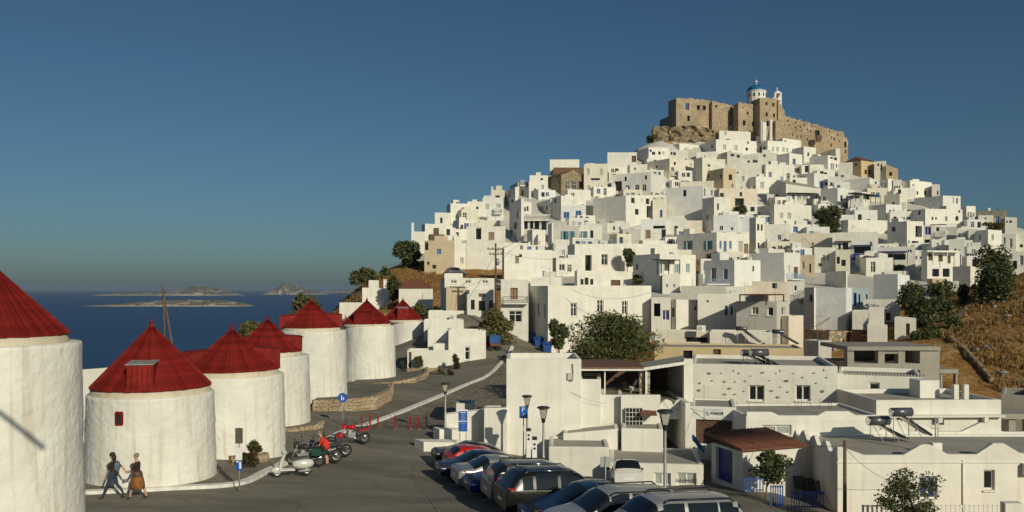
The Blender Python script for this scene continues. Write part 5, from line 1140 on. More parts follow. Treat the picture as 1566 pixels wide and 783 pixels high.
b = MB(); s = face_s(C, u, 1077); b.obox(q3(C+u*s+nf*.003, zat(C, u, s, 620)), u*.9, nf*.03, (0, 0, 1.45)); b.build('blocked_door', 'white', root)
h = HID['tiledtop']; C, u, v, wd, dp, zt, root = (h[k] for k in ('C', 'u', 'v', 'wd', 'dp', 'zt', 'root')); nf = Vector((u.y, -u.x, 0))
tm = MB(); tm.tube((0, 0, 0), -nf*.5, .07, n=6); tmesh = tm.mesh('ridge_tile', 'rooftop')
for i in range(26):
    t = bpy.data.objects.new('ridge_tile', tmesh); COL.objects.link(t); t.parent = root; t.location = q3(C+u*(.6+i*.2)+nf*.06, zt+.03)-root.location
# shop sign and garage boards
h = HID['garagewall']; C, u, v, wd, dp, zt, root = (h[k] for k in ('C', 'u', 'v', 'wd', 'dp', 'zt', 'root')); nf = Vector((u.y, -u.x, 0))
def text(s, loc, size, mat, parent, rz=0, name='lettering'):
    cu = bpy.data.curves.new(name, 'FONT'); cu.body = s; cu.size = size; cu.align_x = 'CENTER'; cu.align_y = 'CENTER'; cu.extrude = .003; cu.materials.append(MATS[mat])
    tmp = bpy.data.objects.new('tmp', cu); mt = bpy.data.meshes.new_from_object(tmp); bpy.data.objects.remove(tmp)
    if not mt.materials: mt.materials.append(MATS[mat])
    o = bpy.data.objects.new(name, mt); COL.objects.link(o); wp = Vector((0, 0, 0)); q = parent
    while q is not None: wp += q.location; q = q.parent
    o.parent = parent; o.location = Vector(loc)-wp; o.rotation_euler = (R(90), 0, rz); return o
s = face_s(C, u, 1092); c = q3(C+u*s, zat(C, u, s, 631.5)); rz = math.atan2(u.y, u.x)
sg = thing('shop_sign', 'pale sign board with a black name strip above the brown garage door', 'sign', c+nf*.01)
b = MB(); b.obox(c-u*.55+nf*.01-Vector((0, 0, .29)), u*1.1, nf*.03, (0, 0, .58)); b.build('board', 'bluish', sg)
b = MB(); b.obox(c-u*.2+nf*.042-Vector((0, 0, .08)), u*.72, nf*.006, (0, 0, .14)); b.build('name_strip', 'plastic', sg)
text('ΝΑΥΤΗΣ', c+u*.14+nf*.05-Vector((0, 0, .01)), .15, 'signwhite', sg, rz)
b = MB(); b.poly([c-u*.45+nf*.045-Vector((0, 0, .15)), c-u*.25+nf*.045-Vector((0, 0, .18)), c-u*.4+nf*.045+Vector((0, 0, .2))]); b.poly([c-u*.5+nf*.045-Vector((0, 0, .15)), c-u*.46+nf*.045-Vector((0, 0, .15)), c-u*.43+nf*.045+Vector((0, 0, .22))]); b.build('sailing_emblem', 'greyshut', sg)
b = MB()
for i in range(2): b.obox(c-u*.2+nf*.042+Vector((0, 0, .12+.07*i)), u*(.7-.1*i), nf*.004, (0, 0, .025))
b.build('print_line', 'greyshut', sg)
h2 = HID['greydoors']; C, u, v = (h2[k] for k in ('C', 'u', 'v')); nf = Vector((u.y, -u.x, 0)); s = face_s(C, u, 1050); text('CAVANTIE', q3(C+u*s, zat(C, u, s, 735))+nf*.02, .24, 'plastic', h2['root'], math.atan2(u.y, u.x))

# cafe terrace between the cube building and the studded house
def slab_thing(): pass
root = thing('cafe_terrace', 'open cafe terrace with a brown flat roof, white post and stone pillars', 'terrace', (P(930, 605, 53).x, 53, P(930, 605, 53).z))
def hbox(b, x0, x1, ya, yb, D0, D1, m=0):
    """box whose front face covers these columns and rows at distance D0 and that reaches back to D1"""
    a, c = P(x0, yb, D0), P(x1, yb, D0); t = P(x0, ya, D0).z-a.z; b.hexa([a, c, c+Vector((0, D1-D0, 0)), a+Vector((0, D1-D0, 0))], [p+Vector((0, 0, t)) for p in (a, c, c+Vector((0, D1-D0, 0)), a+Vector((0, D1-D0, 0)))], m)
b = MB(); hbox(b, 884, 986, 564.5, 567, 52, 58); b.build('roof_edge', 'frame', root)
b = MB(); hbox(b, 885, 987, 561.5, 564.4, 52.1, 57.8); b.build('roof', 'brownroof', root)
b = MB(); hbox(b, 888, 992, 604, 625, 52.2, 58.5); b.build('floor', 'paving', root)
b = MB(); hbox(b, 888, 1000, 560, 606, 58.6, 58.9); b.build('back_wall', 'wood', root)  # dark brown put in for the shade under the terrace roof
b = MB(); hbox(b, 924.2, 926, 567, 605, 52.3, 52.4); b.build('post', 'frame', root)
for x0, x1 in ((978, 985), (987, 994)):
    b = MB(); hbox(b, x0, x1, 566, 612, 52.5, 52.9); b.build('pillar', 'rubble', root)
b = MB(); hbox(b, 918, 950, 604, 607, 52, 52.2); b.build('low_wall', 'white', root)
for k, (x, D) in enumerate(((945, 55), (905, 55.5), (960, 56))):
    p = P(x, 604, 52.2); p = Vector(((x-CX)*D/F, D, p.z)); t = thing('cafe_table', ['small dark cafe table behind the white terrace post', 'dark cafe table in the inner corner of the roofed terrace', 'dark cafe table near the stone pillars of the terrace'][k], 'table', p)
    b = MB(); b.tube(p, p+Vector((0, 0, .72)), .03); b.lathe(p, [(.0, 0), (.22, 0), (.2, .03), (.03, .05)], n=12); b.build('leg', 'iron', t); b = MB(); b.lathe(p+Vector((0, 0, .72)), [(0, 0), (.36, 0), (.36, .03), (0, .03)], n=18); b.build('top', 'wood', t)
p = P(968, 604, 53); t = thing('folding_chair', 'white folding chair standing open on the cafe terrace', 'chair', p)
b = MB(); b.tube(p+Vector((-.2, 0, 0)), p+Vector((.28, .1, .95)), .022); b.tube(p+Vector((-.2, .4, 0)), p+Vector((.28, .5, .95)), .022); b.build('frame', 'frame', t)
b = MB(); b.tube(p+Vector((.25, 0, 0)), p+Vector((-.15, .05, .55)), .022); b.tube(p+Vector((.25, .4, 0)), p+Vector((-.15, .45, .55)), .022); b.build('leg', 'frame', t)
b = MB(); b.obox(p+Vector((-.2, .02, .45)), (.4, 0, 0), (0, .42, 0), (0, 0, .03)); b.build('seat', 'frame', t); b = MB(); b.obox(p+Vector((.17, .02, .62)), (.12, .02, .28), (0, .42, 0), (.03, 0, 0)); b.build('backrest', 'frame', t)
p = P(955, 604, 54.5); t = thing('potted_plant', 'orange brown pot with a dry plant beside the folding chair', 'plant', p)
b = MB(); b.lathe(p, [(.12, 0), (.2, .32), (.22, .33)], n=14); b.build('pot', 'tanwood', t); b = MB()
for i in range(40):
    a = random.uniform(0, 6.28); r_ = random.uniform(0, .22); q = p+Vector((math.cos(a)*r_, math.sin(a)*r_, .35+random.random()*.5)); b.poly([q, q+Vector((.07, .02, .04)), q+Vector((.02, .05, .09))])
b.build('leaves', 'tanwood', t)
# awning shed with a slanting grey roof
root = thing('open_shed', 'open shed with a slanting grey roof and white fascia beside the stone pillars', 'shed', (P(1020, 612, 52).x, 52, P(1020, 612, 52).z))
b = MB(); a = [P(984, 563, 52), P(1050, 552.5, 52), P(1042, 543, 59), P(975, 554, 59)]; a[2].y = a[3].y = 58.5; b.hexa([p-Vector((0, 0, .12)) for p in a], a); b.build('roof', 'rooftop', root)
b = MB(); a, c = P(984, 567, 51.95), P(1051, 557, 51.95); a2, c2 = P(984, 562.5, 51.95), P(1051, 552, 51.95); e = Vector((0, .04, 0)); b.hexa([a, c, c+e, a+e], [a2, c2, c2+e, a2+e]); b.build('fascia', 'frame', root)
b = MB(); hbox(b, 1046, 1060, 549, 640, 52, 52.6); b.build('pier', 'white', root)
b = MB(); hbox(b, 990, 1050, 552, 620, 58.6, 58.9); b.build('back_wall', 'wood', root)  # coloured dark to stand in for the shaded depth of the shed
b = MB(); hbox(b, 1046.5, 1049.5, 560, 612, 52.8, 58.5); b.build('side_wall', 'greywall', root)
b = MB(); hbox(b, 993, 1050, 612, 640, 52.1, 58.5); b.build('floor', 'paving', root)
b = MB()
for x0, x1, D in ((1000, 1004, 52.2),): hbox(b, x0-13, x0-10, 565, 612, D, D+.2)
b.build('post', 'frame', root)
# scalloped white wall in front of it
root = thing('scalloped_wall', 'white garden wall with rounded scallops along its top', 'wall', P(1000, 640, 51.3))
o0 = P(958, 640, 51.3); o0.z = 0; prof = []
for x, y in [(958, 604), (985, 605), (1000, 613), (1008, 616)]: prof.append(((x-958)*51.3/F, zat(Vector((o0.x, 51.3, 0)), Vector((1, 0, 0)), 0, y)))
for cx_ in (1020, 1040):
    for a in range(0, 181, 20): prof.append(((cx_-9*math.cos(R(a))-958)*51.3/F, zat(Vector((o0.x, 51.3, 0)), Vector((1, 0, 0)), 0, 619-8*math.sin(R(a)))))
prof.append(((1052-958)*51.3/F, zat(Vector((o0.x, 51.3, 0)), Vector((1, 0, 0)), 0, 619)))
zb = P(958, 641, 51.3).z; profile_wall(root, o0, Vector((1, 0, 0)), prof, .3, zb, name='wall')
# barred window block below
root = thing('barred_window', 'large dark window with a white grid of bars under a red awning', 'window', P(968, 655, 50.5))
b = MB(); hbox(b, 957, 983, 624, 651, 50.8, 51); b.build('pane', 'glass', root); b = MB()
for i in range(6): x = 957+26*i/5; hbox(b, x-.3, x+.3, 624, 651, 50.74, 50.79)
for i in range(5): y = 624+27*i/4; hbox(b, 957, 983, y-.3, y+.3, 50.7, 50.75)
b.build('grille', 'frame', root)
b = MB(); a = [P(980, 636, 50), P(1005, 636, 50), P(1003, 628, 51.2), P(978, 626, 51.2)]; b.hexa(a, [p+Vector((0, 0, .04)) for p in a]); b.build('awning', 'redroof', root)
b = MB(); hbox(b, 950, 1010, 604, 656, 51.05, 51.3); b.build('wall', 'white', root)
# covered passage right of the scalloped wall
root = thing('passage_wall', 'shaded white wall of the covered passage beside the lamp', 'wall', P(1050, 690, 51))
b = MB(); hbox(b, 1048, 1056, 616, 695, 49.9, 56); b.build('pier', 'white', root)
b = MB(); hbox(b, 1012, 1049, 627, 641, 51.2, 55); b.build('lintel', 'white', root)
# concrete frame of the unfinished building
D0 = 68; root = thing('unfinished_building', 'unfinished bare concrete building of slabs and pillars below the brown hillside', 'building', P(1366, 610, D0))
b = MB(); hbox(b, 1296, 1438, 530, 536, D0, D0+6); b.build('roof_slab', 'concrete', root)
for x0, x1, y1 in ((1296, 1306, 556), (1343, 1353, 560), (1374, 1384, 570)):
    b = MB(); hbox(b, x0, x1, 536, y1, D0+.2, D0+.9); b.build('pillar', 'concrete', root)
b = MB(); hbox(b, 1407, 1437, 536, 612, D0+.2, D0+5); b.build('wall', 'concrete', root)
b = MB(); hbox(b, 1352, 1375, 536.2, 541, D0+.25, D0+.6); b.build('beam', 'concrete', root)
b = MB(); hbox(b, 1296, 1407, 556, 566, D0+.1, D0+5.5); b.build('floor_slab', 'concrete', root)
b = MB(); hbox(b, 1296, 1375, 536, 556, D0+5.6, D0+5.9); b.build('back_wall', 'concrete', root)
b = MB(); hbox(b, 1437.5, 1466, 565, 571, D0+1, D0+4); b.build('lean_to_slab', 'concrete', root)
for x in (1440, 1463): 
    b = MB(); hbox(b, x-1.5, x+1.5, 571, 606, D0+1.2, D0+1.6); b.build('pillar', 'concrete', root)
# grey ruined outbuilding on the far right
root = thing('concrete_shell', 'roofless concrete shell with square piers on the slope below the brown hillside', 'building', P(1545, 660, 54))
b = MB(); hbox(b, 1532, 1590, 633, 641, 53, 57); b.build('slab', 'concrete', root)
for x in (1548, 1580):
    b = MB(); hbox(b, x-5, x+5, 641, 672, 53.2, 54); b.build('pier', 'concrete', root)
# red notice on the wall
c = P(1412, 606, 58.5); root = thing('red_notice', 'small red notice board with white lettering fixed beside the grey framed window', 'sign', c)
b = MB(); b.box(c, (.42, .04, .42)); b.build('board', 'redbright', root); b = MB(); b.box(c+Vector((0, -.025, .08)), (.24, .01, .08)); b.box(c+Vector((0, -.025, -.06)), (.26, .01, .07)); b.build('lettering', 'signwhite', root)
# rusty rebar on the flat terrace
h = HID['flatterrace']; C, u, v, zt, root = (h[k] for k in ('C', 'u', 'v', 'zt', 'root'))
for x in (1157, 1160, 1169, 1173, 1246, 1249, 1252, 1262, 1269, 1283, 1292, 1300, 1307):
    s = face_s(C, u, x); p = q3(C+u*s+v*(.3+(x*7 % 5)*.8), zt-.15); b = MB(); b.tube(p, p+Vector((random.uniform(-.05, .05), 0, random.uniform(.45, .85))), .012, n=5); b.build('rebar', 'rust', root)

# ---------------------------------------------------------------- solar water heaters, tanks, aerials on roofs
def heater(px, py, D, L, label, twist=20, up=1.0):
    p = P(px, py, D); root = thing('solar_heater', label, 'solar heater', p, 'solar water heaters on the roofs'); a = R(twist); d = Vector((math.cos(a), math.sin(a), 0)); n = Vector((math.sin(a), -math.cos(a), 0))
    b = MB(); c = p+Vector((0, 0, 1.0*up)); r_ = .27*L/1.3; b.tube(c-d*L/2, c+d*L/2, r_, n=18); b.build('tank', 'tank', root)
    for s in (-1, 1):
        b = MB(); b.tube(c+d*s*L/2, c+d*s*(L/2+.03), r_*1.02, r_*.9, n=18); b.build('end_cap', 'steel', root)
    b = MB()
    for s in (-.38, .38):
        b.tube(p+d*L*s, c+d*L*s, .022, n=5); b.tube(p+d*L*s+n*.9+d*.2, c+d*L*s, .018, n=5)
    b.build('stand', 'galv', root)
    b = MB(); t0 = c-Vector((0, 0, .28))+d*.15; e = d*1.55-Vector((0, 0, .8*up)); w_ = n*-.9
    b.hexa([t0, t0+e, t0+e+w_, t0+w_], [x+Vector((.04, 0, .09)) for x in (t0, t0+e, t0+e+w_, t0+w_)]); b.build('collector', 'panel', root); return root
heater(1343, 671, 44.5, 1.15, 'dark horizontal solar heater tank on the wavy parapet roof', 8, .95)
heater(1378, 667, 44, 1.1, 'silver ended solar heater with a slanting panel on the wavy parapet roof', 6, 1.25)
heater(1146, 556, 63, 1.2, 'black solar heater above the stone studded house, set further back', 10, .8)
heater(1161, 560, 62, 1.3, 'large solar heater with silver cap on the stone studded house', 8, 1.0)
heater(1134, 523, 82, 1.0, 'tan ended solar heater with a long panel above the ochre wall', -30, 1.3)
heater(1190, 525, 80, 1.0, 'round grey solar heater drum near the grey plastered house', -30, 1.1)
heater(1233, 372, 186, 1.2, 'small dark solar heater against the pink tan wall in the town', 10, 1.2)
heater(1196, 388, 180, 1.2, 'solar heater under the sloping grey roof edge in the town', 10, 1.1)
def condenser(px, py, D, label):
    p = P(px, py, D); root = thing('air_conditioner', label, 'air conditioner', p, 'air conditioner boxes on walls and roofs')
    b = MB(); b.box(p+Vector((0, 0, .3)), (.85, .32, .6)); b.build('case', 'frame', root); b = MB(); b.tube(p+Vector((-.12, -.165, .3)), p+Vector((-.12, -.18, .3)), .23, n=18); b.build('fan_grille', 'greyshut', root)
condenser(1072, 507, 84, 'cream air conditioner box beside the white house with the narrow blue window'); condenser(693, 489, 104, 'air conditioner box on the low roof behind the last windmill'); condenser(1000, 522, 83, 'air conditioner box at the end of the cream wall by the tamarisk')
def aerial(px, py, D, hgt, label):
    p = P(px, py, D); root = thing('tv_aerial', label, 'aerial', p, 'television aerials on the roofs')
    b = MB(); b.tube(p-Vector((0, 0, .4)), p+Vector((0, 0, hgt)), .025, n=5); b.build('pole', 'galv', root); b = MB(); t = p+Vector((0, 0, hgt-.1)); b.tube(t+Vector((-.6, 0, 0)), t+Vector((.6, .1, 0)), .014, n=4)
    for i in range(6): x = -.55+.22*i; b.tube(t+Vector((x, -.3, 0)), t+Vector((x, .3, .02)), .009, n=4)
    b.build('boom', 'galv', root)
for k, (x, y, D, hg) in enumerate(((841, 437, 104, 2.2), (859, 437, 102, 1.6), (1139, 458, 120, 2.4), (720, 305, 215, 2.6), (1000, 370, 190, 2), (1165, 385, 178, 2.4), (1250, 515, 88, 2.2), (1292, 300, 228, 1.8), (1475, 345, 190, 2))):
    aerial(x, y, D, hg, ['thin aerial above the shaded side of the large cream white house', 'aerial at the corner of the large cream white house', 'aerial on the roof over the white house with the narrow blue window', 'aerial on the crest roofline of the town', 'aerial near the long low glass railed house', 'aerial beside the rough grey house with a light blue railing', 'tall bare pole on the tan rubble stone house', 'aerial near the shaded gable house', 'aerial below the green balcony house'][k])

c = P(871.5, 575.5, 50.9); root = thing('meter_box', 'pale meter box with a looping cable high on the blank white cube building', 'meter box', c); b = MB(); b.box(c, (.28, .14, .42)); b.build('case', 'greywall', root); b = MB(); b.path([c+Vector((.16, -.02, .75)), c+Vector((.19, -.03, .1)), c+Vector((.16, -.03, -.25)), c+Vector((.02, -.03, -.3)), c+Vector((-.02, -.02, -.2))], .022); b.build('cable_loop', 'plastic', root)

h = HID['flatterrace']; C, u, v, zt, root = (h[k] for k in ('C', 'u', 'v', 'zt', 'root')); nf = Vector((u.y, -u.x, 0))
profile_wall(root, C+nf*.012, u, px_prof(C, u, [(1142, 630), (1180, 630), (1192, 635.5), (1250, 635.5), (1262, 629), (1298, 629), (1310, 635.5), (1343, 635.5)]), .22, zt-.3)
h = HID['bandhouse']; C, u, v, zt, root = (h[k] for k in ('C', 'u', 'v', 'zt', 'root')); nf = Vector((u.y, -u.x, 0))
b = MB(); zc = zat(C, u, 3, 637); b.obox(q3(C+nf*.005, zc), u*(h['wd']+.02), nf*.45, (0, 0, .12)); b.build('ledge', 'white', root)
for x in (1360, 1430, 1500): s = face_s(C, u, x); b = MB(); b.obox(q3(C+u*s+nf*.006, zc-.32), u*.25, nf*.4, (0, 0, .315)); b.build('bracket', 'white', root)
for x in (1487, 1503):
    s = face_s(C, u, x); b = MB(); b.obox(q3(C+u*s+v*2.0, zt-.3), u*.3, v*.3, (0, 0, 1.0)); b.build('roof_stub', 'white', root)
b = MB(); s = face_s(C, u, 1448); b.obox(q3(C+u*s+v*3.2, zt-.3), u*1.3, v*1.4, (0, 0, 1.15)); b.build('stair_head', 'white', root)
# ---------------------------------------------------------------- cars
def paint(name, col, metal=.0): plain(name, col, rough=.28, metal=metal, var=.05, scale=1.5, coat=.35, spec=.25)
paint('car_black', (.018, .019, .02)); paint('car_red', (.45, .012, .012), 0); paint('car_navy', (.012, .018, .05)); paint('car_silver', (.34, .335, .32), .45); paint('car_blue', (.012, .035, .20))
paint('car_grey', (.20, .20, .19), .4); paint('car_darkblue', (.012, .03, .075)); paint('car_white', (.66, .65, .60), .1); paint('car_lightgrey', (.42, .42, .40), .3); paint('car_taupe', (.012, .011, .010), 0)
plain('car_glass', (.010, .014, .017), rough=.03, var=.1, spec=.5); plain('lamp', (.55, .56, .55), rough=.1, metal=.4); plain('tail', (.42, .012, .012), rough=.15); plain('alloy', (.42, .42, .41), rough=.3, metal=.9); plain('plate', (.75, .75, .72), rough=.5); plain('chrome', (.7, .7, .7), rough=.12, metal=1)
STY = {
 'hatch': (3.9, 1.68, 1.47, [(0, .62), (.08, .72), (.9, .92), (1.65, 1.40), (2.1, 1.47), (3.0, 1.44), (3.5, 1.30), (3.78, .95), (3.9, .85)], [(1.25, 2.35), (2.45, 3.2)], .92),
 'sedan': (4.4, 1.72, 1.45, [(0, .6), (.08, .70), (1.1, .90), (1.9, 1.38), (2.4, 1.45), (3.0, 1.42), (3.7, 1.04), (4.25, .98), (4.4, .86)], [(1.5, 2.5), (2.6, 3.35)], .92),
 'suv': (4.45, 1.82, 1.66, [(0, .75), (.1, .9), (1.05, 1.08), (1.75, 1.56), (2.2, 1.66), (3.6, 1.64), (3.95, 1.55), (4.3, 1.12), (4.45, .95)], [(1.4, 2.45), (2.55, 3.4), (3.48, 3.85)], 1.06),
 'boxsuv': (4.3, 1.76, 1.72, [(0, .8), (.08, 1.0), (1.0, 1.1), (1.5, 1.60), (1.85, 1.70), (3.8, 1.72), (4.1, 1.66), (4.22, 1.1), (4.3, .95)], [(1.4, 2.4), (2.5, 3.35), (3.43, 4.0)], 1.12),
 'van': (4.35, 1.74, 1.64, [(0, .7), (.1, .85), (.85, 1.02), (1.55, 1.52), (2.0, 1.64), (3.6, 1.60), (4.05, 1.45), (4.25, 1.0), (4.35, .9)], [(1.2, 2.25), (2.35, 3.2), (3.28, 3.8)], 1.0),
 'micro': (2.6, 1.52, 1.53, [(0, .7), (.06, .85), (.5, .98), (1.1, 1.48), (1.4, 1.53), (2.1, 1.5), (2.45, 1.05), (2.6, .85)], [(.75, 1.7), (1.78, 2.1)], .98)}
def wheel_mesh(name, r, w_, m, prof):
    b = MB(); n = 28; k = len(prof); 
    for j in range(n):
        t = 2*math.pi*j/n
        for rr, y in prof: b.v.append((rr*r*math.cos(t), y*w_, rr*r*math.sin(t)))
    for j in range(n):
        for q in range(k-1): b.f.append((j*k+q, ((j+1) % n)*k+q, ((j+1) % n)*k+q+1, j*k+q+1)); b.m.append(0); b.sm.append(True)
    return b.mesh(name, m)
TYRE = wheel_mesh('tyre', 1, 1, 'rubber', [(.66, -.45), (.93, -.5), (1, -.36), (1, .36), (.93, .5), (.66, .45)])
RIM = wheel_mesh('rim', 1, 1, 'alloy', [(0, -.36), (.2, -.38), (.22, -.3), (.58, -.4), (.67, -.46), (.67, .4)])
def car(style, color, px, py, D, label, rear_left=False, head=14, rails=None, scale=1, extra_white=False, loc=None, group='cars parked side by side in the lot', tint='car_glass'):
    L, W, Hh, prof, wins, belt = STY[style]; root = thing('parked_car', label, 'car', (0, 0, 0), group)
    hw = W/2; n = 84; xs = np.linspace(0, L, n); zt = np.interp(xs, [p[0] for p in prof], [p[1] for p in prof])
    ker = np.array([1, 2, 3, 2, 1])/9; zz = np.convolve(np.pad(zt, 2, mode='edge'), ker, 'valid'); zt = zz
    wid = hw*(1-.13*np.exp(-xs/.28)-.09*np.exp(-(L-xs)/.25)); low = .24+.10*np.exp(-xs/.2)+.12*np.exp(-(L-xs)/.2)
    rows = []
    for x, z, w_, lo in zip(xs, zt, wid, low):
        zb = min(belt-.06*(1-x/L), z-.015); gh = z-zb; tum = min(.26*gh+.02, .2); nr = 5; sec = [(w_*.90, lo), (w_*.985, lo+.14), (w_, (lo+zb)/2+.04), (w_*.985, zb-.06), (w_*.965, zb)]
        for k in range(1, nr+1): f = k/nr; sec.append((w_*.965-tum*f-.03*f**4, zb+(gh-.045*min(1, gh/.3))*f))
        e = sec[-1][0]; sec += [(e*.86, z-.008), (e*.5, z+.015), (0, z+.022)]; rows.append([(x, -y, zq) for y, zq in sec]+[(x, y, zq) for y, zq in sec[-2::-1]])
    m = len(rows[0]); half = (m-1)//2; B, Gs, Rf = MB(), MB(), MB(); wx = [L*.19, L*.81]; rw = .315 if style != 'micro' else .28
    if style in ('suv', 'boxsuv'): rw = .35
    for i in range(n-1):
        xm = (xs[i]+xs[i+1])/2; gh = (zt[i]+zt[i+1])/2-min(belt, zt[i]); sl = (zt[i+1]-zt[i])/(xs[i+1]-xs[i])
        for j in range(m-1):
            jj = j if j < half else m-2-j; f = [rows[i][j], rows[i+1][j], rows[i+1][j+1], rows[i][j+1]]; cz = sum(p[2] for p in f)/4
            if jj < 4 and any((xm-a)**2+(cz-rw)**2 < (rw+.055)**2 for a in wx): continue
            glass = False
            if 4 <= jj <= 8 and gh > .22 and any(a <= xm <= c for a, c in wins) and 4 < jj+.5 and cz < (zt[i]+zt[i+1])/2-.1: glass = True
            if jj >= 8 and gh > .10 and abs(sl) > .33 and .35*L*.5 < xm and (zt[i] > belt+.06): glass = True
            if jj == 9 and gh > .1 and abs(sl) > .33 and zt[i] > belt+.06: glass = True
            (Gs if glass else B).poly(f, 0, True)
    B.poly(rows[0][::-1]); B.poly(rows[-1])
    # weld the body so it shades as one skin
    def weld(mb, name, mat):
        o = mb.build(name, mat, root); bm = bmesh.new(); bm.from_mesh(o.data); bmesh.ops.remove_doubles(bm, verts=bm.verts, dist=.001); bmesh.ops.recalc_face_normals(bm, faces=bm.faces); bm.to_mesh(o.data); bm.free(); return o
    weld(B, 'body', color); weld(Gs, 'windows', tint)
    b = MB(); b.box((L/2, 0, .52), (L*.94, W*.78, .5)); b.build('underbody', 'plastic', root)
    for a in wx:
        for s in (-1, 1):
            t = bpy.data.objects.new('wheel', TYRE); COL.objects.link(t); t.parent = root; t.location = (a, s*(hw-.105), rw); t.scale = (rw, .2, rw)
            if s == 1: t.rotation_euler = (0, 0, math.pi)
            r_ = bpy.data.objects.new('rim', RIM); COL.objects.link(r_); r_.parent = t
    zl = float(np.interp(.2, xs, zt))-.12; zr = float(np.interp(L-.15, xs, zt))-.02
    for s in (-1, 1):
        b = MB(); b.sphere((.2, s*hw*.80, zl), 1, 12, 8, sq=(.2, .12, .075)); b.build('headlight', 'lamp', root)
        b = MB(); hh_ = .12 if style in ('suv', 'van', 'boxsuv', 'hatch') else .09; c_ = Vector((L-.16, s*hw*.80, zr-.1)); b.hexa([c_+Vector((-.16, -s*.03, -hh_*.5)), c_+Vector((.09, -s*.03, -hh_)), c_+Vector((.05, s*.10, -hh_)), c_+Vector((-.17, s*.15, -hh_*.4))], [c_+Vector((-.16, -s*.03, hh_)), c_+Vector((.06, -s*.03, hh_)), c_+Vector((.02, s*.10, hh_)), c_+Vector((-.17, s*.135, hh_))]); b.build('tail_light', 'tail', root)
        b = MB(); xm = float(wins[0][0])+.12; b.sphere((xm, s*(hw+.09), belt+.05), 1, 10, 7, sq=(.06, .1, .07)); b.tube((xm, s*(hw-.08), belt), (xm, s*(hw+.08), belt+.03), .02); b.build('mirror', 'plastic' if style == 'micro' else color, root)
        for a, c in wins[:2]: b = MB(); b.box((c-.1, s*(hw*.985+.005), belt-.17), (.16, .03, .03)); b.build('door_handle', 'chrome' if not color.endswith('white') else color, root)
        b = MB(); b.box(((wins[0][0]+wins[1][1])/2, s*(hw*.968+.003), belt+.008), (wins[1][1]-wins[0][0]+.3, .012, .022)); b.build('window_trim', 'chrome' if style == 'suv' else 'plastic', root)
        if rails:
            x0, x1 = wins[0][1]-.6, wins[-1][1]-.1; zz_ = [float(np.interp(q, xs, zt)) for q in (x0, x1)]; b = MB(); pts = [(x0, s*hw*.70, zz_[0]-.02), (x0+.15, s*hw*.70, zz_[0]+.07), (x1-.15, s*hw*.70, zz_[1]+.075), (x1, s*hw*.70, zz_[1]-.02)]; b.path([Vector(p) for p in pts], .024); b.build('roof_rail', rails, root)
    for x, sx in ((-.005, -1), (L+.005, 1)): b = MB(); b.box((x, 0, .55 if sx < 0 else .62), (.02, .5, .11)); b.build('number_plate', 'plate', root)
    b = MB(); b.box((.0, 0, .45), (.04, W*.6, .12)); b.build('grille', 'plastic', root)
    # set it down: left end at the given point of the picture, axis turned by head degrees
    h_ = R(head); d = Vector((math.cos(h_), math.sin(h_), 0)); a = P(px, py, D) if loc is None else Vector(loc)
    if rear_left: pos = a+d*L; rz = h_+math.pi
    else: pos = a; rz = h_
    f = pos+Matrix.Rotation(rz, 3, 'Z')@Vector((wx[0], 0, 0)); r_ = pos+Matrix.Rotation(rz, 3, 'Z')@Vector((wx[1], 0, 0)); zf, zr_ = H(f.x, f.y), H(r_.x, r_.y)
    pitch = math.atan2(zr_-zf, wx[1]-wx[0]); root.rotation_mode = 'XYZ'; root.location = (pos.x, pos.y, zf-(zr_-zf)/(wx[1]-wx[0])*wx[0]+.012); root.rotation_euler = (0, -pitch, rz); return root
CARS = [('hatch', 'car_black', 660, 44.6, 'black hatchback with its nose out, farthest in the row beside the red car', False, None),
 ('hatch', 'car_red', 676, 42.1, 'small bright red hatchback with its tail toward the road', True, None),
 ('hatch', 'car_navy', 667, 39.7, 'dark navy hatchback with pale headlights between the red and silver cars', False, None),
 ('sedan', 'car_silver', 693, 37.3, 'silver saloon with round red tail lights backing onto the road', True, None),
 ('sedan', 'car_blue', 711, 34.9, 'bright blue saloon nosing out between the silver saloon and the grey people carrier', False, 'plastic'),
 ('van', 'car_grey', 741, 32.5, 'grey people carrier with its tailgate toward the road', True, 'plastic'),
 ('suv', 'car_taupe', 763, 30.0, 'black brown sport utility car with chrome window line and swept red tail lights', True, 'chrome'),
 ('sedan', 'car_darkblue', 800, 27.5, 'dark blue car with a sky reflecting windscreen beside the silver estate', False, None),
 ('van', 'car_lightgrey', 838, 25.0, 'silver estate with a dark roof and black rails', False, 'plastic'),
 ('boxsuv', 'car_lightgrey', 900, 22.5, 'pale silver boxy off road car with black roof rails, last in the row', False, 'plastic')]
for st, colr, px, D, lab, rl, rails in CARS:
    X = (px-CX)*D/F; car(st, colr, px, 700, D, lab, rl, head=16, rails=rails, loc=(X, D, 0))
car('micro', 'car_white', 0, 0, 0, 'tiny white two seater car with a black rear window by the grey metal doors', False, head=-92, loc=((963-CX)*41.9/F+.05, 44.5, 0), group='cars parked by the houses')
car('hatch', 'car_grey', 0, 0, 0, 'dark car parked on the bank below the outside stairs of the tan house', True, head=-12, loc=(P(684, 417, 160).x, 158, 0), group='cars parked in the town'); car('suv', 'car_lightgrey', 0, 0, 0, 'pale car parked beside the tall utility pole', False, head=-20, loc=(P(734, 424, 140).x, 141, 0), group='cars parked in the town')

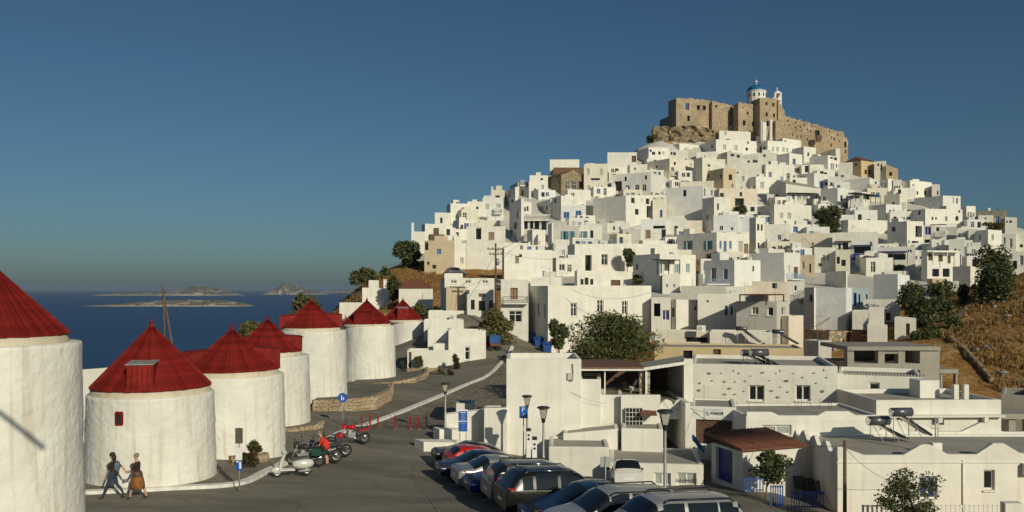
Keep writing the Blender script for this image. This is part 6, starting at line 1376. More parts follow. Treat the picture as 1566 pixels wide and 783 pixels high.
# ---------------------------------------------------------------- scooters and motorbikes
def wheel2(root, x, r, w_=.1, z=None):
    t = bpy.data.objects.new('wheel', TYRE); COL.objects.link(t); t.parent = root; t.location = (x, 0, r); t.scale = (r, w_, r); q = bpy.data.objects.new('rim', RIM); COL.objects.link(q); q.parent = t
def blob(root, name, mat, pts, rad, sub=2):
    """smooth body grown along a chain of points"""
    b = MB(); 
    for i in range(len(pts)-1):
        a, c = Vector(pts[i]), Vector(pts[i+1]); b.tube(a, c, rad[i], rad[i+1], n=12)
    for p, r_ in zip(pts, rad): b.sphere(p, r_*.995, 12, 8)
    return b.build(name, mat, root)
def scooter(color, px, py, label, rz, group='two wheelers parked along the kerb'):
    root = thing('scooter', label, 'scooter', (0, 0, 0), group)
    wheel2(root, .0, .22, .11); wheel2(root, 1.28, .22, .11)
    b = MB(); sh = [(.13, .32), (.20, .62), (.34, .98), (.30, 1.02), (.10, .62), (.05, .36)]; b.prism([(x, -.2, z) for x, z in sh], (0, .4, 0)); b.build('leg_shield', color, root)
    b = MB(); b.sphere((0, 0, .30), 1, 14, 8, sq=(.27, .11, .16)); b.build('front_mudguard', color, root)
    b = MB(); b.hexa([(.12, -.17, .28), (.75, -.17, .26), (.75, .17, .26), (.12, .17, .28)], [(.12, -.17, .35), (.75, -.17, .33), (.75, .17, .33), (.12, .17, .35)]); b.build('floorboard', color, root)
    b = MB(); b.sphere((1.12, 0, .52), 1, 18, 12, sq=(.48, .23, .24)); b.build('rear_body', color, root)
    b = MB(); b.hexa([(.62, -.13, .70), (1.38, -.12, .74), (1.38, .12, .74), (.62, .13, .70)], [(.66, -.12, .82), (1.36, -.1, .85), (1.36, .1, .85), (.66, .12, .82)]); b.build('seat', 'plastic', root)
    b = MB(); b.tube((.34, 0, .95), (.38, 0, 1.08), .05); b.tube((.38, -.33, 1.08), (.38, .33, 1.08), .022); b.sphere((.33, 0, 1.07), .1, 12, 8); b.build('handlebar', color, root)
    b = MB(); b.tube((.22, 0, 1.08), (.27, 0, 1.08), .07, n=14); b.build('headlight', 'lamp', root)
    for s in (-1, 1):
        b = MB(); b.tube((.4, s*.27, 1.1), (.37, s*.34, 1.3), .01); b.tube((.36, s*.36, 1.33), (.38, s*.36, 1.33), .065, n=12); b.build('mirror', 'plastic', root)
    b = MB(); b.tube((.9, -.16, .22), (1.45, -.2, .26), .055); b.build('exhaust', 'galv', root); b = MB(); b.tube((0, .07, .22), (.2, .0, .7), .03); b.build('fork', 'galv', root)
    b = MB(); b.sphere((1.56, 0, .62), 1, 10, 6, sq=(.04, .08, .05)); b.build('tail_light', 'tail', root)
    p = G(px, py); root.location = (p.x, p.y, p.z+.01); root.rotation_euler = (0, 0, R(rz)); return root
def motorbike(color, px, py, label, rz, box=None, pipe=True, loc=None, group='two wheelers parked along the kerb', big=True):
    root = thing('motorbike', label, 'motorbike', (0, 0, 0), group); r_ = .31
    wheel2(root, 0, r_, .12); wheel2(root, 1.4, r_, .15)
    b = MB(); b.tube((0, -.1, r_), (.32, -.09, .98), .028); b.tube((0, .1, r_), (.32, .09, .98), .028); b.build('fork', 'galv', root)
    b = MB(); b.path([Vector(p) for p in ((.33, 0, .95), (.45, 0, .45), (.9, 0, .36), (1.0, 0, .7), (.4, 0, .88))], .035); b.tube((.95, -.1, .42), (1.4, -.11, r_), .03); b.tube((.95, .1, .42), (1.4, .11, r_), .03); b.tube((1.0, 0, .7), (1.6, 0, .85), .03); b.build('frame', 'iron', root)
    b = MB(); b.box((.68, 0, .48), (.42, .3, .32)); b.tube((.62, 0, .5), (.5, 0, .76), .11); b.tube((.75, -.17, .42), (.75, .17, .42), .13, n=14); b.build('engine', 'galv', root)
    b = MB(); b.sphere((.62, 0, .90), 1, 16, 10, sq=(.3, .16, .14)); b.build('tank', color, root)
    b = MB(); b.hexa([(.86, -.13, .80), (1.62, -.09, .88), (1.62, .09, .88), (.86, .13, .80)], [(.88, -.12, .90), (1.58, -.08, .98), (1.58, .08, .98), (.88, .12, .90)]); b.build('seat', 'plastic', root)
    b = MB(); b.hexa([(1.15, -.1, .66), (1.7, -.06, .82), (1.7, .06, .82), (1.15, .1, .66)], [(1.1, -.1, .8), (1.68, -.06, .88), (1.68, .06, .88), (1.1, .1, .8)]); b.build('tail_cowl', color, root)
    b = MB(); b.sphere((.2, 0, .95), 1, 14, 9, sq=(.14, .17, .2)); b.build('fairing', color, root); b = MB(); b.sphere((.08, 0, .93), 1, 10, 7, sq=(.04, .1, .08)); b.build('headlight', 'lamp', root)
    b = MB(); b.tube((.34, -.36, 1.1), (.34, .36, 1.1), .018); b.tube((.33, 0, .96), (.34, 0, 1.1), .03); b.build('handlebar', 'iron', root)
    for s in (-1, 1):
        b = MB(); b.tube((.34, s*.28, 1.1), (.3, s*.36, 1.27), .009); b.sphere((.3, s*.38, 1.3), 1, 8, 6, sq=(.03, .07, .05)); b.build('mirror', 'plastic', root)
    b = MB(); b.tube((.6, -.16, .3), (1.0, -.17, .3), .035); b.tube((1.0, -.17, .3), (1.6, -.19, .48), .055); b.build('exhaust', 'steel' if pipe else 'iron', root)
    b = MB(); b.sphere((0, 0, .42), 1, 12, 6, sq=(.3, .08, .22)); b.build('front_mudguard', color, root)
    if box: b = MB(); b.box((1.35, -.25, .72), (.42, .18, .32)); b.build('pannier', box, root); b = MB(); b.box((1.35, .25, .72), (.42, .18, .32)); b.build('pannier', box, root)
    b = MB(); b.box((1.71, 0, .84), (.04, .12, .06)); b.build('tail_light', 'tail', root)
    p = G(px, py); root.location = (p.x, p.y, p.z+.01); root.rotation_euler = (0, 0, R(rz)); return root
plain('bike_green', (.02, .09, .06), rough=.4)
scooter('car_white', 424, 730, 'white scooter with a white leg shield, nearest the bus stop sign', 20)
motorbike('iron', 447, 712, 'black motorbike with a green pannier behind the white scooter', -12, box='bike_green')
motorbike('car_navy', 470, 709, 'dark blue motorbike that the person in red bends over', 8)
motorbike('iron', 487, 700, 'black motorbike beyond the person in red', 10, pipe=False)
motorbike('car_red', 520, 679, 'red motorbike parked by the round blue sign', 2)

# ---------------------------------------------------------------- people
plain('skin', (.52, .31, .21), rough=.55, var=.06); plain('jeans', (.03, .045, .085), rough=.9, var=.25, scale=12); plain('shirt_dark', (.035, .018, .018), rough=.9); plain('skirt', (.24, .095, .025), rough=.9, var=.5, scale=16); plain('hair_dark', (.014, .011, .009), rough=.6); plain('hair_fair', (.28, .19, .10), rough=.7); plain('shirt_red', (.62, .035, .02), rough=.85); plain('shorts', (.025, .022, .02), rough=.9); plain('backpack', (.10, .14, .18), rough=.8, var=.5, scale=14); plain('shoe', (.05, .04, .035), rough=.8)
def person(label, J, segs, mats, hair, loc, rz, extras=None, scale=1.0, hands=()):
    """J: joints (x, y, z, radius); segs: (a, b, material) — one skin grown over the joints"""
    root = thing('person', label, 'person', (0, 0, 0)); names = list(J); me = bpy.data.meshes.new('skeleton'); me.from_pydata([J[k][:3] for k in names], [(names.index(a), names.index(c)) for a, c, _ in segs], [])
    o = bpy.data.objects.new('body_rig', me); COL.objects.link(o); md = o.modifiers.new('skin', 'SKIN'); md.use_smooth_shade = True
    for i, k in enumerate(names): r_ = J[k][3]; me.skin_vertices[0].data[i].radius = (r_, r_) if not isinstance(r_, tuple) else r_; me.skin_vertices[0].data[i].use_root = (k == 'pelvis')
    o.modifiers.new('sub', 'SUBSURF').levels = 2; o.modifiers['sub'].render_levels = 2
    dg = bpy.context.evaluated_depsgraph_get(); dg.update(); ev = o.evaluated_get(dg); bm_ = bpy.data.meshes.new_from_object(ev, depsgraph=dg); bpy.data.objects.remove(o)
    mi = {m: i for i, m in enumerate(mats)}; bm_.materials.clear()
    for m in mats: bm_.materials.append(MATS[m])
    sg = [(Vector(J[a][:3]), Vector(J[c][:3]), mi[m]) for a, c, m in segs]
    for p in bm_.polygons:
        c = p.center; best = (1e9, 0)
        for a, e, m in sg:
            t = max(0, min(1, (c-a).dot(e-a)/max(1e-9, (e-a).length_squared))); d = (c-(a+(e-a)*t)).length
            if d < best[0]: best = (d, m)
        p.material_index = best[1]; p.use_smooth = True
    # hands with five fingers and face features join the same body mesh
    f = MB()
    for (hx, hy, hz, dx, dy, dz) in hands:
        c = Vector((hx, hy, hz)); d = Vector((dx, dy, dz)).normalized(); sd = d.orthogonal().normalized(); up = d.cross(sd); f.sphere(c+d*.03, 1, 8, 6, sq=(.04, .03, .04))
        for k in range(4): q = c+d*.05+sd*(-.03+.02*k); L_ = (.07, .085, .08, .06)[k]; f.tube(q, q+d*L_*.55-up*.012, .009, .008, n=6); f.tube(q+d*L_*.55-up*.012, q+d*L_-up*.035, .008, .006, n=6)
        f.tube(c+d*.01+sd*.035, c+d*.05+sd*.06-up*.02, .011, .008, n=6)
    hd = Vector(J['head'][:3]); r_ = J['head'][3] if not isinstance(J['head'][3], tuple) else J['head'][3][0]
    f.sphere(hd+Vector((-r_*1.0, 0, -.005)), .018, 8, 6); 
    for s in (-1, 1): f.sphere(hd+Vector((.01, s*r_*.98, 0)), 1, 8, 6, sq=(.02, .01, .03))
    off = len(bm_.vertices); bmn = bmesh.new(); bmn.from_mesh(bm_)
    vs_ = [bmn.verts.new(v) for v in f.v]
    for q in f.f:
        try: fc = bmn.faces.new([vs_[i] for i in q]); fc.material_index = mi['skin']; fc.smooth = True
        except ValueError: pass
    bmn.to_mesh(bm_); bmn.free()
    ob = bpy.data.objects.new('body', bm_); COL.objects.link(ob); ob.parent = root
    b = MB(); [b.sphere(Vector(c), 1, 14, 9, sq=s) for c, s in hair[1]]; b.build('hair', hair[0], root)
    for nm, mat, fn in (extras or []): b = MB(); fn(b); b.build(nm, mat, root)
    root.location = loc; root.rotation_euler = (0, 0, R(rz)); root.scale = (scale,)*3; return root
def walker(top, bottom, legs, arms, stride, tall):
    J = {'pelvis': (0, 0, .95, (.13, .10)), 'waist': (0, 0, 1.08, (.115, .09)), 'chest': (-.02, 0, 1.30, (.135, .10)), 'neckb': (-.02, 0, 1.43, (.07, .06)), 'neck': (-.035, 0, 1.49, .05), 'jaw': (-.055, 0, 1.56, .07), 'head': (-.05, 0, 1.635, .092), 'crown': (-.04, 0, 1.70, .06)}
    s = [('pelvis', 'waist', top), ('waist', 'chest', top), ('chest', 'neckb', top), ('neckb', 'neck', 'skin'), ('neck', 'jaw', 'skin'), ('jaw', 'head', 'skin'), ('head', 'crown', 'skin')]
    for sd, y in (('l', -.09), ('r', .09)):
        k, a, t = legs[sd]; J['hip'+sd] = (0, y, .88, .098); J['knee'+sd] = (k[0], y, k[1], .062); J['calf'+sd] = ((k[0]+a[0])/2+.015, y, (k[1]+a[1])/2+.05, .055); J['ankle'+sd] = (a[0], y, a[1], .037); J['heel'+sd] = (a[0]+.03, y, max(.035, a[1]-.05), .036); J['toe'+sd] = (t[0], y, t[1], .033)
        s += [('pelvis', 'hip'+sd, bottom[0]), ('hip'+sd, 'knee'+sd, bottom[0]), ('knee'+sd, 'calf'+sd, bottom[1]), ('calf'+sd, 'ankle'+sd, bottom[1]), ('ankle'+sd, 'heel'+sd, 'shoe'), ('heel'+sd, 'toe'+sd, 'shoe')]
        e, w_ = arms[sd]; y2 = -.18 if sd == 'l' else .18; J['sho'+sd] = (-.01, y2, 1.38, .055); J['elb'+sd] = (*e, .042); J['wri'+sd] = (*w_, .028)
        s += [('chest', 'sho'+sd, top), ('sho'+sd, 'elb'+sd, stride), ('elb'+sd, 'wri'+sd, 'skin')]
    return J, s
pos = Vector((-15.22, 32.45, 0)); z = H(pos.x, pos.y)
J, s = walker('shirt_dark', ('jeans', 'jeans'), {'l': ((-.20, .50), (-.36, .09), (-.52, .035)), 'r': ((.10, .50), (.36, .13), (.22, .035))}, {'l': ((-.10, -.22, 1.12), (-.20, -.2, .88)), 'r': ((.22, .2, 1.18), (.42, .1, 1.02))}, 'shirt_dark', 1.7)
person('person with long dark hair, backpack and jeans walking ahead hand in hand', J, s, ['skin', 'shirt_dark', 'jeans', 'shoe'], ('hair_dark', [((-.03, 0, 1.665), (.112, .105, .105)), ((.035, 0, 1.54), (.075, .095, .15)), ((.05, 0, 1.44), (.05, .08, .12))]), (pos.x, pos.y, z+.01), -2, hands=[(-.2, -.2, .87, -.15, 0, -1), (.43, .1, 1.01, .9, -.1, -.3)],
       extras=[('backpack', 'backpack', lambda b: b.sphere((.15, 0, 1.23), 1, 14, 10, sq=(.11, .15, .22))), ('belt_bag', 'shirt_dark', lambda b: b.sphere((.12, 0, .98), 1, 10, 8, sq=(.09, .14, .07)))])
pos = Vector((-14.32, 32.5, 0)); z = H(pos.x, pos.y)
J, s = walker('shirt_dark', ('skirt', 'skin'), {'l': ((-.16, .50), (-.26, .10), (-.43, .035)), 'r': ((.14, .50), (.30, .11), (.16, .035))}, {'l': ((-.12, -.21, 1.13), (-.30, -.12, 1.03)), 'r': ((-.14, .2, 1.15), (-.38, .06, 1.03))}, 'shirt_dark', 1.7)
person('person with cropped fair hair in a dark top and orange patterned wrap, walking behind', J, s, ['skin', 'shirt_dark', 'skirt', 'shoe'], ('hair_fair', [((-.035, 0, 1.675), (.10, .098, .085))]), (pos.x, pos.y, z+.01), -2, hands=[(-.31, -.12, 1.03, -.8, .2, .2), (-.39, .06, 1.03, -.9, 0, .1)],
       extras=[('wrap', 'skirt', lambda b: b.lathe((0, 0, 0), [(.15, 1.0), (.2, .85), (.26, .6), (.29, .42), (.285, .42), (.2, .7)], n=20, wob=.05, seed=4)), ('hip_pouch', 'wood', lambda b: b.lathe((0, 0, 0), [(.15, 1.06), (.185, .98), (.19, .88), (.16, .84)], n=16))])
p = G(499, 712); 
J, s = walker('shirt_red', ('shorts', 'skin'), {'l': ((-.04, .50), (.03, .09), (-.14, .035)), 'r': ((-.02, .50), (.08, .09), (-.08, .035))}, {'l': ((-.30, -.24, 1.05), (-.42, -.2, .92)), 'r': ((-.32, .22, 1.05), (-.46, .16, .94))}, 'shirt_red', 1.75)
for k in ('waist', 'chest', 'neckb', 'neck', 'jaw', 'head', 'crown', 'shol', 'shor'):
    x, y, zz, r_ = J[k]; f = (zz-.95); J[k] = (x-.42*f, y, .95+f*.92, r_ if not isinstance(r_, tuple) else (r_[0]*1.15, r_[1]*1.2))
hd = J['head']
person('person in a loose red shirt and dark shorts bending over a motorbike', J, s, ['skin', 'shirt_red', 'shorts', 'shoe'], ('hair_fair', [((hd[0]+.012, 0, hd[2]+.045), (.098, .096, .08))]), (p.x, p.y, p.z+.01), 10, hands=[(-.43, -.2, .91, -.7, 0, -.5), (-.47, .16, .93, -.7, 0, -.5)],
       extras=[('shirt_hem', 'shirt_red', lambda b: b.lathe((-.04, 0, 0), [(.15, 1.25), (.185, 1.1), (.205, .95), (.215, .80), (.2, .80)], n=20, wob=.03, seed=2))])

# ---------------------------------------------------------------- street furniture
def lamp(px, ytop, ybase, D, label, k=1.0):
    t, a = P(px, ytop, D), P(px, ybase, D); root = thing('street_lamp', label, 'street lamp', (t.x, t.y, a.z), 'street lamps round the car park'); hgt = t.z-a.z
    b = MB(); b.lathe((t.x, t.y, a.z), [(.09, 0), (.09, .5), (.065, .55), (.055, hgt-1.0*k), (.05, hgt-.72*k)], n=12); b.build('pole', 'galv', root)
    b = MB(); b.lathe((t.x, t.y, t.z), [(.06*k, -.78*k), (.085*k, -.74*k), (.10*k, -.60*k), (.13*k, -.56*k)], n=16); b.build('neck', 'iron', root)
    b = MB(); b.lathe((t.x, t.y, t.z), [(.13*k, -.555*k), (.26*k, -.10*k)], n=4, smooth=False, a0=R(45), a1=R(405)); b.build('lantern_glass', 'lantern', root)
    for i in range(4):
        an = R(45+90*i); d = Vector((math.cos(an), math.sin(an), 0)); b = MB(); b.tube(t+d*.135*k-Vector((0, 0, .56*k)), t+d*.27*k-Vector((0, 0, .09*k)), .014*k, n=5); b.build('lantern_bar', 'iron', root)
    b = MB(); b.lathe((t.x, t.y, t.z), [(0, 0), (.2*k, -.01), (.30*k, -.05*k), (.30*k, -.1*k), (.25*k, -.105*k), (0, -.1*k)], n=20); b.build('cap', 'iron', root)
plain('lantern', (.40, .38, .32), rough=.25)
lamp(1017, 626, 790, 31, 'street lamp with a wide black capped lantern beside the small white car', 1.0); lamp(831, 621, 712, 45.5, 'shorter dark lantern lamp in front of the blank cube building, by the white posts', 1.15); lamp(806, 604, 700, 48, 'slim lantern lamp beside the disabled parking sign', 1.0); lamp(681, 585, 658, 52, 'slim street lamp on a white plinth at the end of the red bollards', .95)
# tall lamp with an arm beside the viewpoint; its shadow crosses the first mill
root = thing('street_lamp', 'tall street lamp with a slanting arm, its shadow falling across the first windmill', 'street lamp', (-6.4, 7.6, H(-6.4, 7.6)), 'street lamps round the car park')
b = MB(); b.tube((-6.4, 7.6, H(-6.4, 7.6)-.1), (-6.4, 7.6, 13.1), .09, .07, n=10); b.build('pole', 'galv', root); b = MB(); b.tube((-6.4, 7.6, 13.05), (-3.95, 7.3, 11.85), .06, .075, n=8); b.build('arm', 'galv', root)
def pole_sign(px, ytop, ybase, D, name, label, cat, build, r_=.03):
    t, a = P(px, ytop, D), P(px, ybase, D); gz = H(a.x, a.y); root = thing(name, label, cat, (a.x, a.y, min(a.z, gz+.1))); b = MB(); b.tube((a.x, a.y, min(a.z, gz)-.05), t, r_, n=8); b.build('post', 'galv', root); build(root, t); return root
plain('signback', (.10, .095, .08), rough=.6)
def bs(root, t):
    k = 35/F; b = MB(); b.box(t+Vector((.0, -.04, -.32)), (.30, .03, .62)); b.build('sign_plate', 'signback', root); b = MB(); b.box(t+Vector((0, -.05, -1.05)), (.26, .04, .5)); b.build('timetable', 'signwhite', root); b = MB(); b.box(t+Vector((0, -.05, -1.5)), (.26, .05, .4)); P_ = b.build('blue_notice', 'signblue', root); b = MB(); b.box(t+Vector((.06, -.08, -1.5)), (.08, .01, .28)); b.box(t+Vector((-.05, -.08, -1.36)), (.1, .01, .05)); b.build('print', 'signwhite', P_)
pole_sign(366, 654, 746, 34.3, 'bus_stop_sign', 'bus stop post with grey plate, timetable and blue notice by the kerb', 'sign', bs)
def rs(root, t):
    b = MB(); c = t+Vector((0, -.03, -.25)); b.tube(c+Vector((0, .01, 0)), c, .30, n=28); b.build('disc', 'signblue', root); b = MB(); c2 = c+Vector((0, -.006, 0)); b.tube(c2+Vector((-.05, 0, .12)), c2+Vector((-.05, -.004, .12)), .03, n=10); b.hexa([c2+Vector((-.09, 0, -.17)), c2+Vector((-.02, 0, -.17)), c2+Vector((-.02, -.004, -.17)), c2+Vector((-.09, -.004, -.17))], [c2+Vector((-.09, 0, .09)), c2+Vector((-.02, 0, .09)), c2+Vector((-.02, -.004, .09)), c2+Vector((-.09, -.004, .09))]); b.tube(c2+Vector((.07, 0, .02)), c2+Vector((.07, -.004, .02)), .025, n=10); b.obox(c2+Vector((.045, 0, -.17)), (.05, 0, 0), (0, -.004, 0), (0, 0, .17)); b.build('pictogram', 'signwhite', root)
pole_sign(524, 602, 652, 54.5, 'round_sign', 'round blue pedestrian sign on a thin post by the red motorbike', 'sign', rs)
def ps(root, t):
    c = t+Vector((0, -.03, -.34)); b = MB(); b.box(c, (.46, .02, .66)); b.build('plate', 'signblue', root); text('P', c+Vector((-.02, -.02, .13)), .36, 'signwhite', root); b = MB(); o = c+Vector((.02, -.013, -.18))
    for i in range(14): a0, a1 = 2*math.pi*i/14, 2*math.pi*(i+1)/14; b.tube(o+Vector((.07*math.cos(a0), 0, .07*math.sin(a0)-.02)), o+Vector((.07*math.cos(a1), 0, .07*math.sin(a1)-.02)), .012, n=5)
    b.tube(o+Vector((-.02, 0, .04)), o+Vector((-.02, 0, .12)), .014, n=5); b.sphere(o+Vector((-.02, 0, .15)), .02, 8, 6); b.tube(o+Vector((-.02, 0, .05)), o+Vector((.06, 0, .05)), .012, n=5); b.build('wheelchair_symbol', 'signwhite', root)
pole_sign(800.5, 621, 694, 47, 'parking_sign', 'blue disabled parking sign with a white letter P', 'sign', ps)
def ds(root, t):
    for s in (-1, 1): b = MB(); b.box(t+Vector((s*.13, .03, -.25)), (.2, .02, .45)); b.build('plate', 'greyshut', root)
pole_sign(926, 698, 765, 38, 'twin_sign', 'two narrow grey sign plates on one post beside the tiny white car', 'sign', ds)
# blue information board
c = P(708, 644, 49); root = thing('information_board', 'tall blue and white information board behind the black hatchback', 'sign', P(708, 678, 49))
b = MB(); b.box(c, (.56, .05, 1.34)); b.build('panel', 'signwhite', root)
for dz, hh in ((.30, .55), (-.31, .56)): 
    b = MB(); b.box(c+Vector((.0, -.03, dz)), (.5, .02, hh)); Q = b.build('blue_field', 'signblue', root); b = MB()
    for i in range(5): b.box(c+Vector((.02*(i % 2), -.044, dz+.2-.1*i)), (.34-.06*(i % 3), .006, .035 if i == 0 else .014))
    b.build('print', 'signwhite' if dz > 0 else 'lightblue', Q)
for s in (-1, 1): b = MB(); b.tube(c+Vector((s*.18, .02, -.66)), Vector((c.x+s*.18, c.y+.02, H(c.x, c.y)-.05)), .03); b.build('leg', 'galv', root)
# white posts with dark caps
for px, y0, y1, D, lab in ((808.5, 655, 705, 46.3, 'white charging post with dark cap beside the slim lamp'), (817.5, 668, 722, 43.5, 'white charging post with two dark dials in front of its twin')):
    t, a = P(px, y0, D), P(px, y1, D); root = thing('charging_post', lab, 'post', (a.x, a.y, a.z)); hgt = t.z-a.z; b = MB(); b.box((a.x, a.y, a.z+hgt*.46), (.24, .2, hgt*.92)); b.build('column', 'signwhite', root); b = MB(); b.box((a.x, a.y, t.z-hgt*.04), (.25, .21, hgt*.085)); b.build('cap', 'plastic', root)
    for dz in (.2, .32): b = MB(); b.tube((a.x, a.y-.1, t.z-hgt*dz), (a.x, a.y-.125, t.z-hgt*dz), .06, n=14); b.build('dial', 'plastic', root)
# red bollards across the street
for k, (px, py) in enumerate(((553, 654.5), (566, 654), (578, 655), (604, 656.5), (628, 657), (640, 657.5), (652, 658))):
    p = G(px, py); z = H(p.x, p.y); o = MB(); o.lathe((p.x, p.y, z), [(.05, -.05), (.05, .74), (.06, .75), (.06, .84), (.03, .88), (0, .885)], n=12); root = thing('bollard', 'dark red bollard barring the paved street, '+['first', 'second', 'third', 'fourth', 'fifth', 'sixth', 'last'][k]+' from the red motorbike', 'bollard', (p.x, p.y, z), 'red bollards across the street'); o.build('post', 'bollard' if k < 6 else 'iron', root)
    if k == 6: root['label'] = 'black bollard at the end of the red ones, in shade'
    b = MB(); b.lathe((p.x, p.y, z+.003), [(.0, .012), (.09, .012), (.09, 0)], n=12); b.build('base', 'galv', root)
# planters and plinths by the car park entrance
def blockwall(name, label, cat, pts, h, mat, th=.4):
    w_ = [G(x, y) for x, y in pts]; root = thing(name, label, cat, w_[0]); b = MB()
    for a, c in zip(w_[:-1], w_[1:]):
        d = (c-a); n = Vector((-d.y, d.x, 0)).normalized()*th; a0, c0 = a-Vector((0, 0, .1)), c-Vector((0, 0, .1)); up = Vector((0, 0, h+.1)); b.hexa([a0, c0, c0+n, a0+n], [a0+up, c0+up, c0+n+up, a0+n+up])
    b.build('wall', mat, root); return root
blockwall('planter', 'low whitewashed planter wall at the car park entrance', 'planter', [(648, 692), (694, 692), (700, 688)], .55, 'white', 1.2)
blockwall('lamp_plinth', 'sloping white plinth below the slim street lamp', 'plinth', [(672, 680), (712, 680)], .85, 'white', 1.0)
# utility poles and cables
def upole(px, ytop, ybase, D, label, arms=True, r_=.14):
    t, a = P(px, ytop, D), P(px, ybase, D); root = thing('utility_pole', label, 'utility pole', a); b = MB(); b.tube(a-Vector((0, 0, .5)), t, r_, r_*.75, n=10); b.build('pole', 'polewood', root)
    if arms:
        for z, L_ in ((-.7, 2.0), (-1.3, 1.5)):
            b = MB(); b.box(t+Vector((0, -.15, z)), (L_, .12, .12)); A_ = b.build('crossarm', 'polewood', root)
            for x in (-.45, -.2, .2, .45): b = MB(); q = t+Vector((x*L_, -.15, z+.06)); b.tube(q, q+Vector((0, 0, .2)), .05, .035, n=8); b.build('insulator', 'wood', A_)
        b = MB(); b.tube(t+Vector((.25, -.1, -2.6)), t+Vector((.25, -.1, -1.8)), .2, n=12); b.build('transformer_box', 'galv', root)
    return t
T1 = upole(758, 372, 497, 101, 'tall weathered wooden utility pole with two crossarms beside the iron balcony house'); T2 = upole(1292, 674, 800, 37, 'wooden utility pole in front of the wavy parapet house', False, .09)
plain('cable', (.02, .02, .02), rough=.8)
def cable(a, c, sag, label, n=14, r_=.012):
    b = MB(); pts = [a.lerp(c, i/n)-Vector((0, 0, sag*4*(i/n)*(1-i/n))) for i in range(n+1)]; b.path(pts, r_, n=4); o = b.build('overhead_cable', 'cable', org=a); tag(o, label, 'cable')
cable(T2-Vector((0, 0, .2)), P(1060, 630, 50), .7, 'overhead cable from the wooden pole to the shop sign wall'); cable(T2-Vector((0, 0, .3)), P(1378, 740, 40), .3, 'overhead cable from the wooden pole down to the wavy parapet house', r_=.01)
cable(T1-Vector((0, 0, .8)), P(878, 392, 140), .8, 'overhead cable from the tall pole to the long glass railed house', r_=.02); cable(T1-Vector((0, 0, 1)), P(704, 470, 108), .6, 'overhead cable from the tall pole to the shop front', r_=.02); cable(P(1000, 600, 51.5), P(1178, 640, 47), .5, 'thin cable from the scalloped wall to the flat grey terrace', r_=.012); cable(P(874, 600, 50.9), P(926, 617, 50.9), .12, 'thin cable drooping across the white block beside the meter box', r_=.008); cable(P(1248, 500, 95), P(1293, 462, 112), .3, 'dark cable slanting across the tall blank pale house', r_=.03); cable(P(1214, 345, 190), P(1262, 392, 170), .6, 'cable hanging between the round dense tree and the rough grey wall', r_=.03); cable(T1-Vector((0, 0, .9)), P(846, 320, 205), 1.2, 'overhead cable climbing from the tall pole into the town', r_=.03)
cable(P(877, 445, 99), P(1000, 445, 96), .9, 'cable drooping across the large cream white house', r_=.02)
# blue waste containers and a blue cart up the street
for k, (px, py, D) in enumerate(((801, 531, 108), (812, 533, 105), (824, 535.5, 102), (837, 539, 99))):
    p = P(px, py, D); p.z = H(p.x, p.y)-.05; root = thing('waste_container', 'blue waste container against the shaded house side, '+['farthest from the tamarisk', 'third from the tamarisk', 'second from the tamarisk', 'nearest the tamarisk'][k], 'container', p, 'blue waste containers up the street'); b = MB(); b.hexa([p+Vector(q) for q in ((-.42, -.4, .15), (.42, -.4, .15), (.42, .4, .15), (-.42, .4, .15))], [p+Vector(q) for q in ((-.55, -.5, 1.1), (.55, -.5, 1.1), (.55, .5, 1.1), (-.55, .5, 1.1))]); b.build('bin', 'blue', root)
    b = MB(); b.lathe(p+Vector((0, 0, 1.1)), [(.72, 0), (.66, .12), (.3, .24), (0, .26)], n=12); b.build('lid', 'blue', root); b = MB(); [b.tube(p+Vector((x, -.38, .08)), p+Vector((x, -.3, .08)), .08, n=10) for x in (-.35, .35)]; stuff(b.build('castors', 'rubber', root))
p = P(757, 549, 97); p.z = H(p.x, p.y); root = thing('delivery_cart', 'blue covered cart standing in the street under the brown tree', 'cart', p); b = MB(); b.box(p+Vector((0, 0, 1.35)), (1.2, 1.3, .9)); b.build('box', 'blue', root)
for x in (-.45, .45): b = MB(); b.tube(p+Vector((x, -.4, .3)), p+Vector((x, -.3, .3)), .3, n=14); b.build('wheel', 'rubber', root)
b = MB(); b.box(p+Vector((0, 0, .72)), (1.0, 1.2, .3)); b.build('frame', 'rust', root)
p = P(771, 549, 97); p.z = H(p.x, p.y); m2 = motorbike('iron', 771, 552, 'dark motorbike parked beside the blue cart up the street', 60, group='two wheelers up the street')
# chairs and tables of the shaded street cafe
def cafe_chair(x, y, z, rz):
    root = thing('cafe_chair', 'dark metal chair of the shaded street cafe beside the cube building', 'chair', (0, 0, 0), 'street cafe chairs')
    for sx in (-.2, .2):
        for sy in (-.2, .2): b = MB(); b.tube((sx, sy, 0), (sx*.9, sy*.9, .45), .018, n=5); b.build('leg', 'iron', root)
    b = MB(); b.box((0, 0, .46), (.42, .42, .03)); b.build('seat', 'iron', root); b = MB(); b.box((0, .2, .82), (.4, .03, .22)); b.tube((-.19, .2, .46), (-.19, .2, .9), .016, n=5); b.tube((.19, .2, .46), (.19, .2, .9), .016, n=5); b.build('backrest', 'iron', root)
    root.location = (x, y, z); root.rotation_euler = (0, 0, rz)
for k, (px, Y) in enumerate(((742, 58.5), (747, 60), (752, 58), (757, 61), (761, 58.6), (766, 60), (769, 58.2), (735, 60.4), (750, 62), (762, 62.4))):
    X = (px-CX)*Y/F; cafe_chair(X, Y, H(X, Y)+.02, k*1.3)
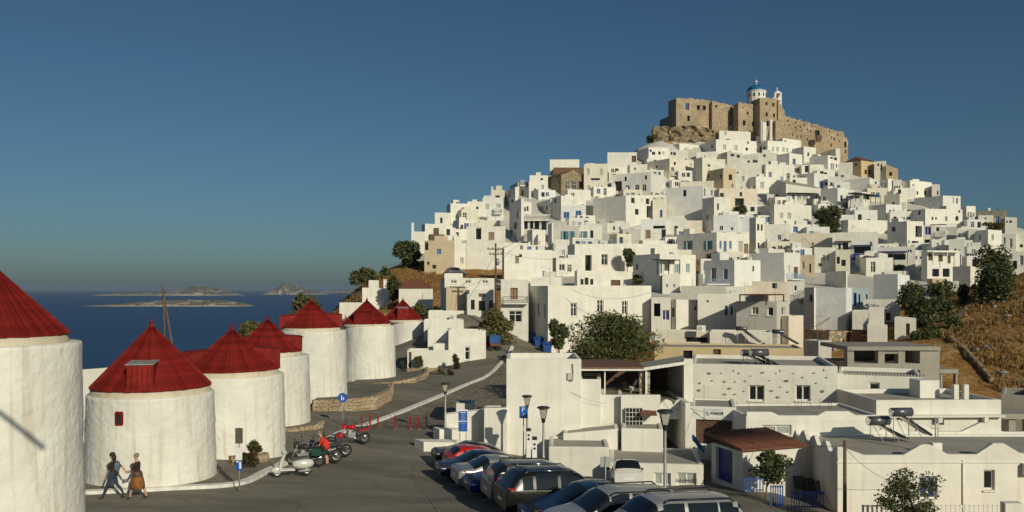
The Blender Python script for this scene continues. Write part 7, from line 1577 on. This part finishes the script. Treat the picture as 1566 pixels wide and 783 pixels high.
for k, (px, Y) in enumerate(((745, 59.2), (756, 59.6), (765, 59.2))):
    X = (px-CX)*Y/F; p = Vector((X, Y, H(X, Y)+.02)); root = thing('cafe_table', 'round dark table of the shaded street cafe beside the cube building', 'table', p, 'street cafe tables'); b = MB(); b.tube(p, p+Vector((0, 0, .7)), .03); b.build('leg', 'iron', root); b = MB(); b.lathe(p+Vector((0, 0, .7)), [(0, 0), (.33, 0), (.33, .03), (0, .03)], n=16); b.build('top', 'iron', root)
# courtyard of the wavy house: blue fence, gate, chairs
def picket(pts, D0, y0, y1, label, mat, step, name='fence', D1=None, w_=.05):
    a, c = P(pts[0], y1, D0), P(pts[1], y1, D1 or D0); t = P(pts[0], y0, D0).z-a.z; root = thing(name, label, 'fence', a); d = c-a; n = max(2, int(d.length/step)); dn = d.normalized(); b = MB(); b.obox(a+Vector((0, 0, t*.9)), d, (0, .04, 0), (0, 0, .05)); b.obox(a+Vector((0, 0, t*.08)), d, (0, .04, 0), (0, 0, .05)); b.build('rail', mat, root)
    pm = MB(); pm.obox((0, 0, 0), dn*w_, (0, -.025, 0), (0, 0, t)); pmesh = pm.mesh('picket', mat)
    for i in range(n+1): q = bpy.data.objects.new('picket', pmesh); COL.objects.link(q); q.parent = root; q.location = a+d*(i/n)-root.location
    return root
picket((1138, 1166), 41, 731, 752, 'low blue fence beside the blue garage house', 'blue', .14); picket((1178, 1196), 40, 742, 775, 'blue courtyard gate of upright bars', 'blue', .1, 'gate'); picket((1210, 1258), 39, 752, 778, 'blue fence along the shaded courtyard of the wavy house', 'blue', .14, D1=37.6)
picket((1318, 1532), 36.5, 772, 800, 'white picket fence below the wavy parapet house', 'frame', .2, w_=.09); 
a = P(1547, 768, 36.5); b = MB(); b.box(a+Vector((0, 0, -.6)), (.75, .4, 1.2)); tag(b.build('gate_pier', 'white', org=a-Vector((0, 0, 1.2))), 'square white pier at the end of the white picket fence', 'pier'); picket((1560, 1590), 36.5, 770, 800, 'white picket fence beyond the square pier', 'frame', .2, w_=.09)
for k, (px, D) in enumerate(((1225, 43.5), (1240, 43.2), (1250, 42.6))):
    p = P(px, 760, D); p.z = H(p.x, p.y); root = thing('garden_chair', 'dark slatted garden chair in the shaded courtyard', 'chair', p, 'courtyard chairs'); b = MB()
    for i in range(5): b.obox(p+Vector((-.25+.11*i, -.25, .42)), (.08, 0, 0), (0, .5, 0), (0, 0, .03))
    b.build('seat', 'plastic', root); b = MB()
    for i in range(5): b.obox(p+Vector((-.25+.11*i, .24, .46)), (.08, 0, 0), (.0, .2, .5), (0, .03, 0))
    b.build('backrest', 'plastic', root)
    for sx in (-.22, .22):
        for sy in (-.2, .2): b = MB(); b.tube(p+Vector((sx, sy, 0)), p+Vector((sx, sy, .43)), .02, n=5); b.build('leg', 'plastic', root)
# blue tarpaulin hung over the stair rail
b = MB(); g = []
for i in range(9):
    row = []
    for j in range(6): s, t = i/8, j/5; c = P(1059+18*s, 664+20*s+10*t, 47.5-.6*s); row.append(c+Vector((0, .12*math.sin(s*9+t*4), .05*math.sin(s*7))))
    g.append(row)
for i in range(8):
    for j in range(5): b.poly([g[i][j], g[i+1][j], g[i+1][j+1], g[i][j+1]], 0, True)
plain('tarp', (.02, .14, .38), rough=.5, var=.3); o = b.build('tarpaulin', 'tarp', org=g[0][0]); md = o.modifiers.new('t', 'SOLIDIFY'); md.thickness = .02; tag(o, 'crumpled bright blue tarpaulin hanging beside the brown garage door', 'tarpaulin')
# stone planter with red flowering shrub is built with the plants
w_ = [G(354, 714), G(399, 711)]; root = thing('stone_planter', 'low rough stone planter below the red flowering shrub', 'planter', w_[0]); stone_wall([w_[0]+Vector((0, .0, .05)), w_[1]+Vector((0, 0, .05)), w_[1]+Vector((.2, .6, .05))], .42, root, seed=9)
b = MB(); a = [w_[0]+Vector((0, 0, .42)), w_[1]+Vector((0, 0, .42)), w_[1]+Vector((.2, .6, .40)), w_[0]+Vector((0, .6, .40))]; b.poly(a); b.build('soil', 'bark', root)
# ---------------------------------------------------------------- trees, shrubs, dry grass
def leafmat(name, c, var=.45):
    m, n, b = nodes(name); N = n.nodes; L = n.links; b.inputs['Roughness'].default_value = .75; b.inputs['Specular IOR Level'].default_value = .2
    tc = N.new('ShaderNodeTexCoord'); z = N.new('ShaderNodeTexNoise'); z.inputs['Scale'].default_value = 1.6; z.inputs['Detail'].default_value = 5; L.new(tc.outputs['Object'], z.inputs['Vector'])
    r = N.new('ShaderNodeValToRGB'); e = r.color_ramp.elements; e[0].position = .3; e[1].position = .7; e[0].color = (*[q*(1-var) for q in c], 1); e[1].color = (*[q*(1+var) for q in c], 1); L.new(z.outputs[0], r.inputs[0]); L.new(r.outputs[0], b.inputs['Base Color'])
    tr = N.new('ShaderNodeBsdfTranslucent'); L.new(r.outputs[0], tr.inputs['Color']); mx = N.new('ShaderNodeMixShader'); mx.inputs[0].default_value = .32; L.new(b.outputs[0], mx.inputs[1]); L.new(tr.outputs[0], mx.inputs[2]); L.new(mx.outputs[0], n.nodes['Material Output'].inputs['Surface'])
    MATS[name] = m
for nm, c in (('leaf_dark', (.085, .105, .045)), ('leaf_mid', (.14, .16, .06)), ('leaf_olive', (.17, .16, .062)), ('leaf_brown', (.21, .155, .056)), ('leaf_tam', (.13, .145, .055)), ('leaf_tam2', (.21, .19, .07)), ('flower', (.25, .02, .025)), ('leaf_red', (.10, .025, .02)), ('straw', (.42, .28, .12)), ('straw2', (.33, .19, .07))): leafmat(nm, c)
def crown_mesh(b, clumps, n, size, rg, mats=2, droop=0, slim=1.0):
    """leaf-sized faces through the clumps, denser toward their skins"""
    vol = [c[3]*c[4]*c[5] for c in clumps]; tot = sum(q**.67 for q in vol)
    for (x, y, z, a, e, h_), q in zip(clumps, vol):
        k = int(n*q**.67/tot)
        for _ in range(k):
            v = Vector((rg.gauss(0, 1), rg.gauss(0, 1), rg.gauss(0, 1))).normalized(); r_ = rg.random()**.38; nn = 1+.28*mnoise.noise(Vector((x+v.x*2.2, y+v.y*2.2, z+v.z*2.2)))
            p = Vector((x+v.x*a*r_*nn, y+v.y*e*r_*nn, z+v.z*h_*r_*nn)); s = size*rg.uniform(.55, 1.35)
            d1 = Vector((rg.gauss(0, 1), rg.gauss(0, 1), rg.gauss(0, .7)-droop)).normalized(); d2 = d1.cross(Vector((rg.gauss(0, 1), rg.gauss(0, 1), rg.gauss(0, 1)))).normalized()
            m = 0 if rg.random() < .62 else 1+int(rg.random()*(mats-1))
            b.poly([p-d1*s*.5, p+d2*s*.34*slim, p+d1*s*.5, p-d2*s*.3*slim], m)
def tree(name, label, px0, px1, y0, y1, D, ybase, n, size, mats, seed, cat='tree', group=None, trunks=1, clumps=14, droop=0, slim=1.0, flat=1.0, shape='round', trunk_px=None, zb=None, small=1.0):
    rg = random.Random(seed); k = D/F; cx = (px0+px1)/2; c = P(cx, (y0+y1)/2, D); rx, rz = (px1-px0)/2*k, (y1-y0)/2*k; ry = min(rx, max(rz, rx*.7))*flat
    base = P(trunk_px if trunk_px else cx, ybase, D); gz = H(base.x, base.y); base.z = min(base.z, max(gz, base.z-3)) if zb is None else zb
    root = thing(name, label, cat, base, group); cl = []
    for i in range(clumps):
        for _ in range(40):
            v = Vector((rg.uniform(-1, 1), rg.uniform(-1, 1), rg.uniform(-1, 1)))
            wlim = 1.0
            if shape == 'tall': wlim = (1-max(0, v.z)*.45) if v.z > 0 else (1+v.z*.35)
            if shape == 'cone': wlim = .55-.5*v.z
            if shape == 'dome': wlim = 1-max(0, v.z)**2*.3
            if math.hypot(v.x, v.y) < wlim*.8 and v.length < 1.1: break
        s = rg.uniform(.2, .5)*small; cl.append((c.x+v.x*rx*.84, c.y+v.y*ry*.84, c.z+v.z*rz*.84, rx*s, ry*s, rz*s*1.05))
    b = MB(); crown_mesh(b, cl, n, size, rg, len(mats), droop, slim); stuff_ = b.build('crown', list(mats), root)
    b = MB(); r0 = max(.05, rx*.05)
    for t in range(trunks):
        off = Vector((rg.uniform(-.3, .3)*rx*(trunks > 1), rg.uniform(-.2, .2)*(trunks > 1), 0)); a = base+off*.3-Vector((0, 0, .3)); mid = Vector((base.x+off.x, base.y+off.y, (base.z+c.z-rz*.5)/2+rz*.1)); b.tube(a, mid, r0, r0*.75, n=7)
        for q in rg.sample(cl, min(5, len(cl))):
            e = Vector(q[:3]); m2 = mid.lerp(e, .55)+Vector((0, 0, -.1*rz)); b.tube(mid, m2, r0*.6, r0*.4, n=5); b.tube(m2, e, r0*.4, r0*.12, n=5)
    b.build('trunk', 'bark', root); return root
TR = [
 ('tree', 'leafy dark tree with a pale trunk beside the tan crest house', 602, 649, 366, 412, 166, 420, 2600, .62, ('leaf_dark', 'leaf_mid', 'leaf_olive'), dict(clumps=15, trunk_px=619)),
 ('shrub', 'dark shrub on the seaward end of the dry ridge', 532, 578, 409, 440, 150, 442, 1500, .55, ('leaf_dark', 'leaf_olive'), dict(clumps=12)),
 ('shrub', 'dark shrub above the pergola house on the dry ridge', 576, 604, 406, 432, 152, 436, 900, .5, ('leaf_olive', 'leaf_dark'), dict(clumps=8)),
 ('shrub', 'dark shrub between the pergola house and the speckled house', 589, 622, 418, 463, 129, 470, 1300, .45, ('leaf_dark', 'leaf_mid'), dict(clumps=11, shape='tall')),
 ('shrub', 'green shrub at the foot of the speckled house behind the last windmill', 625, 656, 466, 490, 112, 496, 900, .35, ('leaf_mid', 'leaf_olive'), dict(clumps=9)),
 ('tree', 'rounded olive brown tree standing where the street bends', 718, 787, 477, 527, 99, 548, 5200, .34, ('leaf_olive', 'leaf_brown', 'leaf_mid'), dict(clumps=20, trunk_px=752)),
 ('tree', 'broad feathery tamarisk tree in front of the large cream white house', 862, 1008, 474, 566, 64, 574, 17000, .27, ('leaf_tam', 'leaf_tam2', 'leaf_dark', 'leaf_mid'), dict(clumps=40, droop=.6, slim=.55, shape='dome', trunks=3)),
 ('tree', 'small dark tree squeezed beside the tamarisk and the shaded house side', 838, 872, 492, 532, 84, 545, 1700, .32, ('leaf_dark', 'leaf_mid'), dict(clumps=10)),
 ('tree', 'round dense dark tree among the white houses', 1240, 1286, 315, 356, 206, 358, 3600, .75, ('leaf_dark', 'leaf_mid', 'leaf_olive'), dict(clumps=18)),
 ('shrub', 'low dark bush in a courtyard below the tan cube house', 1117, 1144, 313, 330, 216, 332, 700, .6, ('leaf_dark', 'leaf_mid'), dict(clumps=7)),
 ('tree', 'low spreading dark tree with bare lower limbs by the small brown doors', 1371, 1464, 434, 494, 100, 512, 6500, .42, ('leaf_dark', 'leaf_mid', 'leaf_olive'), dict(clumps=24, trunks=3, trunk_px=1416, shape='dome')),
 ('tree', 'tall irregular dark tree at the edge of the brown hillside', 1484, 1554, 382, 496, 104, 500, 8500, .42, ('leaf_dark', 'leaf_mid', 'leaf_olive'), dict(clumps=34, shape='tall', trunk_px=1510)),
 ('shrub', 'dark bush clump under the low spreading tree', 1392, 1448, 497, 526, 94, 530, 2200, .36, ('leaf_dark', 'leaf_mid'), dict(clumps=13)),
 ('shrub', 'green bush at the roadside below the tall irregular tree', 1447, 1482, 486, 522, 96, 526, 1500, .34, ('leaf_mid', 'leaf_dark'), dict(clumps=9)),
 ('shrub', 'dark bush in the shade of the tall irregular tree, by the little road', 1460, 1490, 440, 485, 108, 488, 1600, .4, ('leaf_dark', 'leaf_mid'), dict(clumps=9)),
 ('tree', 'rounded dark green tree on the terrace of the long glass railed house', 945, 974, 383, 409, 158, 412, 1500, .45, ('leaf_dark', 'leaf_mid'), dict(clumps=10)),
 ('shrub', 'green bush below the blue porch house', 966, 988, 416, 436, 140, 438, 900, .42, ('leaf_dark', 'leaf_mid'), dict(clumps=8)),
 ('vine', 'dark vine spilling over the roof of the blue windowed house', 1068, 1136, 387, 401, 172, 404, 1800, .5, ('leaf_dark', 'leaf_olive'), dict(clumps=14)),
 ('hedge', 'green plants in a row below the blue pergola', 1351, 1391, 404, 418, 158, 419, 1300, .45, ('leaf_dark', 'leaf_mid'), dict(clumps=12)),
 ('vine', 'dark vine canopy above a terrace beside the tall irregular tree', 1487, 1530, 378, 394, 174, 396, 1300, .5, ('leaf_dark', 'leaf_mid'), dict(clumps=10)),
 ('shrub', 'dark scrub clinging to the crag left of the castle', 985, 1012, 208, 226, 286, 228, 900, .8, ('leaf_dark', 'leaf_mid'), dict(clumps=7)),
 ('shrub', 'dark leafy shrub in front of the wavy parapet house', 1328, 1458, 722, 810, 34.5, 840, 4800, .115, ('leaf_dark', 'leaf_mid', 'leaf_olive'), dict(clumps=46, trunks=4, shape='dome', small=.72)),
 ('tree', 'sparse dark tree in the shaded courtyard by the blue gate', 1140, 1212, 690, 742, 41.5, 768, 1500, .2, ('leaf_dark', 'leaf_mid'), dict(clumps=20, trunk_px=1172)),
 ('shrub', 'red flowering shrub in a stone planter beside the bus stop sign', 366, 404, 676, 708, 38.6, 712, 2000, .13, ('leaf_dark', 'leaf_red', 'flower', 'leaf_mid'), dict(clumps=13)),
 ('shrub', 'round dark shrub before the white courtyard wall', 633, 653, 545, 569, 92, 570, 900, .22, ('leaf_dark', 'leaf_mid'), dict(clumps=8)),
 ('shrub', 'small dark shrub beside the brown courtyard door', 613, 625, 551, 570, 91, 571, 450, .22, ('leaf_dark', 'leaf_mid'), dict(clumps=5)),
 ('shrub', 'cone shaped green shrub beside the paved street', 664, 686, 558, 584, 87, 584, 1100, .22, ('leaf_mid', 'leaf_olive'), dict(clumps=12, shape='cone')),
 ('shrub', 'reddish oleander by the corner house door', 690, 707, 538, 570, 91, 572, 800, .22, ('leaf_dark', 'leaf_red'), dict(clumps=8, shape='tall')),
 ('shrub', 'red leaved bush next to the cone shaped shrub', 682, 698, 565, 584, 86, 585, 500, .2, ('leaf_red', 'leaf_dark'), dict(clumps=6)),
 ('shrub', 'yellow green bush rising behind the half hidden windmill', 362, 402, 486, 520, 82, 540, 1700, .32, ('leaf_olive', 'leaf_tam2'), dict(clumps=11, zb=EZ-12)),
 ('shrub', 'large olive bush on the slope behind the tall windmill', 440, 505, 447, 492, 118, 510, 2600, .4, ('leaf_olive', 'leaf_dark', 'leaf_tam2'), dict(clumps=16, zb=EZ-10)),
 ('shrub', 'little bush beside the shaded house step by the brown doors', 1352, 1363, 508, 522, 92, 523, 350, .25, ('leaf_dark', 'leaf_mid'), dict(clumps=5)),
 ('shrub', 'orange flowering plant below the round dense tree', 1276, 1290, 322, 345, 203, 346, 350, .6, ('leaf_brown', 'leaf_mid'), dict(clumps=5)),
 ('vine', 'dark vine on the wall beside the teal railed roof', 1411, 1420, 360, 372, 196, 373, 250, .5, ('leaf_dark', 'leaf_mid'), dict(clumps=4)),
 ('shrub', 'terrace plants beside the stone wall near the skyline', 1498, 1540, 341, 352, 190, 354, 700, .55, ('leaf_dark', 'leaf_brown'), dict(clumps=9)),
]
for i, t in enumerate(TR):
    nm, lab, x0, x1, y0, y1, D, yb_, n, sz, mats, kw = t
    tree(nm, lab, x0, x1, y0, y1, D, yb_, n, sz, mats, 100+i, cat=nm if nm != 'shrub' else 'shrub', **kw)
# dry grass tufts and loose stones on the bare slopes
rg = random.Random(5); b = MB(); xs_, ys_ = [], []
def zone(n, fn):
    for _ in range(n): x, y = fn(); xs_.append(x); ys_.append(y)
def quadz(pts):
    a, bq, c, d = pts
    def f(): s, t = rg.random(), rg.random(); return ((a[0]*(1-s)+bq[0]*s)*(1-t)+(d[0]*(1-s)+c[0]*s)*t, (a[1]*(1-s)+bq[1]*s)*(1-t)+(d[1]*(1-s)+c[1]*s)*t)
    return f
zone(15000, quadz([(42, 66), (90, 62), (90, 128), (48, 98)])); zone(7000, quadz([(-38, 118), (-8, 112), (-12, 165), (-40, 165)])); zone(1500, quadz([(-30, 40), (-20, 40), (-22, 110), (-34, 110)]))
hz = Hm(np.array(xs_), np.array(ys_)); foot2 = [(c, r_) for c, r_ in foot]
for x, y, z in zip(xs_, ys_, hz):
    if any((x-c.x)**2+(y-c.y)**2 < (r_*.9)**2 for c, r_ in foot2 if abs(y-c.y) < 12): continue
    s = rg.uniform(.15, .5)*(1.5 if mnoise.noise(Vector((x*.2, y*.2, 0))) > 0 else .8); m = 0 if rg.random() < .5 else 1
    if rg.random() < .02: m = 2; s *= 1.5
    for k in range(3):
        a = rg.uniform(0, 6.28); d = Vector((math.cos(a), math.sin(a), 0)); p = Vector((x, y, z-.06)); w_ = Vector((-d.y, d.x, 0))*s*.16; b.poly([p-w_, p+w_, p+d*s*.5+Vector((0, 0, s))], m)
stuff(b.build('dry_grass', ['straw', 'straw2', 'leaf_olive']))
b = MB()
for _ in range(700):
    x, y = quadz([(42, 66), (90, 62), (90, 128), (48, 98)])(); z = H(x, y); r_ = rg.uniform(.06, .22)*(1 if rg.random() < .93 else 2.5); i0 = len(b.v); b.sphere((x, y, z+r_*.2), r_, 6, 4, sq=(1, rg.uniform(.6, 1), .6)); b.v[i0:] = [tuple(Vector(q)+Vector((rg.uniform(-.2, .2), rg.uniform(-.2, .2), rg.uniform(-.2, .2)))*r_) for q in b.v[i0:]]
b.sm = [False]*len(b.f); stuff(b.build('loose_stones', 'greystone'))
# little road climbing to the houses, and its low wall
sheet('hill_road', [(p.x, p.y) for p in (P(1433, 505, 98), P(1478, 478, 104), P(1500, 478, 106), P(1468, 505, 99))], .25, 'lane')
root = thing('slope_wall', 'broken low dry stone wall running down the brown hillside', 'wall', P(1452, 506, 92)); pts = []
for x, y, D in ((1452, 508, 92), (1475, 523, 87), (1500, 540, 82), (1515, 552, 79)):
    p = P(x, y, D); p.z = H(p.x, p.y)-.1; pts.append(p)
stone_wall(pts, .5, root, seed=44)

def stairs(x0, y0, x1, y1, D, label, n=10, w_=1.1):
    a, c = P(x0, y0, D), P(x1, y1, D); root = thing('outside_stairs', label, 'stairs', Vector((a.x, a.y, min(a.z, c.z)))); zb = min(a.z, c.z)-.6
    for i in range(n):
        t0, t1 = i/n, (i+1)/n; p, q = a.lerp(c, t0), a.lerp(c, t1); z = max(p.z, q.z) if c.z > a.z else max(p.z, q.z); b = MB(); b.hexa([Vector((p.x, p.y, zb)), Vector((q.x, q.y, zb)), Vector((q.x, q.y+w_, zb)), Vector((p.x, p.y+w_, zb))], [Vector((p.x, p.y, z)), Vector((q.x, q.y, z)), Vector((q.x, q.y+w_, z)), Vector((p.x, p.y+w_, z))]); b.build('step', 'white', root)
for x0, y0, x1, y1, D, lab in ((674, 411, 692, 389, 165, 'white outside stairs climbing beside the tan crest house'), (1414, 426, 1432, 400, 152, 'white outside stairs rising to the brown doored terrace house'), (694, 352, 706, 372, 194, 'curving white stairs between the brown balcony house and the blue door house'), (1112, 329, 1092, 313, 226, 'white stair flank below the pink house with dark recess'), (1300, 345, 1318, 330, 222, 'white stairs between the rough grey balcony house and the dark canopy'), (1326, 497, 1340, 480, 96, 'white steps beside the small brown doored house')):
    stairs(x0, y0, x1, y1, D, lab)
# ---------------------------------------------------------------- labels of the houses
MARK = [('the blue domed church', 1157, 150), ('the stone gabled house', 877, 280), ('the bright blue loggia', 1319, 380), ('the tall utility pole', 758, 420), ('the green balcony house', 1485, 328), ('the round dense tree', 1263, 335), ('the red hipped roof', 1327, 250), ('the tamarisk tree', 935, 520), ('the teal shutters house', 1070, 375), ('the leafy crest tree', 625, 390), ('the tall irregular tree', 1517, 430), ('the low spreading tree', 1417, 465), ('the tall blank grey house', 1050, 310), ('the last windmill', 625, 500), ('the blue pergola', 1365, 392), ('the tan cube house', 1117, 272), ('the white framed grey house', 1170, 490), ('the brown balcony house', 668, 355), ('the colonnade house', 820, 340)]
TONE = {'white': 'white', 'cream': 'cream', 'tan': 'tan', 'pinkish': 'pale pink', 'bluish': 'bluish white', 'rough': 'rough white', 'ochre': 'ochre', 'greywall': 'grey', 'concrete': 'concrete', 'rubble': 'rubble stone', 'brick': 'red brick', 'greystone': 'grey stone', 'lightwash': 'pale blue', 'brownroof': 'brown'}
NUM = ['no', 'one', 'two', 'three', 'four', 'five', 'six', 'seven']
WC = {'k': 'dark', 'w': 'white framed', 'g': 'grey', 'b': 'blue', 'B': 'blue', 'C': 'blue', 't': 'teal', 'T': 'teal', 'd': 'brown', 'n': 'tan', 'G': 'green', 'r': 'dark'}
ORD = ['first', 'second', 'third', 'fourth', 'fifth', 'sixth', 'seventh', 'eighth', 'ninth', 'tenth', 'eleventh', 'twelfth']
pool = {}
for h in ALLH:
    rt = h['root']
    if h.get('id') in LAB: rt['label'] = LAB[h['id']]; 
    else:
        n = len(h['wins']); wpx, hpx = h['xr']-h['xl'], h['zt']-h['C'].z; k = h['D']/F
        form = 'narrow' if wpx*k < 4.2 else ('long low' if wpx*k > 9 and hpx < 4.5 else ('tall' if hpx > wpx*k*1.05 else ('small' if wpx*k < 6.5 else 'wide')))
        from collections import Counter
        wc = Counter(WC[q[4]] for q in h['wins']).most_common(1)
        ft = 'blank walls' if n == 0 else f"{NUM[min(n, 7)]} {wc[0][0] if n < 3 or wc[0][1] > n/2 else 'mixed'} opening{'s' if n > 1 else ''}"
        ex = ', balcony' if h.get('ba') and not h['ba'].endswith('/x') else (', canopy' if h.get('ca') else '')
        cx_, cy_ = (h['xl']+h['xr'])/2, (h['yt']+h['yb'])/2; mk = min(MARK, key=lambda m: math.hypot(m[1]-cx_, (m[2]-cy_)*1.4)); dy = cy_-mk[2]
        rel = 'downhill of' if dy > 14 else ('uphill of' if dy < -14 else 'level with')
        core = f"{form} {TONE.get(h['m'], 'white')} house with {ft}{ex}"; pool.setdefault((core, rel, mk[0]), []).append((math.hypot(mk[1]-cx_, mk[2]-cy_), rt))
    rt['group'] = 'whitewashed houses of the hill town'
for (core, rel, mk), L_ in pool.items():
    L_.sort(key=lambda t: t[0])
    for i, (_, rt) in enumerate(L_): rt['label'] = f'{core}, {rel} {mk}' if len(L_) == 1 else f'{core}, {ORD[min(i, 11)]} {rel} {mk}'

# ---------------------------------------------------------------- thin sea haze
m = bpy.data.materials.new('haze_air'); m.use_nodes = True; n = m.node_tree
for q in list(n.nodes):
    if q.type == 'BSDF_PRINCIPLED': n.nodes.remove(q)
pv = n.nodes.new('ShaderNodeVolumePrincipled'); pv.inputs['Color'].default_value = (.62, .76, .96, 1); pv.inputs['Density'].default_value = 3.4e-5; pv.inputs['Anisotropy'].default_value = .2
n.links.new(pv.outputs[0], n.nodes['Material Output'].inputs['Volume'])
b = MB(); b.hexa([(-37000, -4000, -92), (37000, -4000, -92), (37000, 45000, -92), (-37000, 45000, -92)], [(-37000, -4000, 96), (37000, -4000, 96), (37000, 45000, 96), (-37000, 45000, 96)])
hz_ = b.build('haze', [m]); stuff(hz_)
